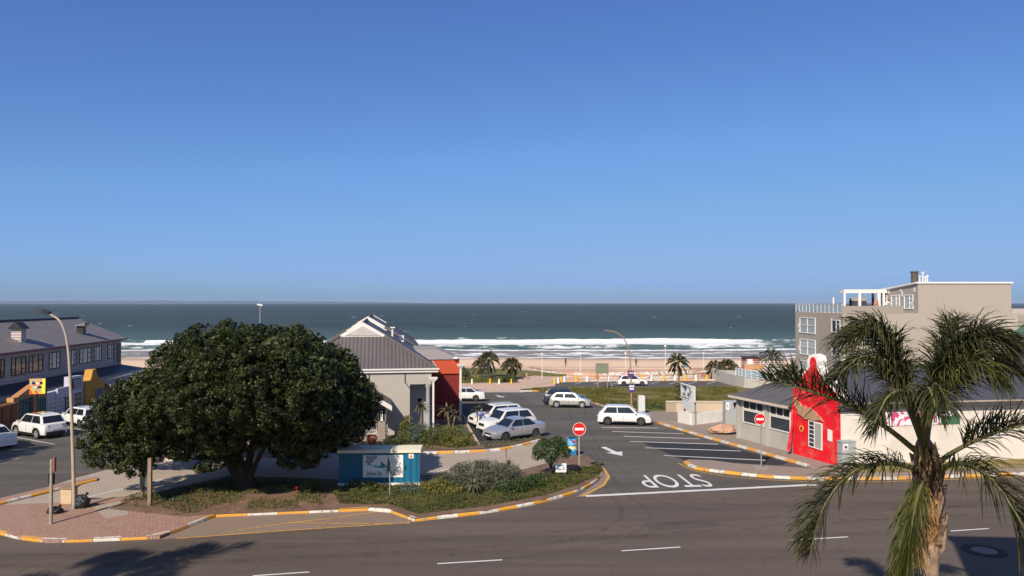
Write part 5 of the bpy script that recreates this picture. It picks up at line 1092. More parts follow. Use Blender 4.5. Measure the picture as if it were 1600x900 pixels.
# ================================================================ PEOPLE (small and far)
SKIN = pm('skin', (.30, .17, .11), .6, .05)
def person(label, loc, top, bottom, face=0, pose='stand', hat=None):
    t_ = thing('person', label, 'person', loc, rot=(0, 0, face))
    J = dict(p=(0, 0, .95), c=(0, 0, 1.30), n=(0, 0, 1.47), h=(0, .01, 1.56), h2=(0, .02, 1.68), sl=(-.17, 0, 1.40), sr=(.17, 0, 1.40), el=(-.24, .04, 1.14), er=(.24, .04, 1.14), wl=(-.25, .12, .90), wr=(.25, .12, .90), hl=(-.09, 0, .90), hr=(.09, 0, .90), kl=(-.10, .04, .50), kr=(.10, .0, .50), al=(-.11, -.02, .09), ar=(.11, .0, .09), fl=(-.12, .14, .03), fr=(.12, .15, .03), ml=(-.25, .16, .82), mr=(.25, .16, .82))
    if pose == 'reach': J.update(el=(-.22, .26, 1.38), wl=(-.16, .46, 1.50), ml=(-.15, .54, 1.56), er=(.22, .26, 1.32), wr=(.14, .46, 1.42), mr=(.13, .53, 1.47))
    if pose == 'bend': J.update(c=(0, .20, 1.24), n=(0, .32, 1.36), h=(0, .38, 1.42), h2=(0, .46, 1.50), sl=(-.17, .27, 1.31), sr=(.17, .27, 1.31), el=(-.22, .44, 1.12), er=(.22, .44, 1.12), wl=(-.18, .60, 1.02), wr=(.18, .60, 1.02), ml=(-.17, .67, 1.0), mr=(.17, .67, 1.0))
    rad = dict(p=.14, c=.15, n=.055, h=.085, h2=.075, sl=.065, sr=.065, el=.042, er=.042, wl=.03, wr=.03, hl=.09, hr=.09, kl=.06, kr=.06, al=.04, ar=.04, fl=.04, fr=.04, ml=.035, mr=.035)
    E = [('p', 'c'), ('c', 'n'), ('n', 'h'), ('h', 'h2'), ('c', 'sl'), ('c', 'sr'), ('sl', 'el'), ('sr', 'er'), ('el', 'wl'), ('er', 'wr'), ('wl', 'ml'), ('wr', 'mr'), ('p', 'hl'), ('p', 'hr'), ('hl', 'kl'), ('hr', 'kr'), ('kl', 'al'), ('kr', 'ar'), ('al', 'fl'), ('ar', 'fr')]
    ks = list(J); me = bpy.data.meshes.new('body'); me.from_pydata([J[k] for k in ks], [(ks.index(a), ks.index(b)) for a, b in E], [])
    m, t, b = base_mat('clothes_'+label[:12], .85, .2); v = N_obj(t); s = t.nodes.new('ShaderNodeSeparateXYZ'); t.links.new(v, s.inputs[0])
    c = N_mix(t, N_math(t, 'GREATER_THAN', s.outputs['Z'], .95), bottom, top); c = N_mix(t, N_math(t, 'GREATER_THAN', s.outputs['Z'], 1.49 if pose != 'bend' else 1.40), c, (.16, .09, .06)); t.links.new(c, b.inputs['Base Color'])
    me.materials.append(m); o = link('body', me, t_)
    sk = o.modifiers.new('skin', 'SKIN'); lay = me.skin_vertices[0] if me.skin_vertices else None
    if lay is None:
        bpy.context.view_layer.objects.active = o
    for i, k in enumerate(ks): me.skin_vertices[0].data[i].radius = (rad[k], rad[k]*(.8 if k in 'pc' else 1)); me.skin_vertices[0].data[i].use_root = (k == 'p')
    ss = o.modifiers.new('sub', 'SUBSURF'); ss.levels = 1; ss.render_levels = 2
    hc = J['h2']; MB().lathe((hc[0], hc[1]-.01, hc[2]-.03), [(.095, -.02), (.10, .03), (.085, .085), (.04, .115)], 10).build('hair', hat or BLACK, t_, smooth=True)
    return t_
def skin_ok(me): return True
try:
    person('person in a dark blue top with raised arms on the rooftop terrace', (P(1330, 480, 94).x, 94.2, 8.44), (.03, .035, .09), (.03, .03, .06), R(-60), 'reach')
    person('person in a white shirt leaning towards the terrace wall', (P(1387, 480, 88).x, 88.5, 8.44), (.75, .74, .72), (.05, .05, .12), R(-80), 'bend')
    p = P(884, 569, 150); person('person in dark clothes walking far off on the beach, left of the two', (p.x, 150, T(150)), (.03, .03, .03), (.03, .03, .04), R(40))
    p = P(994, 569, 150); person('person in a blue grey jacket standing on the beach, right of the two', (p.x, 150, T(150)), (.05, .09, .11), (.03, .04, .05), R(-30))
except Exception as ex:
    print('PERSON FAIL', ex)
ld = thing('step_ladder', 'orange step ladder in the dark doorway of the rooftop terrace', 'ladder', (P(1369, 480, 91.8).x, 91.6, 8.44))
x = P(1369, 480, 91.8).x; OR = pm('ladder_orange', (.60, .22, .08), .6)
lb = MB()
for s in (-1, 1): lb.tube([(x+s*.32, 91.4, 8.44), (x+s*.16, 91.75, 10.05)], .045, 6)
for k in range(5): lb.tube([(x-.29+.03*k, 91.45+.06*k, 8.72+.29*k), (x+.29-.03*k, 91.45+.06*k, 8.72+.29*k)], .035, 6)
lb.build('front_frame', OR, ld)
lb = MB()
for s in (-1, 1): lb.tube([(x+s*.34, 92.2, 8.44), (x+s*.16, 91.8, 10.03)], .035, 6)
lb.build('back_frame', OR, ld)
# ================================================================ STREET FURNITURE
SH = [Vector((-20.35, 34.4, .13))]
def lamp(label, base_px, path_px, Y, r0, r1, mat, head=None, zbase=.13):
    b0 = P(*base_px, Y); t_ = thing('street_lamp', label, 'street lamp', (b0.x, Y, T(Y)+zbase))
    pts = [Vector((b0.x, Y, T(Y)+zbase))]+[P(x, y, Y) for x, y in path_px]
    sp = smooth_line(pts, 6); n = len(sp)
    MB().tube(sp, [r0+(r1-r0)*(i/(n-1))**.8 for i in range(n)], 10).build('pole', mat, t_, smooth=True)
    MB().tube([pts[0], pts[0]+Vector((0, 0, .12))], r0*1.5, 10).build('base_collar', GREYM, t_)
    return t_, sp
lp, sp = lamp('tall tan street lamp with curved neck and flat dark head at left', (116, 797), [(114.5, 730), (112, 650), (108.5, 570), (105, 535), (99, 512), (91, 499), (77, 490.5)], 34.4, .088, .042, POLE)
h0 = P(78, 490, 34.4); h1 = P(52, 482.5, 34.4); d = (h1-h0).normalized(); up = Vector((0, 1, 0)).cross(d); up = up if up.z > 0 else -up
s_ = Vector((0, 1, 0))
MB().hexa([h0-s_*.10-up*.05, h0+s_*.10-up*.05, h0+d*.32+s_*.20-up*.07, h0+d*.32-s_*.20-up*.07, h0-s_*.09+up*.08, h0+s_*.09+up*.08, h0+d*.32+s_*.17+up*.10, h0+d*.32-s_*.17+up*.10]).hexa(
    [h0+d*.322-s_*.20-up*.07, h0+d*.322+s_*.20-up*.07, h1+s_*.12-up*.01, h1-s_*.12-up*.01, h0+d*.322-s_*.17+up*.10, h0+d*.322+s_*.17+up*.10, h1+s_*.10+up*.03, h1-s_*.10+up*.03]).build('lamp_head', DARK, lp)
MB().hexa([h0+d*.2-s_*.11-up*.075, h0+d*.2+s_*.11-up*.075, h0+d*.6+s_*.11-up*.06, h0+d*.6-s_*.11-up*.06, h0+d*.2-s_*.11-up*.060, h0+d*.2+s_*.11-up*.060, h0+d*.6+s_*.11-up*.045, h0+d*.6-s_*.11-up*.045]).build('lamp_lens', pm('lamp_lens', (.4, .3, .2), .2), lp)
gL = G(986.5, 637)
lp2, sp = lamp('thin rusty street lamp with long curved neck and small purple signs', (986.5, 637), [(986.3, 610), (985.5, 580), (983.5, 552), (979, 537), (972, 526), (961, 519), (944, 516.3)], gL.y, .10, .04, pm('rusty_pole', (.36, .22, .15), .7, .15, 2))
yL = gL.y-.12; PUR = pm('sign_purple', (.06, .05, .22), .5)
def psign(x0, x1, y0, y1, Y, mat, par, name='sign_plate', th=.03, **k):
    a = P(x0, y1, Y); b_ = P(x1, y0, Y); return MB().box(a.x, b_.x, Y-th, Y, a.z, b_.z).build(name, mat, par, **k)
psign(983, 990.5, 579.5, 589, yL, PUR, lp2); psign(980.5, 983.2, 578, 590, yL+.05, pm('sign_brown', (.30, .07, .04), .6), lp2); psign(983.2, 990.2, 582, 583.5, yL-.035, WHITE, lp2, 'lettering', .004)
psign(982.5, 992, 597.5, 600.3, yL, pm('sign_grey', (.25, .25, .24), .6), lp2)
psign(982, 992, 601, 612.5, yL, PUR, lp2); psign(983, 991, 602.5, 605, yL-.035, WHITE, lp2, 'lettering', .004); psign(983.5, 990.5, 606.5, 609, yL-.035, WHITE, lp2, 'lettering', .004)
# beach masts and promenade lamps
def mast(label, px, ytop, Y, r=.06, head='ball'):
    tp = P(px, ytop, Y); t_ = thing('promenade_lamp', label, 'lamp post', (tp.x, Y, T(Y)))
    MB().tube([(tp.x, Y, T(Y)), (tp.x, Y, tp.z)], [r, r*.7], 8).build('pole', TRIM, t_)
    MB().tube([(tp.x, Y, tp.z), (tp.x, Y, tp.z+.08), (tp.x, Y, tp.z+.25), (tp.x, Y, tp.z+.3)], [.1, .28, .22, .05], 10).build('lamp_head', TRIM if head == 'ball' else DARK, t_)
for i, (px, yt, Y) in enumerate(((847, 554.5, 118), (907, 554.5, 124), (1039.5, 542, 128), (977.5, 553, 140), (1099.5, 553.5, 132))):
    mast('thin pale lamp post on the beach promenade, '+ordl(sorted([847, 907, 1039.5, 977.5, 1099.5]).index(px))+' of five', px, yt, Y, .06)
tp = P(406.5, 477, 105); fm_ = thing('floodlight_mast', 'tall floodlight mast rising behind the big tree', 'mast', (tp.x, 105, T(105)))
MB().tube([(tp.x, 105, T(105)), (tp.x, 105, tp.z)], [.13, .07], 8).build('pole', GREYM, fm_)
MB().box(tp.x-.38, tp.x-.02, 104.8, 105.2, tp.z, tp.z+.2).build('floodlight', WHITE, fm_); MB().box(tp.x+.05, tp.x+.4, 104.7, 105.1, tp.z-.1, tp.z+.15).build('floodlight', WHITE, fm_)
# no entry signs
def no_entry(label, base_px, disc_px, dpx, pole_mat, zoff=.13, dark_foot=False, yaw=0):
    g = G(*base_px, zoff); Y = g.y; c = P(*disc_px, Y-.06); r = dpx/2*Y/FPX
    t_ = thing('no_entry_sign', label, 'road sign', g)
    MB().tube([g, (g.x, Y, c.z+r*.6)], .038, 10).build('pole', pole_mat, t_, smooth=True)
    if dark_foot: MB().tube([g, g+Vector((0, 0, .5))], .043, 10).build('pole_foot', BLACK, t_)
    n = Vector((math.sin(yaw), -math.cos(yaw), 0)); pl = MB().disc(c-n*.02, n, r, .02, 40).build('plate', RED, t_)
    ring = MB(); u_ = Vector((math.cos(yaw), math.sin(yaw), 0)); w_ = Vector((0, 0, 1))
    for i in range(40):
        a0, a1 = 2*math.pi*i/40, 2*math.pi*(i+1)/40; q = lambda rr, a: c+n*.004+(u_*math.cos(a)+w_*math.sin(a))*rr
        ring.poly([q(r*.94, a0), q(r, a0), q(r, a1), q(r*.94, a1)])
    ring.build('border', WHITE, pl, recalc=False)
    MB().hexa([c+n*d+u_*x*r*.68+w_*z*r*.19 for d in (.001, .008) for x, z in ((-1, -1), (1, -1), (1, 1), (-1, 1))]).build('bar', WHITE, pl)
no_entry('round red no entry sign on a tan pole at the tip of the planted island', (905, 741), (905, 670.5), 20.5, POLE, .14, True)
no_entry('round red no entry sign on a grey pole on the right kerb island', (1189.5, 731.5), (1187.5, 655), 17.5, GREYM, .12)
g = G(1189.5, 731.5, .12); cp0 = thing('concrete_pad', 'small concrete footing under the right no entry sign', 'footing', g); MB().disc(g+Vector((0, 0, .002)), (0, 0, 1), .45, .03, 14).build('pad', KC, cp0)
# round sign seen edge-on in front of the blue box
g = G(609, 778.5, .14); Y = g.y; z0, z1 = P(609, 736, Y).z, P(609, 714.5, Y).z
es = thing('edge_on_sign', 'round road sign seen edge on in front of the blue utility box', 'road sign', g)
MB().tube([g, (g.x, Y, z1-.05)], .032, 10).build('pole', GREYM, es, smooth=True)
MB().disc((g.x-.05, Y, (z0+z1)/2), (-1, .05, 0), (z1-z0)/2, .03, 28).build('plate', DARK, es)
# blue utility box with mural panel
ub = thing('utility_box', 'long blue metal utility box with cream lid and a painted tourism panel', 'utility box', G(595, 757, .14))
a = G(529, 758.5, .14); b_ = G(655.5, 757.5, .14); AB = math.atan2(b_.y-a.y, b_.x-a.x); FB = Fr(a.x, a.y, AB, .14); Lb = (b_-a).length; HB = P(655, 707, b_.y).z-.14
BLU = rib_mat('blue_box_paint', (.010, .125, .22), AB, .33, 'X', .5, var=.06)
MB().box(0, Lb, 0, .95, 0.12, HB, 0, FB).build('body', BLU, ub)
MB().box(-.03, Lb+.03, -.05, 1.0, -.1, .118, 0, FB).build('plinth', TRIM, ub)
MB().hexa([FB(-.07, -.10, HB+.002), FB(Lb+.07, -.10, HB+.002), FB(Lb+.07, 1.05, HB+.002), FB(-.07, 1.05, HB+.002), FB(-.07, -.10, HB+.16), FB(Lb+.07, -.10, HB+.16), FB(Lb+.07, 1.05, HB+.20), FB(-.07, 1.05, HB+.20)]).build('lid', pm('cream_lid', (.72, .66, .50), .7, .06, 1.5), ub)
def onb(px, py, out=0.0): return UPL(px, py, FB(0, -out, 0), FB.y)
p0 = onb(567, 746, .02); p1 = onb(630, 711, .02)
u0 = (p0-FB(0, 0)).dot(FB.x); u1 = (p1-FB(0, 0)).dot(FB.x); v0 = p0.z-.14; v1 = p1.z-.14
pn = MB().box(u0, u1, -.02, -.003, v0, v1, 0, FB).build('painted_panel', pm('panel_white', (.78, .76, .70), .6, .03), ub)
pu = u1-u0; pv = v1-v0
def patch(pts, mat, name, o=.024): return MB().extrude([FB(u0+x*pu, -o, v0+y*pv) for x, y in pts], FB.y*.004).build(name, mat, pn)
patch([(.07, .98), (.10, .80), (.02, .72), (.12, .62), (.08, .58), (.20, .52), (.20, .66), (.27, .70), (.26, .80), (.34, .84), (.33, .9), (.40, .98)], pm('tree_shadow_grey', (.30, .32, .36), .6), 'blotch')  # the tree's shadow on the panel, painted as a grey shape
patch([(.24, .52), (.34, .44), (.50, .42), (.66, .50), (.64, .57), (.55, .52), (.45, .56), (.36, .50), (.28, .58)], pm('wave_teal', (.03, .35, .42), .5), 'wave', .028)
patch([(.40, .47), (.52, .44), (.62, .53), (.50, .50)], pm('wave_blue', (.04, .14, .35), .5), 'wave', .032)
patch([(.42, .68), (.46, .70), (.52, .60), (.58, .58), (.50, .54), (.44, .58), (.47, .62)], BLACK, 'surfer', .032)
patch([(.60, .74), (.66, .76), (.66, .62), (.62, .60)], pm('pink_dab', (.70, .35, .32), .6), 'dab', .028)
textmesh('Jeffreys Bay', 'lettering', BLACK, pn, basis(FB(u0+pu*.28, -.026, v0+pv*.17), FB.x, (0, 0, 1)), size=.30, shear=.35, sx=.58)
textmesh('TOURISM', 'lettering', BLACK, pn, basis(FB(u0+pu*.77, -.026, v0+pv*.19), FB.x, (0, 0, 1)), size=.36, sx=.60)
c_ = onb(642.5, 712.5, .01); wsn = MB().box((c_-FB(0, 0)).dot(FB.x)-.13, (c_-FB(0, 0)).dot(FB.x)+.13, -.014, -.003, c_.z-.14-.12, c_.z-.14+.14, 0, FB).build('warning_label', WHITE, ub)
MB().extrude([c_+FB.x*x+Vector((0, 0, z))-FB.y*.008 for x, z in ((-.09, -.07), (.09, -.07), (0, .09))], -FB.y*.003).build('warning_triangle', pm('warning_orange', (.55, .25, .05), .5), wsn)
MB().box(pu+u0+.1, pu+u0+.14, -.05, -.003, v0+pv*.35, v0+pv*.5, 0, FB).build('handle', BLACK, ub)
# barrel used as a bin
g = G(894, 713, .01); zt = P(894, 684, g.y).z; r = .5*15.5*g.y/FPX
m, t, b = base_mat('barrel_paint', .35, .5); v = N_obj(t); s = t.nodes.new('ShaderNodeSeparateXYZ'); t.links.new(v, s.inputs[0])
f = N_noise(t, 2.2, 4, .6, v, 1.0); c = N_ramp(t, f, [(.38, (.01, .10, .42)), (.48, (.02, .30, .62)), (.56, (.25, .55, .70)), (.62, (.02, .22, .5))])
bd = N_math(t, 'COMPARE', s.outputs['Z'], .60); bd_n = bd.node; bd_n.inputs[2].default_value = .10; c = N_mix(t, bd, c, (.75, .68, .35)); t.links.new(c, b.inputs['Base Color'])
br = thing('litter_barrel', 'blue painted oil drum with a pale band, beside the no entry pole', 'barrel', g)
o = MB(); H_ = zt-g.z; pr_ = [(r, 0), (r, .02), (r*.97, .03), (r*.97, H_*.32), (r*1.01, H_*.335), (r*.97, H_*.35), (r*.97, H_*.65), (r*1.01, H_*.665), (r*.97, H_*.68), (r*.97, H_-.03), (r*1.01, H_-.02), (r*1.01, H_)]
o.lathe(g, pr_, 24); o.build('drum', m, br, smooth=True); MB().disc(g+Vector((0, 0, H_+.001)), (0, 0, 1), r*.85, .004, 20).build('opening', BLACK, br)
c_ = P(896, 690, g.y-r-.01); MB().disc((c_.x, g.y-r*.99, c_.z), (0, -1, 0), .09, .01, 14).build('red_spot', RED, br)
# small white board near round bush
g = G(876.5, 741, .14); p1 = P(868, 724, g.y-.6); p2 = P(885, 738, g.y-.6)
sb = thing('small_white_sign', 'small white board with blue swirl under the round bush', 'sign', g)
MB().box(p1.x, p2.x, g.y-.6, g.y-.56, p2.z, p1.z).build('board', WHITE, sb); MB().box(p1.x+.08, p1.x+.13, g.y-.558, g.y-.51, .1, p1.z-.1).box(p2.x-.13, p2.x-.08, g.y-.558, g.y-.51, .1, p1.z-.1).build('post', WOOD, sb)
cx_ = (p1.x+p2.x)/2; cz_ = (p1.z+p2.z)/2; sw = MB(); ppp = [Vector((cx_+.20*math.cos(a)*(1-.05*a)-.02, g.y-.606, cz_+.14*math.sin(a)*(1-.05*a)+.02)) for a in np.linspace(.6, 5.2, 14)]; sw.tube(ppp, [.012+.03*math.sin(i/13*3.14) for i in range(14)], 5); sw.build('blue_swirl', pm('swirl_blue', (.04, .22, .42), .5), sb)
MB().box(cx_+.12, cx_+.17, g.y-.612, g.y-.602, cz_-.12, cz_+.05).build('green_mark', pm('swirl_green', (.03, .22, .15), .5), sb)
# info pillar, gate, pot
g = G(594, 690, .12); g = P(596, 689, 51.0); g.z = .12; w2 = .5*12.5*51/FPX; zt = P(594, 637.5, 51).z; zi = P(594, 658, 51).z
ip = thing('information_pillar', 'slatted stone pillar with a black and white i panel on top', 'sign', g)
o = MB(); k = 0; z = .12
while z < zi-.02: o.box(g.x-w2+.02*(k % 2), g.x+w2-.02*(k % 2), 51, 51.5, z, z+.115); z += .13; k += 1
o.box(g.x-w2+.06, g.x+w2-.06, 51.05, 51.45, .12, zi-.02); o.build('slatted_stone', pm('slat_stone', (.33, .27, .22), .9, .2, 2), ip)
MB().box(g.x-w2-.03, g.x+w2+.03, 50.97, 51.53, zi, zt).build('panel_case', GREYM, ip)
pnl = MB().box(g.x-w2+.07, g.x+w2-.05, 50.95, 50.968, zi+.03, zt-.08).build('panel', BLACK, ip)
hh = zt-zi; MB().disc((g.x+.01, 50.948, zt-.08-hh*.14), (0, -1, 0), .085, .004, 20).box(g.x-.07, g.x+.09, 50.943, 50.948, zi+.03, zt-.1-hh*.34).box(g.x-.12, g.x-.07, 50.943, 50.948, zt-.1-hh*.42, zt-.1-hh*.34).box(g.x-.11, g.x+.13, 50.9405, 50.9425, zi+.03, zi+.09).build('letter_i', WHITE, pnl)
gt = thing('lattice_gate', 'white lattice gate beside the slatted information pillar', 'gate', P(580, 686, 52))
o = MB(); xa, xb = P(572, 660, 52).x, P(588, 660, 52).x; zt = P(580, 650, 52).z
for k in range(6): x = xa+(xb-xa)*k/5; o.box(x-.015, x+.015, 52, 52.03, .15, zt)
for k in range(7): z = .2+(zt-.2)*k/6; o.box(xa, xb, 52.032, 52.05, z-.015, z+.015)
o.build('lattice', WHITE, gt)
g = P(581, 693, 50.0); g.z = .13; pt_ = thing('terracotta_pot', 'round terracotta pot in front of the information pillar', 'pot', g)
MB().lathe(g, [(.18, 0), (.24, .03), (.33, .28), (.35, .42), (.29, .52), (.33, .56), (.33, .60), (.27, .60), (.25, .5)], 20).build('pot', pm('terracotta', (.48, .15, .07), .7, .1, 3), pt_, smooth=True)
MB().disc(g+Vector((0, 0, .5)), (0, 0, 1), .26, .01, 16).build('potting_soil', SOIL, pt_)
# left pavement things
g = G(79.5, 818.5, .13); Y = g.y; z1 = P(79, 718, Y).z
wp = thing('signpost', 'weathered wooden signpost with a board seen edge on, beside the left kerb', 'signpost', g)
MB().tube([g, (g.x, Y, z1)], [.075, .065], 10).build('post', pm('grey_pole_wood', (.33, .29, .22), .85, .2, 3), wp, smooth=True)
MB().box(g.x+.06, g.x+.13, Y-.02, Y+.12, P(84, 737, Y).z, P(84, 715, Y).z).build('board', pm('red_brown_board', (.28, .11, .08), .8, .15), wp)
MB().box(g.x-.12, g.x-.07, Y-.06, Y+.1, P(84, 756, Y).z, P(84, 740, Y).z).box(g.x+.06, g.x+.09, Y-.06, Y+.1, P(84, 756, Y).z, P(84, 740, Y).z).build('bracket', DARK, wp)
g = G(103, 788, .13); wbn = thing('timber_block', 'pale square timber bollard block beside the lamp base', 'bollard', g)
xa, xb = P(94, 780, g.y).x, P(112, 780, g.y).x; MB().box(xa, xb, g.y, g.y+.5, .13, P(100, 764, g.y).z).build('block', pm('pale_timber', (.56, .42, .26), .8, .2, 3), wbn, bevel=.02)
MB().box(xa-.06, xb+.06, g.y-.05, g.y+.55, P(100, 764, g.y).z+.002, P(100, 764, g.y).z+.07).build('cap', WOOD, wbn)
m, t, b = base_mat('bin_bag', .3, .6); b.inputs['Base Color'].default_value = (.012, .012, .014, 1); N_bump(t, b, N_noise(t, 6, 4, .7, N_obj(t), 1), 1, .06); BAG = m
def bag(label, px, py, rx, rz, ry=None):
    g = G(px, py, .13); t_ = thing('bin_bag', label, 'rubbish bag', g); bm = bmesh.new(); bmesh.ops.create_icosphere(bm, subdivisions=4, radius=1)
    from mathutils import noise
    for v in bm.verts:
        n = noise.noise(v.co*1.7+Vector((px, 0, 0)))*.30+noise.noise(v.co*5+Vector((px, 3, 0)))*.10
        v.co = v.co*(1+n); v.co = Vector((v.co.x*rx, v.co.y*(ry or rx*.7), max(v.co.z*rz, -rz*.55)+rz*.55))
    bmesh.ops.transform(bm, matrix=Matrix.Identity(4), verts=bm.verts); me = bpy.data.meshes.new('bag'); bm.to_mesh(me); bm.free(); me.materials.append(BAG)
    for p in me.polygons: p.use_smooth = True
    o = link('bag', me, t_); MB().tube([(g.x+rx*.5, g.y, g.z+rz*1.3), (g.x+rx*.6, g.y, g.z+rz*1.6), (g.x+rx*.75, g.y, g.z+rz*1.75)], [.03, .05, .07], 7).build('knot', BAG, t_)
bag('large black bin bag slumped behind the lamp base, white paper under it', 127, 793, .38, .38); bag('small black bin bag on the paving beside the wooden signpost', 86, 802, .33, .20)
ts = thing('timber_map_board', 'timber notice board on two posts, partly under the big tree', 'notice board', G(228, 785, .13))
g1, g2 = G(222, 777, .13), G(234, 790, .13)
for g in (g1, g2): MB().box(g.x-.08, g.x+.08, g.y-.08, g.y+.08, .1, 2.35).build('post', WOOD, ts)
d = (g2-g1).normalized(); n_ = Vector((-d.y, d.x, 0))*.03
MB().hexa([g1+d*.1-n_+Vector((0, 0, .75)), g2-d*.1-n_+Vector((0, 0, .75)), g2-d*.1+n_+Vector((0, 0, .75)), g1+d*.1+n_+Vector((0, 0, .75)), g1+d*.1-n_+Vector((0, 0, 2.1)), g2-d*.1-n_+Vector((0, 0, 2.1)), g2-d*.1+n_+Vector((0, 0, 2.1)), g1+d*.1+n_+Vector((0, 0, 2.1))]).build('board', pm('board_green', (.10, .15, .14), .5, .2, 1), ts)
# manhole in the road corner
g = G(1538, 861); mh = thing('manhole_cover', 'round iron manhole cover set in dark asphalt at the lower right', 'manhole cover', g)
MB().disc(g+Vector((0, 0, .009)), (0, 0, 1), .78, .004, 32).build('collar', ASPN, mh); MB().disc(g+Vector((0, 0, .016)), (0, 0, 1), .45, .006, 32).build('lid', pm('iron_lid', (.17, .15, .13), .6, .15, 4), mh)
# bollards
def bollard_proto(col, lab, tall=.85, r=.17):
    t_ = thing('bollard', lab, 'bollard', (0, 0, 0), rot=(0, 0, 0)); MB().lathe((0, 0, 0), [(r*1.15, 0), (r*1.15, .06), (r, .09), (r*.9, tall-.14), (r*.95, tall-.1), (r*.7, tall-.02), (r*.2, tall)], 14).build('post', col, t_, smooth=True); return t_
BW, BY = bollard_proto(WHITE, ''), bollard_proto(YEL, ''); SW, SY = bollard_proto(WHITE, '', .75, .13), bollard_proto(YEL, '', .75, .13)
usedp = set()
def put(pr, px, py, label, group, par=None):
    o = pr if pr.name not in usedp else copy_tree(pr); usedp.add(pr.name); g = G(px, py, .05); o.location = g; o.name = 'bollard'; tag(o, label, 'bollard', group); return o
row = [(866.6, 600, 1), (872, 598.8, 0), (876.8, 598, 1), (882, 596.4, 0), (900.4, 596.2, 1), (917.7, 595.8, 0), (951, 595.8, 0), (1002.5, 593.4, 1), (1018, 594.7, 0), (1037, 594.6, 1), (1054.5, 594.2, 0), (1071, 594, 1), (1087.5, 594, 0), (1104.7, 593.8, 1), (1121, 593.8, 0), (1138, 593.8, 1)]
cw = cy_ = 0
for px, py, ye in row:
    if ye: put(BY, px, py, 'yellow bollard behind the far parking bays, '+ordl(cy_)+' among the yellow ones', 'bollards along the far parking bays'); cy_ += 1
    else: put(BW, px, py, 'white bollard behind the far parking bays, '+ordl(cw)+' among the white ones', 'bollards along the far parking bays'); cw += 1
for i, (px, py, ye) in enumerate(((737.5, 600, 0), (765.6, 599.6, 1), (780, 600, 0), (799, 599.6, 1))):
    put(SY if ye else SW, px, py, ('yellow' if ye else 'white')+' bollard in front of the palm lawn, '+ordl(i)+' of four', 'bollards in front of the palm lawn')
# planter box, billboards, posts
g = G(820.5, 592, .05); pb = thing('stone_planter', 'small square tan stone box on the plaza near the palms', 'planter', g); MB().box(g.x-.32, g.x+.32, g.y, g.y+.6, g.z, g.z+.75).box(g.x-.37, g.x+.37, g.y-.05, g.y+.65, g.z+.752, g.z+.85).build('box', pm('tan_stone', (.50, .36, .24), .85, .1), pb)
g = G(1003, 646, .12); pl = thing('white_pillar', 'square white concrete pillar at the foot of the grass slope', 'pillar', g); xa, xb = P(998, 640, g.y).x, P(1008, 640, g.y).x
MB().box(xa, xb, g.y, g.y+.55, .0, P(1000, 618.5, g.y).z).build('shaft', pm('pillar_white', (.60, .60, .57), .8, .06), pl, bevel=.015)
Yb = G(934, 606.5, .1).y; gb = thing('green_board', 'dull green board on two posts with a leaning prop, on the lawn edge', 'notice board', G(940, 606, .1))
xa, xb = P(930.5, 575, Yb).x, P(951, 575, Yb).x; zt, zb_ = P(940, 567.5, Yb).z, P(940, 583.5, Yb).z
MB().box(xa, xb, Yb-.08, Yb-.02, zb_, zt).build('board', rib_mat('green_grey_board', (.25, .27, .19), 0, .12, 'X', .7), gb)
for x in (P(934, 590, Yb).x, P(949, 590, Yb).x): MB().box(x-.05, x+.05, Yb, Yb+.1, T(Yb), zt).build('post', pm('post_brown', (.32, .24, .17), .8), gb)
MB().tube([(xb-.05, Yb+.05, zb_), (P(957, 606, Yb-.5).x, Yb-.5, T(Yb)+.05)], .035, 6).build('prop', GREYM, gb)
p = P(933, 588, Yb-.2); MB().extrude([Vector((p.x-.35, Yb-.3, p.z-.2)), Vector((p.x+.35, Yb-.3, p.z-.2)), Vector((p.x, Yb-.3, p.z+.42))], (0, .03, 0)).build('warning_triangle', pm('dull_orange', (.45, .20, .07), .6), gb)
bb = thing('billboard', 'billboard with black and white picture above a blank panel, by the low white wall', 'billboard', G(1081, 656, .12))
A_, B_ = P(1063.5, 598.5, 60.5), P(1085, 603.5, 57.6); A2, B2 = P(1063.5, 622, 60.5), P(1085, 629, 57.6)
dd = (B_-A_); dd.z = 0; dd.normalize(); nn = Vector((dd.y, -dd.x, 0)); nn = nn if nn.y < 0 else -nn
zt, zb_ = (A_.z+B_.z)/2, (A2.z+B2.z)/2; LL = ((B_-A_).xy).length; O_ = Vector((A_.x, A_.y, 0))
fb = lambda a, b, z: O_+dd*a+nn*(-b)+Vector((0, 0, z))
m, t, b = base_mat('billboard_picture', .5, .3); v = N_obj(t); f = N_noise(t, 1.6, 5, .6, v, .6); t.links.new(N_ramp(t, f, [(.44, (.03, .035, .035)), (.50, (.25, .27, .26)), (.54, (.72, .74, .72))]), b.inputs['Base Color'])
MB().box(0, LL, 0, .08, zb_, zt, 0, fb).build('board', WHITE, bb); MB().box(.08, LL*.83, -.01, -.003, zb_+.3, zt-.1, 0, fb).build('picture', m, bb)
MB().box(.35, LL*.93, .0, .06, zb_-.75, zb_-.05, 0, fb).build('lower_panel', pm('panel_grey_white', (.62, .64, .64), .6), bb)
for a in (.5, LL-.25): MB().box(a-.06, a+.06, .085, .2, .1, zt-.2, 0, fb).build('post', GREYM, bb)
lt = MB()
for k, (x, w_) in enumerate(((.3, .35), (.8, .5), (1.5, .3))): lt.box(x, x+w_, -.012, -.003, zb_+.1, zb_+.2, 0, fb)
lt.build('lettering', BLACK, bb)
g = P(1143, 660, 56.5); cbx = thing('grey_cabinet', 'grey electrical cabinet with a logo label and a black splash, left of the restaurant', 'cabinet', (g.x, 56.5, .12))
xa, xb = P(1133.5, 640, 56.5).x, P(1154, 640, 56.5).x; zt = P(1143, 627, 56.5).z; GC = pm('cabinet_grey', (.36, .38, .37), .6, .08, 2)
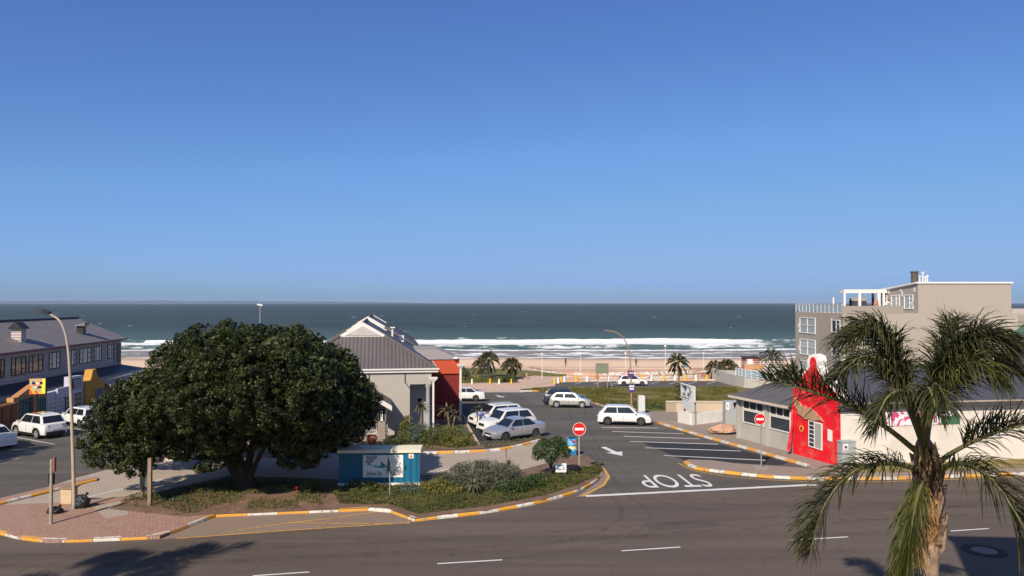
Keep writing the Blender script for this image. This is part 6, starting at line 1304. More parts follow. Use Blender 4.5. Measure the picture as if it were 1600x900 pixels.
MB().box(xa, xb, 56.5, 57.2, .1, zt).build('body', GC, cbx); l_ = MB().box(xa+.04, xa+.30, 56.485, 56.497, zt-.65, zt-.08).build('label', WHITE, cbx)
MB().extrude([Vector((xa+.10+x, 56.48, zt-.40+z)) for x, z in ((0, .12), (.04, .16), (.05, .06), (.13, .02), (.08, -.04), (.02, .02))], (0, .003, 0)).build('logo_mark', BLACK, l_)
MB().extrude([Vector((xb-.42+x*.42, 56.49, zt-.6+z*.5)) for x, z in ((.0, .7), (.1, 1.0), (.5, 1.1), (.95, .95), (1, .7), (.7, .5), (.45, .45), (.3, .05), (.2, .05), (.15, .5))], (0, .006, 0)).build('black_splash', BLACK, cbx)
g = G(1326, 727, .14); p_ = onfc(1326, 727, .5); f4 = Fr(p_.x, p_.y, AF, .13)
cb2 = thing('service_cabinet', 'grey cabinet with white logo label against the cream wall, right of the red gable', 'cabinet', (p_.x, p_.y, .13))
MB().box(-.42, .45, 0, .45, 0, 1.42, 0, f4).build('body', GC, cb2); MB().box(-.45, .48, -.03, .46, 1.422, 1.5, 0, f4).build('lid', GC, cb2); l_ = MB().box(-.32, -.02, -.012, -.003, .92, 1.35, 0, f4).build('label', WHITE, cb2)
MB().extrude([f4(-.17+x, -.016, 1.16+z) for x, z in ((-.06, .10), (0, .05), (.09, .06), (.07, -.05), (-.02, -.09), (-.08, 0))], FC.y*-.003).build('logo_mark', BLACK, l_)
MB().box(-.3, -.04, -.016, -.0125, .97, 1.0, 0, f4).build('lettering', BLACK, l_)
# rock
g = G(1131, 678, .12); rk = thing('fallen_trunk_stone', 'long pinkish brown weathered boulder with a dark split beside the restaurant corner', 'boulder', g)
from mathutils import noise
bm = bmesh.new(); bmesh.ops.create_icosphere(bm, subdivisions=4, radius=1)
for v in bm.verts:
    n = noise.noise(v.co*1.3)*.35+noise.noise(v.co*4)*.12+noise.noise(v.co*9)*.05; v.co = v.co*(1+n); v.co = Vector((v.co.x*1.05, v.co.y*.5, max(v.co.z*.42, -.15)+.3+v.co.x*.10))
for v in bm.verts: v.co += g-ORIG[rk.name]
me = bpy.data.meshes.new('stone'); bm.to_mesh(me); bm.free(); me.materials.append(pm('pink_rock', (.48, .28, .19), .9, .2, 2, bump=.9, bscale=5, dirt=(.25, .12, .08), dscale=1.5)); link('stone', me, rk)
# banners near the beach
BB = pm('banner_blue', (.06, .24, .42), .6, .2, 3)
for px, yt, yb, Y, lab in ((1070, 564, 573.5, 128, 'small blue banner on a post beside the slim palm'), (757.5, 570, 579, 128, 'small blue banner between the two left palms')):
    a = P(px-2.3, yb, Y); b_ = P(px+2.3, yt, Y); t_ = thing('beach_banner', lab, 'banner', (a.x, Y, T(Y))); MB().box(a.x, b_.x, Y, Y+.04, a.z, b_.z).build('cloth', BB, t_); MB().tube([(b_.x+.05, Y+.02, T(Y)), (b_.x+.05, Y+.02, b_.z+.1)], .035, 6).build('pole', GREYM, t_)
# promenade railings
def railing(label, p0, p1, n, h, rails=(.35, .7, 1.0)):
    a, b_ = G(*p0), G(*p1); t_ = thing('beach_railing', label, 'railing', a); pr_ = MB()
    for i in range(n+1):
        p = a.lerp(b_, i/n); z = T(p.y)+.1; pr_.box(p.x-.04, p.x+.04, p.y-.04, p.y+.04, z, z+h)
    pr_.build('posts', TRIM, t_)['kind'] = 'stuff' if False else ''
    for k in rails: MB().tube([(a.x, a.y, T(a.y)+.1+h*k-.02), (b_.x, b_.y, T(b_.y)+.1+h*k-.02)], .028, 5).build('rail', TRIM, t_)
    return t_
def railing(label, p0, p1, n, h, rails=(.4, .7, 1.0)):
    a, b_ = G(*p0), G(*p1); t_ = thing('beach_railing', label, 'railing', a)
    for i in range(n+1):
        p = a.lerp(b_, i/n); z = T(p.y)+.05; MB().box(p.x-.035, p.x+.035, p.y-.035, p.y+.035, z, z+h).build('post', RAILM, t_)
    for k in rails: MB().tube([(a.x, a.y, T(a.y)+.05+h*k-.02), (b_.x, b_.y, T(b_.y)+.05+h*k-.02)], .022, 5).build('rail', RAILM, t_)
RAILM = pm('rail_tan', (.52, .43, .34), .6, .1)
railing('pale promenade railing behind the left palms', (705, 574), (858, 574), 9, 1.1); railing('pale promenade railing above the mural', (866, 574), (930, 573), 5, 1.2)
railing('pale promenade railing between the mural and the slim palm', (1008, 575), (1105, 574), 6, 1.2); railing('pale promenade railing in front of the beach kiosk', (1112, 574), (1240, 574), 8, 1.2)
# ================================================================ VEGETATION
LM_TREE = leaf_mat('tree_leaves', (.005, .009, .003), (.024, .034, .009), (.090, .105, .025), .48, .15, .25)
LM_BUSH = leaf_mat('bush_leaves', (.014, .032, .008), (.035, .068, .014), (.085, .125, .03), .45, .2)
LM_GREY = leaf_mat('grey_shrub_leaves', (.045, .055, .035), (.095, .105, .065), (.17, .17, .11), .7, .15, .2)
LM_GREEN = leaf_mat('garden_leaves', (.032, .048, .012), (.08, .098, .022), (.17, .175, .045), .55, .25)
LM_LIME = leaf_mat('lime_leaves', (.06, .075, .012), (.15, .16, .03), (.30, .26, .06), .55, .3)
LM_BLUE = leaf_mat('blue_green_leaves', (.05, .085, .06), (.10, .15, .11), (.17, .22, .17), .6, .15)
LM_COVER = leaf_mat('ground_cover_leaves', (.035, .045, .012), (.085, .095, .025), (.16, .15, .045), .7, .15, .2)
LM_PALM = leaf_mat('palm_leaflets', (.010, .013, .005), (.030, .034, .010), (.11, .10, .032), .6, .15, .22)
LM_PALMG = leaf_mat('palm_leaflets_green', (.022, .030, .006), (.058, .064, .013), (.14, .13, .028), .6, .2, .25)
LM_DRY = leaf_mat('dry_leaflets', (.16, .085, .03), (.30, .17, .07), (.45, .29, .14), .8, .2, .2)
LM_FPALM = leaf_mat('far_palm_leaves', (.035, .038, .014), (.085, .083, .03), (.19, .16, .08), .6, .15, .3)
LM_ALOE = leaf_mat('aloe_leaves', (.08, .08, .04), (.15, .14, .07), (.25, .20, .12), .6, .1, .3)
RACH = pm('palm_rachis', (.13, .12, .045), .6, .2, 3); 
# ---- the big tree
base = G(380, 766, .14); Yt = 38.2
tree = thing('big_tree', 'very wide dark evergreen tree with a dense rounded crown on the planted island', 'tree', base)
OUTL = [(129, 672), (131, 727), (169, 725), (189, 734), (210, 744), (227, 730), (258, 723), (265, 715), (292, 718), (320, 734), (354, 734), (361, 723), (375, 700), (420, 696), (444, 723), (461, 732), (482, 727), (523, 706), (557, 689), (581, 668), (592, 627), (581, 603), (559, 589), (557, 576), (540, 555), (512, 543), (482, 536), (444, 521), (416, 512), (385, 514), (351, 503), (320, 507), (292, 515), (268, 533), (248, 536), (246, 551), (227, 565), (234, 579), (200, 594), (169, 603), (158, 617), (152, 641)]
def edge_dist(x, y):
    d = 1e9; ins = False; n = len(OUTL)
    for i in range(n):
        x1, y1 = OUTL[i]; x2, y2 = OUTL[i-1]; L2 = (x2-x1)**2+(y2-y1)**2; t = max(0, min(1, ((x-x1)*(x2-x1)+(y-y1)*(y2-y1))/L2)); d = min(d, math.hypot(x-x1-t*(x2-x1), y-y1-t*(y2-y1)))
        if (y1 > y) != (y2 > y) and x < (x2-x1)*(y-y1)/(y2-y1)+x1: ins = not ins
    return d if ins else -d
lobes = []; core = []; spots = []
def add_lobe(px, py, r, s, jit=.7):
    e = edge_dist(px, py); f = max(0, 1-(1-min(1, e/105))**2)**.5; dz = 5.4*f*(.80 if py > 660 else 1)
    Y_ = Yt+s*dz+random.uniform(-jit, jit)+(3.1*min(1, max(0, (px-470)/60)) if s < 0 else 0)
    rr = r/FPX*Y_; return (tuple(P(360+(px-360)*(1 if s < 0 else .93), py+(0 if s < 0 else 7), Y_)), (rr*1.05, rr*1.05, rr*.9))
k = 0
while k < 6000:                              # small boughs round the rim first, then large ones further in
    k += 1; px = random.uniform(125, 595); py = random.uniform(500, 745); e = edge_dist(px, py)
    if e < 9: continue
    r = min(e+4, random.uniform(24, 40)); 
    if e < 30 and k < 1500 and r > 26: continue
    if any(math.hypot(px-a_, py-b_) < .82*(r+c_)*.62+6 for a_, b_, c_ in spots): continue
    spots.append((px, py, r)); lobes.append(add_lobe(px, py, r, -1))
    if e > 30 and py < 690: lobes.append(add_lobe(px, py, r*1.1, 1))
for px in range(150, 590, 34):
    for py in range(520, 720, 34):
        e = edge_dist(px, py)
        if e > 22:
            q = add_lobe(px, py, min(e, 44), -1, 0); c = Vector(q[0]); c = Vector((base.x, Yt, c.z)).lerp(c, 1); 
            for fr_ in (.72, .0): core.append(((c.x*1.0, Yt+(c.y-Yt)*fr_, c.z+(0 if fr_ else .2)), tuple(x_*.98 for x_ in q[1])))
cl = merge_np([clumps(lobes, 8.5, .25, 44, .125, .075), lobes_cloud(core, 60, .26, .17, (.5, .95))])
link_np('crown', *cl, LM_TREE, tree)
tb = MB(); b3 = Vector((base.x, Yt, .1))
def limb(pts, r): tb.tube(smooth_line([Vector(p) for p in pts], 5), list(np.interp(np.linspace(0, 1, (len(pts)-1)*5+1), np.linspace(0, 1, len(r)), r)), 10)
def tp_(px, py, Y): return P(px, py, Y)
limb([b3-Vector((0, 0, .3)), tp_(380, 745, Yt), tp_(372, 715, Yt), tp_(358, 680, Yt-.5), tp_(340, 640, Yt-.8)], [.5, .34, .24, .18, .1])
limb([tp_(380, 752, Yt), tp_(390, 718, Yt+.2), tp_(395, 690, Yt+.4), tp_(410, 640, Yt+.6)], [.26, .19, .15, .1])
limb([tp_(384, 760, Yt-.1), tp_(398, 728, Yt-.3), tp_(412, 702, Yt-.4), tp_(440, 670, Yt-.5)], [.19, .13, .10, .07])
limb([tp_(374, 750, Yt), tp_(357, 725, Yt), tp_(345, 700, Yt), tp_(300, 670, Yt)], [.22, .15, .12, .08])
limb([tp_(370, 720, Yt), tp_(330, 690, Yt+1.5), tp_(270, 660, Yt+1)], [.2, .14, .07]); limb([tp_(392, 700, Yt), tp_(450, 670, Yt+1.5), tp_(520, 640, Yt+1)], [.2, .14, .07])
limb([b3+Vector((-.5, -.2, -.25)), b3+Vector((-.1, 0, .35)), tp_(380, 735, Yt)], [.25, .3, .2]); limb([b3+Vector((.6, -.3, -.25)), b3+Vector((.2, 0, .3)), tp_(382, 735, Yt)], [.2, .3, .2])
tb.build('trunk', BARK, tree, smooth=True)
# ---- ground cover helpers
from mathutils.geometry import tessellate_polygon
def inpoly(x, y, poly):
    c = np.zeros(len(x), bool); n = len(poly)
    for i in range(n):
        x1, y1 = poly[i]; x2, y2 = poly[i-1]
        m = ((y1 > y) != (y2 > y)) & (x < (x2-x1)*(y-y1)/((y2-y1) if y2 != y1 else 1e-9)+x1); c ^= m
    return c
def cover(name, label, cat, poly, dens, l, wd, hmax, mat, z0=.14, patch=None, up=.6, kind='stuff', holes=()):
    W = [G(*p) for p in poly]; xs = np.array([p.x for p in W]); ys = np.array([p.y for p in W]); A_ = [(p.x, p.y) for p in W]
    n = int((xs.max()-xs.min())*(ys.max()-ys.min())*dens); x = RNG.uniform(xs.min(), xs.max(), n); y = RNG.uniform(ys.min(), ys.max(), n)
    k = inpoly(x, y, A_)
    nz = fbm(x+100, y+50, patch[0] if patch else 1.0, 3, 300)
    if patch: k &= nz > patch[1]
    for (hx, hy, hr) in holes: k &= ((x-hx)**2+(y-hy)**2) > hr*hr
    x, y, nz = x[k], y[k], nz[k]; hh = hmax*np.clip((fbm(x+10, y+5, 1.6, 3, 310)-.25)*1.8, .1, 1)
    z = np.array([T(v_) for v_ in y])+z0+RNG.uniform(0, 1, len(x))*hh
    Pn = np.stack([x, y, z], 1); Nn = np.tile([0, -.2, 1.0], (len(x), 1))
    V, F, r = leaf_quads(Pn, Nn, l, wd, np.clip(.5*RNG.uniform(0, 1, len(x))+.9*(fbm(x, y, .7, 3, 320)-.25), 0, 1), up)
    o = link_np(name, V, F, r, mat, None); o['kind'] = kind
    if label: o['label'] = label; o['category'] = cat
    return o
cover('ground_cover', 'low olive green ground cover on the right half of the planted island', 'ground cover', [(530, 792), (520, 770), (560, 764), (700, 765), (800, 755), (860, 744), (925, 733), (936, 728), (941, 738), (935, 746), (903, 762), (850, 779), (760, 796), (652, 808), (608, 793)], 620, .08, .05, .32, LM_COVER, patch=(.9, .10))
cover('low_plants', 'strap leaved low plants and weeds under the big tree', 'ground cover', [(285, 808), (230, 790), (240, 777), (355, 752), (500, 757), (515, 770), (500, 797)], 130, .20, .035, .30, LM_COVER, patch=(.55, .38), up=1.4)
cover('dry_litter', 'dry leaves and pale litter on the bare soil under the tree', 'leaf litter', [(210, 808), (205, 787), (240, 777), (520, 757), (530, 790), (500, 798), (340, 807)], 26, .09, .05, .02, LM_DRY)
cover('bed_cover', 'grey green succulents along the bed beside the silver sedan', 'ground cover', [(748, 700), (745, 695), (800, 691), (845, 684), (845, 688), (800, 698), (760, 705)], 160, .12, .05, .22, LM_GREY, z0=.15)
cover('bed_greens', 'mixed low greens under the shrubs of the building bed', 'ground cover', [(600, 707), (602, 690), (655, 688), (725, 680), (748, 699), (730, 704), (660, 706)], 130, .13, .06, .25, LM_GREEN, z0=.15, patch=(.8, .38))
cover('verge_grass', 'dry yellow and green grass along the cream wall', 'grass', [(1330, 741), (1420, 740), (1610, 735), (1610, 716), (1316, 728)], 170, .11, .02, .07, leaf_mat('dry_grass_blades', (.08, .09, .02), (.22, .18, .06), (.40, .30, .14), .8, .2, .2), up=2)
cover('lawn_tufts', 'rough tufts in the grass slope beside the car park', 'grass', [(830, 610), (900, 607), (1000, 608), (1150, 606), (1160, 640), (1010, 643), (950, 636)], 60, .22, .06, .12, leaf_mat('lawn_tuft_blades', (.05, .055, .014), (.125, .115, .028), (.24, .20, .06), .8, .2, .2), patch=(.25, .40), up=1.8)
cover('wall_weeds', 'dark weeds along the foot of the grass slope', 'weeds', [(950, 637), (1005, 643.5), (1040, 643), (1042, 632), (1005, 634), (950, 632)], 90, .22, .07, .55, LM_GREEN, patch=(.6, .50), up=1.0)
cover('hedge_strip', 'low yellow green planting behind the small bollards in front of the palms', 'ground cover', [(700, 599), (795, 598.5), (801, 594), (795, 593), (700, 594)], 60, .25, .10, .55, LM_LIME, z0=.1)
# ---- shrubs
def shrub(name, label, lob, mat, dens=420, l=.08, wd=.05, cat='shrub', group='shrubs in the planted beds', stems=True, zbase=.14, shell=(.45, 1.05)):
    """lob: list of (px, py_centre, r_px, Y)"""
    L_ = []
    kf = 1.22 if (group and lob[0][3] < 39) else 1.0
    for px, py, r, Y in lob: q = P(px, py-(3 if kf > 1 else 0), Y); rr = r*kf*Y/FPX; L_.append((tuple(q), (rr, rr, rr*.85)))
    c0 = L_[0][0]; t_ = thing(name, label, cat, (c0[0], c0[1], T(c0[1])+zbase), group)
    link_np('foliage', *merge_np([lobes_cloud(L_, dens*.55, l, wd, shell, floor=T(c0[1])+.02), clumps(L_, dens/26, max(.1, l*1.4), 12, l, wd, floor=T(c0[1])+.02)]), mat, t_)
    if stems:
        s = MB()
        for q, rr in L_:
            for k in range(3): s.tube([(c0[0]+random.uniform(-.1, .1), c0[1]+random.uniform(-.1, .1), T(c0[1])+zbase-.05), ((c0[0]+q[0])/2+random.uniform(-.1, .1), (c0[1]+q[1])/2, (T(c0[1])+zbase+q[2])/2), (q[0]+random.uniform(-.3, .3)*rr[0], q[1], q[2]+rr[2]*.3)], [.03, .02, .008], 5)
        s.build('stem', BARK, t_)
    return t_
g = G(862, 744, .14); Y = g.y
rb_ = shrub('round_bush', 'small round topped dark tree near the right tip of the island', [(862, 700, 17, Y), (847, 703, 13, Y-.2), (880, 705, 11, Y), (860, 711, 13, Y-.4), (869, 691, 11, Y+.3), (840, 712, 8, Y), (886, 709, 7, Y-.3), (851, 692, 9, Y+.4), (876, 695, 8, Y+.2), (838, 703, 6, Y)], LM_BUSH, 520, .085, .05, 'small tree', None, False, shell=(.5, 1.2))
q = P(862, 712, Y); MB().tube([g-Vector((0, 0, .1)), g+Vector((-.05, 0, .4)), q, q+Vector((.1, 0, .4))], [.09, .065, .05, .03], 8).tube([g+Vector((-.05, 0, .5)), q+Vector((-.45, 0, .2))], [.045, .02], 6).tube([g+Vector((-.05, 0, .5)), q+Vector((.4, 0, .2))], [.04, .02], 6).build('trunk', BARK, rb_, smooth=True)
shrub('feathery_shrub', 'large grey green feathery shrub in the middle of the island', [(742, 752, 26, 38.5), (715, 756, 22, 38.3), (770, 752, 25, 38.8), (795, 750, 20, 39), (725, 742, 16, 38.9), (757, 741, 17, 39.1), (690, 756, 14, 38.6), (785, 742, 12, 39.3), (738, 765, 20, 37.8), (765, 766, 18, 38)], LM_GREY, 330, .15, .035, shell=(.35, 1.15))
shrub('low_dark_shrub', 'dark green low shrub beside the feathery one, towards the round bush', [(812, 765, 15, 37.5), (830, 760, 14, 38), (793, 770, 14, 37), (846, 755, 12, 38.6)], LM_BUSH, 330, .09, .05)
shrub('leafy_clump', 'broad leaved green clump left of the edge on sign, below the blue box', [(560, 769, 13, 37.6), (545, 772, 11, 37.5), (577, 768, 12, 37.6), (590, 770, 10, 37.5), (530, 776, 9, 37.2)], LM_GREEN, 260, .16, .08)
shrub('yellow_green_clump', 'yellow green leafy clump right of the edge on sign', [(672, 768, 12, 37.4), (688, 765, 13, 37.6), (703, 768, 11, 37.4), (715, 770, 9, 37.3)], LM_LIME, 260, .14, .06)
shrub('grey_ball_shrub', 'rounded blue green shrub just right of the edge on sign', [(641, 771, 14, 37.4), (652, 774, 10, 37.1), (630, 774, 9, 37.2)], LM_BLUE, 380, .07, .04)
shrub('small_leafy_shrub', 'small green shrub in front of the left end of the blue box', [(606, 771, 10, 37.5), (596, 774, 8, 37.3), (619, 772, 8, 37.4)], LM_GREEN, 300, .11, .05)
shrub('prostrate_juniper', 'low spreading green mat beside the timber map board', [(218, 784, 12, 36), (235, 784, 12, 36), (200, 786, 8, 35.8), (250, 781, 8, 36.2)], LM_GREEN, 330, .09, .035)
shrub('prostrate_mat', 'low green mat on the brick edge in front of the timber map board', [(215, 800, 9, 34.8), (230, 799, 9, 34.8), (245, 798, 7, 34.9), (202, 802, 6, 34.7)], LM_GREEN, 330, .08, .03)
shrub('blue_mat_shrub', 'small blue green mat behind the map board post', [(262, 788, 8, 35.8), (275, 787, 8, 35.8), (285, 786, 6, 36)], LM_BLUE, 330, .08, .03)
shrub('reddish_flower_plant', 'strappy green plant with a red flower under the right of the tree crown', [(484, 768, 9, 37.3), (476, 771, 7, 37.1), (492, 766, 6, 37.4)], LM_GREEN, 240, .28, .03)
q = P(464, 776, 37); rf_ = thing('red_flower', 'single red flower at the shaded soil edge under the tree', 'flower', (q.x, 37, .14)); MB().tube([(q.x, 37, .14), (q.x, 37, .38)], .012, 5).lathe((q.x, 37, .36), [(.02, 0), (.08, .05), (.09, .1), (.03, .14)], 8).build('bloom', RED, rf_)
# bed in front of the information centre
shrub('yellow_tipped_shrub', 'tall yellow green shrub against the shadow edge of the grey wall', [(633, 672, 9, 51), (632, 662, 7, 51), (640, 665, 7, 51), (636, 682, 10, 50.6), (628, 680, 7, 50.6), (637, 653, 4, 51)], LM_LIME, 200, .15, .06)
shrub('silver_shrub', 'silvery blue green shrub below the recessed corner of the grey wall', [(652, 668, 11, 51), (665, 672, 12, 51), (648, 680, 12, 50.5), (642, 674, 8, 50.8)], LM_BLUE, 220, .14, .045)
shrub('dense_green_shrub', 'dense mid green shrub in the centre of the building bed', [(668, 682, 14, 50.2), (684, 678, 15, 50.3), (675, 692, 13, 49.6), (692, 690, 12, 49.6)], LM_GREEN, 210, .13, .055)
shrub('sunlit_green_shrub', 'bright sunlit green shrub at the right end of the building bed', [(708, 680, 15, 50), (722, 684, 14, 49.8), (700, 690, 13, 49.4), (730, 690, 10, 49.2), (712, 694, 12, 49), (698, 672, 9, 50.5)], LM_LIME, 210, .13, .05)
shrub('back_dark_shrub', 'dark bluish shrub behind the bright one beside the maroon wall', [(716, 666, 9, 52.5), (706, 665, 9, 52.5), (722, 672, 9, 52)], LM_BLUE, 200, .13, .05)
shrub('low_pillar_shrub', 'low dark shrub right of the terracotta pot and pillar', [(607, 690, 8, 49.6), (618, 689, 8, 49.6), (628, 692, 8, 49.4), (598, 694, 6, 49.3)], LM_BUSH, 220, .12, .05)
# aloes: stem with drooping rosette
def aloe(label, foot, crown, Y, n=22, L_=.5, r=.05, spike=0, mat=LM_ALOE, lean=0, skirt=True):
    L_ *= 1.3; n = int(n*1.3)
    f = P(*foot, Y); f.z = T(Y)+.1; c = P(*crown, Y); t_ = thing('aloe', label, 'aloe', f, 'aloes in the beds')
    MB().tube(smooth_line([f, (f+c)/2+Vector((lean, 0, 0)), c], 4), r, 7).build('stem', pm('aloe_stem', (.20, .13, .09), .9, .2, 4), t_, smooth=True)
    V = []; F = []; Rn = []
    for i in range(n):
        az = i*2.4+random.uniform(-.3, .3); el = random.uniform(-.35, 1.15) if skirt else random.uniform(.1, 1.2); d = Vector((math.cos(az)*math.cos(el), math.sin(az)*math.cos(el), math.sin(el)))
        s = d.cross(Vector((0, 0, 1))).normalized(); p = c.copy(); k = len(V); ll = L_*random.uniform(.8, 1.1)
        for j in range(6):
            w_ = .045*(1-j/5.2)*L_/.5; V += [tuple(p-s*w_), tuple(p+s*w_)]; p = p+d*ll/5; d = (d+Vector((0, 0, -.33))).normalized()
        for j in range(5): F.append((k+2*j, k+2*j+1, k+2*j+3, k+2*j+2)); Rn.append(random.random())
    link_np('rosette', np.array(V), np.array(F), np.array(Rn), mat, t_)
    if spike: MB().tube([c, c+Vector((-.1, 0, spike*.6)), c+Vector((-.12, 0, spike))], [.015, .02, .035], 6).build('flower_spike', pm('dry_spike', (.18, .08, .05), .9, .2), t_)
    return t_
aloe('drooping brown aloe with a tall dry spike, at the back edge of the island', (793, 748), (794, 727), 40.3, 26, .55, .06, .9)
aloe('aloe on a bare stem in front of the feathery shrub', (741, 782), (739, 757), 36.6, 24, .5, .05)
aloe('stout green aloe on a thatched stem before the recessed corner of the grey wall', (659, 682), (658, 636), 51.2, 30, .75, .10, 0, LM_FPALM)
aloe('leaning aloe in front of the maroon wall, left of two', (707, 670), (698, 642), 51.5, 26, .75, .06, 0, LM_ALOE)
aloe('leaning aloe in front of the maroon wall, right of two', (706, 668), (710, 649), 51.8, 24, .65, .06, 0, LM_ALOE)
aloe('small aloe standing alone behind the white crossover', (746, 655), (746, 640), 56.5, 20, .6, .05, 0, LM_FPALM)
# ---- distant palms and trees
def small_palm(label, foot, crown, r, n, tr, Y=None, nl=16, dead=6, mat=LM_FPALM, name='palm_tree', ll=.42, wd=.09, up=.75):
    g = G(*foot, .05) if Y is None else P(foot[0], foot[1], Y); Y = g.y
    if True: g.z = T(Y)
    c = P(*crown, Y); t_ = thing(name, label, 'palm', g, 'palms near the beach')
    pts = smooth_line([g, g.lerp(c, .5)+Vector((random.uniform(-.1, .1), 0, 0)), c], 4); MB().tube(pts, [tr*1.3]+[tr]*(len(pts)-2)+[tr*1.5], 9).build('trunk', pm('palm_trunk', (.20, .145, .10), .95, .3, 3, bump=.8, bscale=8), t_, smooth=True)
    parts = []
    for i in range(n+dead):
        az = i*2.399+random.uniform(-.2, .2); el = (1.35-1.5*(i/n)**.8) if i < n else random.uniform(-1.2, -.5)
        d = Vector((math.cos(az)*math.cos(el), math.sin(az)*math.cos(el), math.sin(el))); L_ = r*random.uniform(.85, 1.1)
        path = [c, c+d*L_*.35, c+d*L_*.75+Vector((0, 0, -.10*L_)), c+d*L_+Vector((0, 0, -.32*L_))]
        v, f, rn, _ = frond_np(path, r*ll, nl, wd, .30, .8, .5, .2, jit=.08); parts.append((v, f, rn*(.6 if i >= n else 1)))
    link_np('crown', *merge_np(parts), mat, t_); return t_
small_palm('stocky palm with dense round head, tallest of the pair on the left lawn', (764, 590), (763, 562), 1.65, 36, .22, nl=22)
small_palm('bushy palm with brown skirt behind and left of the tall lawn palm', (750, 585), (750, 571), 1.35, 26, .3, nl=18)
small_palm('low leafy palm with hanging fronds, right of the taller lawn palm', (799, 593), (799, 571), 1.45, 36, .26, nl=22, ll=.5)
small_palm('slim palm with small ragged head on the grass slope, beside the small blue banner', (1062, 630), (1059, 566), 1.15, 22, .11, nl=14)
small_palm('bushy palm on the beach lawn, left of the two touching', (1115, 592), (1116, 574), 1.35, 30, .3, nl=18)
small_palm('bushy palm on the beach lawn, right of the two touching', (1137, 595), (1136, 575), 1.7, 36, .35, nl=20)
small_palm('pale dry palm behind the deck railing, right of the red brown kiosk', (1207, 580), (1206, 560), 2.0, 26, .16, Y=118, nl=16, mat=LM_DRY if False else LM_GREY)
small_palm('palm head showing behind the big tree crown', (464, 600), (463, 527), 1.9, 20, .28, Y=80, nl=22, up=1)
small_palm('dark palm peeking over the wall behind the red gable', (1240, 600), (1238, 592), 1.6, 22, .2, Y=66, nl=16)
shrub('ivy_pillar', 'ivy clad column around the lower trunk of the slim palm', [(1062, 624, 5, 71.5), (1062, 612, 4.5, 71.5), (1061, 602, 3.6, 71.5), (1064, 630, 6, 71.3)], LM_GREEN, 80, .2, .12, group=None, stems=False)
shrub('round_lawn_shrub', 'grey leafless looking shrub in front of the tall lawn palm', [(762, 587, 5, 113), (752, 588, 4.5, 113), (771, 588, 4.5, 113)], LM_GREY, 40, .3, .08, stems=False, zbase=.1)
shrub('dark_lawn_shrub', 'dark green shrub at the foot of the low leafy palm', [(797, 592, 5.5, 110), (788, 593, 4.5, 110), (805, 593, 4, 110)], LM_BUSH, 45, .28, .15, stems=False, zbase=.1)
shrub('red_wall_shrub', 'small dark tree against the top right corner of the red block', [(727, 584, 7, 95), (724, 578, 5, 95), (730, 590, 5, 95)], LM_BUSH, 50, .25, .12, stems=False, zbase=.1)
shrub('far_kiosk_shrub', 'small dark shrub on top of the dune beside the kiosk', [(1180, 559, 4, 136), (1174, 561, 3.5, 136)], LM_BUSH, 30, .3, .15, stems=False, zbase=.1)
shrub('block_corner_shrub', 'dark green shrub at the beach side foot of the apartment block', [(1243, 568, 6, 108), (1236, 572, 5, 108), (1250, 574, 6, 108)], LM_BUSH, 35, .3, .15, stems=False, zbase=.1)
# ---- foreground palm
YP_ = 16.0; gb_ = P(1452, 960, YP_); gb_.z = 0
palm = thing('wind_blown_palm', 'large wind blown palm with shaggy drooping fronds in the right foreground', 'palm', gb_)
def pp(l): return [P(a, b_, c_) for a, b_, c_ in l]
H0 = (1446, 706, 16)
FR = [([H0, (1425, 640, 15.7), (1402, 575, 15.3), (1368, 515, 15), (1316, 532, 14.8)], .95, 95, LM_PALM, .42, .8, .35),
      ([H0, (1428, 630, 16.3), (1408, 562, 16.6), (1378, 510, 16.8), (1335, 500, 17)], .9, 85, LM_PALM, .42, .8, .35),
      ([H0, (1424, 645, 15.2), (1396, 590, 14.8), (1352, 556, 14.5), (1306, 590, 14.3)], .75, 65, LM_PALM, .48, .8, .3),
      ([H0, (1450, 630, 15.7), (1478, 575, 15.4), (1525, 520, 15), (1568, 528, 14.8)], 1.0, 95, LM_PALM, .40, .8, .5),
      ([H0, (1456, 635, 16.4), (1490, 590, 16.8), (1535, 545, 17), (1572, 575, 17.3)], .95, 85, LM_PALM, .40, .8, .4),
      ([H0, (1450, 640, 15.2), (1475, 600, 14.7), (1515, 566, 14.3), (1550, 590, 14)], .9, 80, LM_PALMG, .36, .9, .3),
      ([H0, (1452, 640, 15.9), (1466, 590, 16), (1486, 545, 16.1), (1500, 500, 16.3)], .7, 60, LM_PALM, .5, .5, .6),
      ([(1440, 712, 16), (1385, 668, 15.5), (1325, 632, 15), (1255, 608, 14.6), (1196, 594, 14.4)], .80, 110, LM_PALM, .30, .25, 1.0),
      ([(1438, 735, 16), (1392, 724, 15.4), (1332, 738, 15), (1288, 790, 14.8), (1266, 862, 14.7)], .85, 110, LM_PALM, .16, .7, .8),
      ([(1456, 732, 16), (1490, 706, 15.5), (1550, 678, 15), (1635, 655, 14.6)], .8, 80, LM_PALM, .36, .5, .9),
      ([(1460, 740, 16), (1495, 724, 15), (1545, 745, 14), (1592, 810, 13.5), (1625, 890, 13.2)], 1.05, 100, LM_PALM, .2, .8, .5),
      ([(1445, 740, 16), (1438, 760, 15.4), (1428, 800, 15.0), (1420, 860, 14.9), (1416, 930, 14.9)], .85, 110, LM_PALMG, .12, .9, .1),
      ([H0, (1432, 650, 15.2), (1412, 612, 14.6), (1386, 622, 14.2), (1366, 662, 14)], .6, 42, LM_PALM, .5, .9, .3),
      ([H0, (1447, 650, 15), (1452, 612, 14.4), (1466, 602, 14), (1482, 640, 13.7)], .65, 45, LM_PALM, .5, .9, .3),
      ([(1450, 745, 16), (1445, 780, 15.6), (1440, 830, 15.5), (1436, 880, 15.5)], .45, 60, LM_DRY, .1, .9, .1)]
EX = []
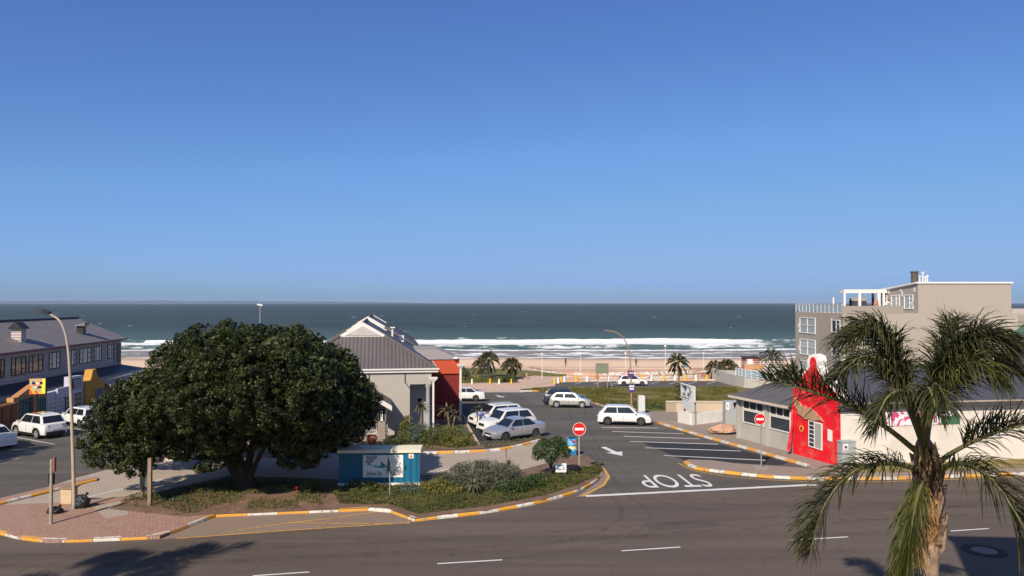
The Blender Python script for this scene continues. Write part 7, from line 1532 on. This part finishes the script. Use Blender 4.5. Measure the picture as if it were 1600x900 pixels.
for i, f_ in enumerate(FR):
    for k in range((1, 1, 1, 2, 1, 1, 1, 0, 0, 0, 0, 1, 1, 1, 0)[i]):
        jx = random.uniform(-20, 20); jy = random.uniform(-14, 16); jz = random.uniform(-.5, .5)
        EX.append(([f_[0][0]]+[(a_+jx*(q+1)/4, b_+jy*(q+1)/4, c_+jz*(q+1)/4) for q, (a_, b_, c_) in enumerate(f_[0][1:])],)+f_[1:])
for i, (path, L_, n, mt, st_, dr_, li_) in enumerate(FR+EX):
    V, F, rn, pts = frond_np(pp(path), L_, int(n*1.5), .024, st_, .85 if mt is LM_PALMG and path[-1][1] > 900 else .62, dr_, li_, jit=.17, wind=((.10 if path[-1][0] > 1480 else -.14), .0, 0))
    fo_ = link_np('frond', V, F, rn, mt, palm)
    k = len(pts); MB().tube(pts, [.055*(1-j/k)+.010 for j in range(k)], 6).build('midrib', RACH, fo_, smooth=True)
pts = smooth_line([gb_-Vector((0, 0, .3)), gb_+Vector((0, 0, 2)), P(1453, 850, 16), P(1456, 800, 16), P(1452, 750, 16), P(1446, 706, 16), P(1442, 680, 16)], 5)
tbm = pm('foreground_palm_trunk', (.30, .205, .145), .95, .4, 3.5, bump=1.0, bscale=9, dirt=(.12, .08, .055), dscale=2.5, damt=(.45, .6))
MB().tube(pts, list(np.interp(np.linspace(0, 1, len(pts)), [0, .55, .68, .8, .9, 1], [.21, .155, .20, .25, .17, .06])), 14).build('trunk', tbm, palm, smooth=True)
for i in range(26):                       # cut leaf bases
    a = i*2.4; z = i/25*1.35-.35; c = P(1455-8*z, 815-95*z, 16); d = Vector((math.cos(a), math.sin(a), 0)); r0 = .15-.03*abs(z-.4)
    MB().hexa([c+d*r0*.6+Vector((-d.y, d.x, 0))*.10-Vector((0, 0, .25)), c+d*r0*.6-Vector((-d.y, d.x, 0))*.10-Vector((0, 0, .25)), c+d*(r0+.10)-Vector((-d.y, d.x, 0))*.07-Vector((0, 0, .1)), c+d*(r0+.10)+Vector((-d.y, d.x, 0))*.07-Vector((0, 0, .1)),
                      c+d*r0*.9+Vector((-d.y, d.x, 0))*.06+Vector((0, 0, .25)), c+d*r0*.9-Vector((-d.y, d.x, 0))*.06+Vector((0, 0, .25)), c+d*(r0+.20)-Vector((-d.y, d.x, 0))*.03+Vector((0, 0, .35)), c+d*(r0+.20)+Vector((-d.y, d.x, 0))*.03+Vector((0, 0, .35))]).build('leaf_base', tbm, palm)
# fibre hanging at the crown
fb_ = []
for i in range(340):
    c = P(1449+random.uniform(-13, 13), 705+random.uniform(-15, 110), 16+random.uniform(-.3, .1)); v, f, r, _ = (lambda a: (np.array([tuple(q) for q in a]), np.array([[0, 1, 2, 3]]), np.array([random.random()]), 0))([c, c+Vector((.02, 0, 0)), c+Vector((.03+random.uniform(-.1, .1), -.05, -random.uniform(.3, .8))), c+Vector((.01+random.uniform(-.1, .1), -.05, -.3))]); fb_.append((v, f, r))
link_np('fibre', *merge_np(fb_), LM_DRY, palm)
# the other palms of the row stand just outside the picture and throw their shadows into it
p2 = copy_tree(palm); p2.location = (-19.6, 14.6, 0); p2.rotation_euler.z = R(200); p2.scale = (1.2, 1.2, 1.22); tag(p2, 'tall palm left of the picture whose shadow falls on the near road', 'palm', 'roadside palms')
p3 = copy_tree(palm); p3.location = (-38.5, 35.5, 0); p3.rotation_euler.z = R(80); p3.scale = (1.2, 1.2, 1.25); tag(p3, 'tall palm left of the picture whose shadow falls on the left car park', 'palm', 'roadside palms')
